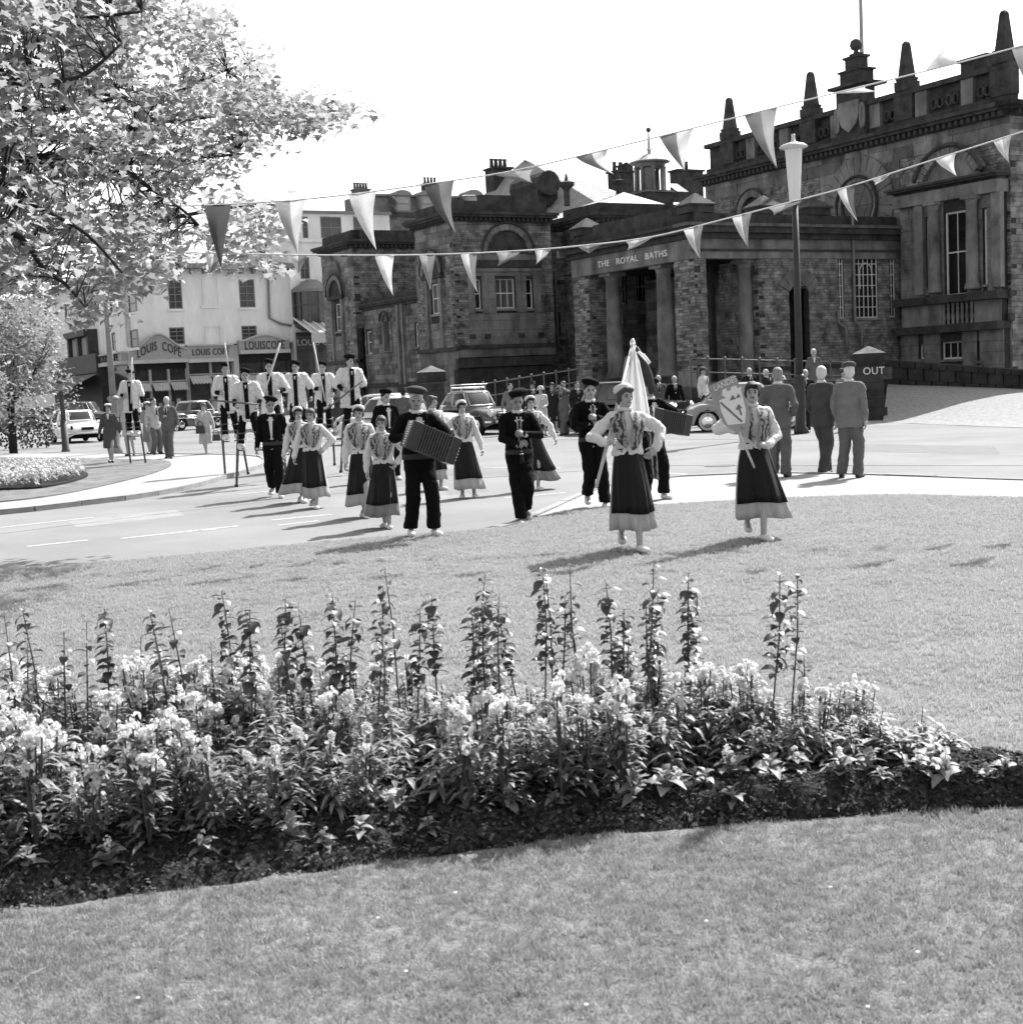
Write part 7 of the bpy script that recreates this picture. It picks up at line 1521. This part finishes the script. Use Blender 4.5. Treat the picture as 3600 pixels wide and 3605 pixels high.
for i, (x, y) in enumerate(stalks):
    Yd = rp.uniform(5.75, 6.55); P = atY(x*1.8663, y*1.8663, Yd); pr = protos[(1, 0, 3, 2, 1, 3)[i % 6]] if 1065 < y < 1160 else protos[(4, 2)[i % 2]]
    h = P.z-.12; SK.append(put(pr, (P.x, Yd, .12), rp.uniform(0, 6.28), (1.05, 1.05, h)))
for o in SK: o.rotation_euler = (rp.uniform(-.09, .09), rp.uniform(-.1, .1), o.rotation_euler.z)
number_off(SK, '%s dark-leaved bare-stemmed stalk from the left of the front bed')
# arching-leaved plants
def arch_proto(seed, n_l, h, m):
    r = random.Random(seed); e = empty('arching_plant', (0, 0, -50), 0, 'upright plant with whorls of narrow arching leaves', 'plant', 'arching-leaved plants filling the front bed'); fb = MB()
    ns = r.randint(1, 3)
    for s_ in range(ns):
        ox, oy = r.uniform(-.05, .05), r.uniform(-.05, .05); hh = h*r.uniform(.75, 1.05); obj('stem', MB().tube([(ox*.4, oy*.4, 0), (ox, oy, hh*.6), (ox*1.3, oy*1.3, hh)], [.005, .004, .002], 5), m_stem, e, smooth=True)
        for i in range(n_l):
            t = .12+.88*i/n_l; a = i*2.399+r.uniform(-.3, .3); L = .145*(1-.55*t)*r.uniform(.75, 1.2); blade_leaf(fb, Vector((ox*(.4+.9*t), oy*(.4+.9*t), hh*t)), Vector((math.cos(a), math.sin(a), 0)), U, L, L*.105, r.uniform(.5, .95))
    tag(obj('foliage', fb, m, e, smooth=True), kind='stuff'); return e
aps = [arch_proto(s, n, h, m) for s, n, h, m in ((1, 30, .4, m_lfp), (2, 34, .46, m_lfp), (3, 26, .34, m_lfm), (4, 30, .38, m_lfm), (5, 24, .3, m_lfp))]
# white-flowered plants
def flower_head(r, R0):
    mb = MB(); n = int(60*R0/.055)+8
    cs = [Vector((r.uniform(-.7, .7), r.uniform(-.7, .7), r.uniform(-.8, 1.1)))*R0 for _ in range(5)]
    for _ in range(n):
        v = Vector((r.gauss(0, 1), r.gauss(0, 1), r.gauss(.35, .8))).normalized(); c = r.choice(cs)+v*R0*r.uniform(.3, .62); s = R0*r.uniform(.2, .34); x = v.orthogonal().normalized(); y = v.cross(x); k = len(mb.v); m = 6
        vs = [c]+[c+(x*math.cos(6.283*i/m)+y*math.sin(6.283*i/m))*s*(1+.25*(i % 2))+v*s*r.uniform(-.1, .45) for i in range(m)]; mb.add(vs, [(0, 1+i, 1+(i+1) % m) for i in range(m)])
    return mb
def flower_proto(seed, heads, h):
    r = random.Random(seed); e = empty('white_flower_plant', (0, 0, -50), 0, 'bushy plant topped with ruffled white blooms', 'plant', 'white-flowering plants in the front bed'); fb = MB()
    for i in range(90):
        a = r.uniform(0, 6.28); z = r.uniform(.02, h*.95); rr = r.uniform(0, .06)*(1.2-z/h*.6); blade_leaf(fb, Vector((rr*math.cos(a), rr*math.sin(a), z)), Vector((math.cos(a), math.sin(a), r.uniform(-.2, .5))), U, r.uniform(.045, .085), .011, r.uniform(.3, .8), 3)
    tag(obj('foliage', fb, m_lfm, e, smooth=True), kind='stuff')
    for i in range(heads):
        a = r.uniform(0, 6.28); d = r.uniform(.0, .075) if heads > 1 else 0; z = h*r.uniform(.65, 1.15); obj('stem', MB().tube([(0, 0, 0), (d*.7*math.cos(a), d*.7*math.sin(a), z*.6), (d*math.cos(a), d*math.sin(a), z)], .004, 5), m_stem, e)
        o = obj('flower_head', flower_head(r, r.uniform(.02, .034)), m_pet2, e); o.location = (d*math.cos(a), d*math.sin(a), z+.02)
    return e
fps = [flower_proto(s, n, h) for s, n, h in ((1, 5, .32), (2, 4, .37), (3, 6, .34), (4, 2, .27), (5, 3, .3), (6, 4, .24))]
bpy.context.view_layer.update()
for i in range(290):
    u, v = rp.uniform(.06, .80), rp.uniform(.20, .97)
    if u > .6: v = rp.uniform(.38, .97)
    p = in_bed(u, v); k = rp.uniform(.75, 1.15)*(1 if u < .62 else .85-.6*(u-.62)); put(rp.choice(aps), p, rp.uniform(0, 6.28), (k, k, k*rp.uniform(.6, .82)))
for i in range(185):
    u, v = rp.uniform(.05, .78), .14+.84*rp.random()**1.25
    if i % 3 == 0: u = rp.uniform(.05, .4)
    if u > .62: v = rp.uniform(.5, .95)
    p = in_bed(u, v); k = rp.uniform(.8, 1.12)*(1 if u < .62 else .85-.6*(u-.62)); put(rp.choice(fps), p, rp.uniform(0, 6.28), (k, k, k*rp.uniform(.9, 1.1)))
# broad-leaved edging plants
leafE = [mesh_of(lambda mb, w=w, dr=dr: blade_leaf(mb, Vector((0, 0, 0)), Vector((1, 0, 0)), U, .115, w, dr, 5), 'leaf', m) for w, dr, m in ((.04, .75, m_lfp), (.034, 1.0, m_lfm), (.045, .5, m_lfm))]
def edge_proto(seed):
    r = random.Random(seed); e = empty('edging_plant', (0, 0, -50), 0, 'low broad-leaved young plant on the dark soil edge', 'plant', 'young plants along the soil edge'); n = r.randint(9, 13)
    obj('stem', MB().tube([(0, 0, 0), (0, 0, .1)], [.008, .005], 6), m_stem, e)
    for i in range(n):
        o = bpy.data.objects.new('leaf', r.choice(leafE)); COL.objects.link(o); o.parent = e; t = i/n; o.location = (0, 0, .02+.1*t); o.rotation_euler = (r.uniform(-.3, .3), r.uniform(-.7, .15)-.5*t, i*2.4+r.uniform(-.3, .3)); k = (1.1-.6*t)*r.uniform(.75, 1.15); o.scale = (k, k, k)
    if seed % 2: o = obj('flower_head', flower_head(r, .028), m_pet2, e); o.location = (0, 0, .13)
    return e
eps = [edge_proto(s) for s in range(5)]; bpy.context.view_layer.update()
EP = []
for i in range(46):
    u = .1+.8*i/45+rp.uniform(-.008, .008); v = rp.uniform(.07, .2)+(.08 if i % 3 == 0 else 0)
    if u > .7: v += .08
    p = in_bed(u, v); k = rp.uniform(.5, .85); EP.append(put(eps[i % 5], p, rp.uniform(0, 6.28), (k, k, k)))
number_off(EP, '%s low broad-leaved young plant from the left along the soil edge')
# undergrowth that nobody could count, and clods of soil
ug = MB(); r = random.Random(31)
for _ in range(5200):
    u, v = r.uniform(.03, .84), r.uniform(.22, 1.0)
    if u > .62 and v < .42: continue
    p = in_bed(u, v); a = r.uniform(0, 6.28); z = r.uniform(.0, .22)*(1 if u < .65 else .5); blade_leaf(ug, Vector((p.x, p.y, p.z+z)), Vector((math.cos(a), math.sin(a), r.uniform(-.3, .6))), U, r.uniform(.05, .11), r.uniform(.008, .016), r.uniform(.2, .9), 3)
tag(obj('undergrowth', ug, m_lfm, smooth=True), 'dense small leaves between the bed plants', 'undergrowth', kind='stuff')
cl2 = MB()
for _ in range(15000):
    u = r.uniform(.02, .99); v = r.uniform(.01, .42) if u < .75 else r.uniform(.01, .95); p = in_bed(u, v); s = r.uniform(.004, .02)
    a = [Vector((r.uniform(-1, 1), r.uniform(-1, 1), r.uniform(-.4, 1))).normalized()*s*r.uniform(.7, 1.2) for _ in range(4)]; c = Vector((p.x, p.y, p.z+.02+.02*noise.noise((p.x*6, p.y*6, 0))*2)); cl2.add([c+q for q in a], [(0, 1, 2), (0, 2, 3), (0, 3, 1), (1, 3, 2)])
tag(obj('soil_clods', cl2, mat('soil clod', .05, 1, island=.85)), 'crumbled dark clods strewn over the bed edge', 'soil', kind='stuff')
# far island bed
fi = MB(); fi2 = MB()
for _ in range(1500):
    x, y = r.uniform(-200, 300), r.uniform(1655, 1740); p = G(x, y, .1)
    if not inside(fb[:-1], p): continue
    a = r.uniform(0, 6.28); blade_leaf(fi, Vector((p.x, p.y, .14+r.uniform(0, .25))), Vector((math.cos(a), math.sin(a), .5)), U, .2, .035, .5, 2)
    if r.random() < .35:
        for _q in range(3): fi2.ell((p.x+r.uniform(-.07, .07), p.y+r.uniform(-.07, .07), .28+r.uniform(0, .16)), .03, .03, .025, 5, 4)
tag(obj('island_foliage', fi, m_lfp), 'low leafy bedding on the far island', 'bedding', kind='stuff'); tag(obj('island_blooms', fi2, m_pet2), 'white blooms dotted over the far island bed', 'bedding', kind='stuff')
# ------------------------------------------------------------------ grass
def tuft(seed, n, h, m):
    r = random.Random(seed); mb = MB()
    for _ in range(n):
        x, y = r.uniform(-.016, .016), r.uniform(-.016, .016); a = r.uniform(0, 6.28); w = r.uniform(.0008, .0016); hh = h*r.uniform(.5, 1.15); lx, ly = r.gauss(0, .45)*hh, r.gauss(0, .45)*hh; dx, dy = math.cos(a)*w, math.sin(a)*w
        mb.add([(x-dx, y-dy, 0), (x+dx, y+dy, 0), (x+dx*.8+lx*.4, y+dy*.8+ly*.4, hh*.6), (x-dx*.8+lx*.4, y-dy*.8+ly*.4, hh*.6), (x+lx, y+ly, hh)], [(0, 1, 2, 3), (3, 2, 4)])
    me = mb.mesh('grass_tuft'); me.materials.append(m); return me
m_grass = mat('grass blade', .33, .6, trans=.4, island=.3, spec=.3); m_grassn = mat('near grass blade', .20, .6, trans=.4, island=.38, spec=.3); m_grass2 = mat('dry grass blade', .33, .7, trans=.35, island=.4)  # far blades paler than near ones: grazing light put into their colour
def grass(name, poly, dens, h, nb, label, wide=1.0, seed=0, gm=None):
    hold_ = bpy.data.collections.new(name+'_tufts')
    for i in range(3):
        o = bpy.data.objects.new('grass_tuft', tuft(i+seed*7, nb, h, (gm or m_grass) if i < 2 else m_grass2)); hold_.objects.link(o)
    me = bpy.data.meshes.new(name); me.from_pydata([(p.x, p.y, .077) for p in poly], [], [tuple(range(len(poly)))]); me.update()
    if me.polygons[0].normal.z < 0: me.flip_normals()
    o = bpy.data.objects.new(name, me); COL.objects.link(o); tag(o, label, 'grass', kind='stuff')
    ng = bpy.data.node_groups.new(name, 'GeometryNodeTree'); ng.interface.new_socket('Geometry', in_out='INPUT', socket_type='NodeSocketGeometry'); ng.interface.new_socket('Geometry', in_out='OUTPUT', socket_type='NodeSocketGeometry')
    N = ng.nodes; L = ng.links; gi = N.new('NodeGroupInput'); go = N.new('NodeGroupOutput'); dp = N.new('GeometryNodeDistributePointsOnFaces'); dp.inputs['Density'].default_value = dens; dp.inputs['Seed'].default_value = seed
    nzt = N.new('ShaderNodeTexNoise'); nzt.inputs['Scale'].default_value = .9; nzt.inputs['Detail'].default_value = 4
    ml = N.new('ShaderNodeMapRange'); ml.inputs[1].default_value = .35; ml.inputs[2].default_value = .65; ml.inputs[3].default_value = dens*.45; ml.inputs[4].default_value = dens*1.2; L.new(nzt.outputs['Fac'], ml.inputs[0]); L.new(ml.outputs[0], dp.inputs['Density'])
    ci = N.new('GeometryNodeCollectionInfo'); ci.inputs['Collection'].default_value = hold_; ci.inputs['Separate Children'].default_value = True; ci.inputs['Reset Children'].default_value = True
    ip = N.new('GeometryNodeInstanceOnPoints'); ip.inputs['Pick Instance'].default_value = True
    rv = N.new('FunctionNodeRandomValue'); rv.data_type = 'FLOAT_VECTOR'; rv.inputs[0].default_value = (-.25, -.25, 0); rv.inputs[1].default_value = (.25, .25, 6.28)
    rs = N.new('FunctionNodeRandomValue'); rs.data_type = 'FLOAT'; rs.inputs[2].default_value = .65*wide; rs.inputs[3].default_value = 1.3*wide
    L.new(gi.outputs[0], dp.inputs[0]); L.new(dp.outputs['Points'], ip.inputs['Points']); L.new(ci.outputs[0], ip.inputs['Instance']); L.new(rv.outputs[0], ip.inputs['Rotation']); L.new(rs.outputs[1], ip.inputs['Scale']); L.new(ip.outputs[0], go.inputs[0])
    o.modifiers.new('g', 'NODES').node_group = ng; return o
xl = lambda L, a, b: [p for p in L if a < p.x < b]
fr_ = xl(bed_front, -3.2, 2.9)
grass('near_grass', [Vector((p.x, p.y-.02+.03*math.sin(p.x*9), 0)) for p in fr_]+[Vector((fr_[-1].x, 3.0, 0)), Vector((fr_[0].x, 3.0, 0))], 2900, .021, 10, 'short mown turf of the near lawn with dry blades', seed=1, gm=m_grassn)
bk = list(reversed(xl(bed_back, -4.6, 4.6)))
far_l = [p for p in lawn_edge if -7 < p.x < 9]
grass('far_grass', [Vector((p.x, p.y-.05, 0)) for p in far_l]+[Vector((8.5, 6.5, 0)), Vector((4.6, 5.4, 0))]+[Vector((p.x, p.y+.03, 0)) for p in reversed(bk)]+[Vector((-6.8, 8, 0))], 700, .018, 12, 'mown turf of the lawn beyond the flower bed', wide=1.35, seed=2)
# a few daisies and dry straws on the near lawn
DS = []; ST = []
for i in range(9):
    p = G(rp.uniform(150, 3500), rp.uniform(3050, 3560), .1); e = obj('daisy', MB().lathe((0, 0, 0), [(.005, 0), (.0065, .002), (.003, .004)], 8), m_pet2); e.location = (p.x, p.y, .105); tag(e, 'daisy', 'daisy', 'daisies on the near lawn'); DS.append(e)
for i in range(12):
    p = G(rp.uniform(100, 3500), rp.uniform(3080, 3560), .1); a = rp.uniform(0, 3.14); l = rp.uniform(.03, .075); e = obj('straw', MB().tube([(-l*math.cos(a), -l*math.sin(a), 0), (0, 0, .008), (l*math.cos(a), l*math.sin(a), .002)], .0011, 4), m_grass2); e.location = (p.x, p.y, .11); tag(e, 'straw', 'straw', 'straws on the near lawn'); ST.append(e)

number_off(DS, '%s tiny white daisy from the left in the near lawn')
number_off(ST, '%s pale dry straw from the left lying on the near lawn')
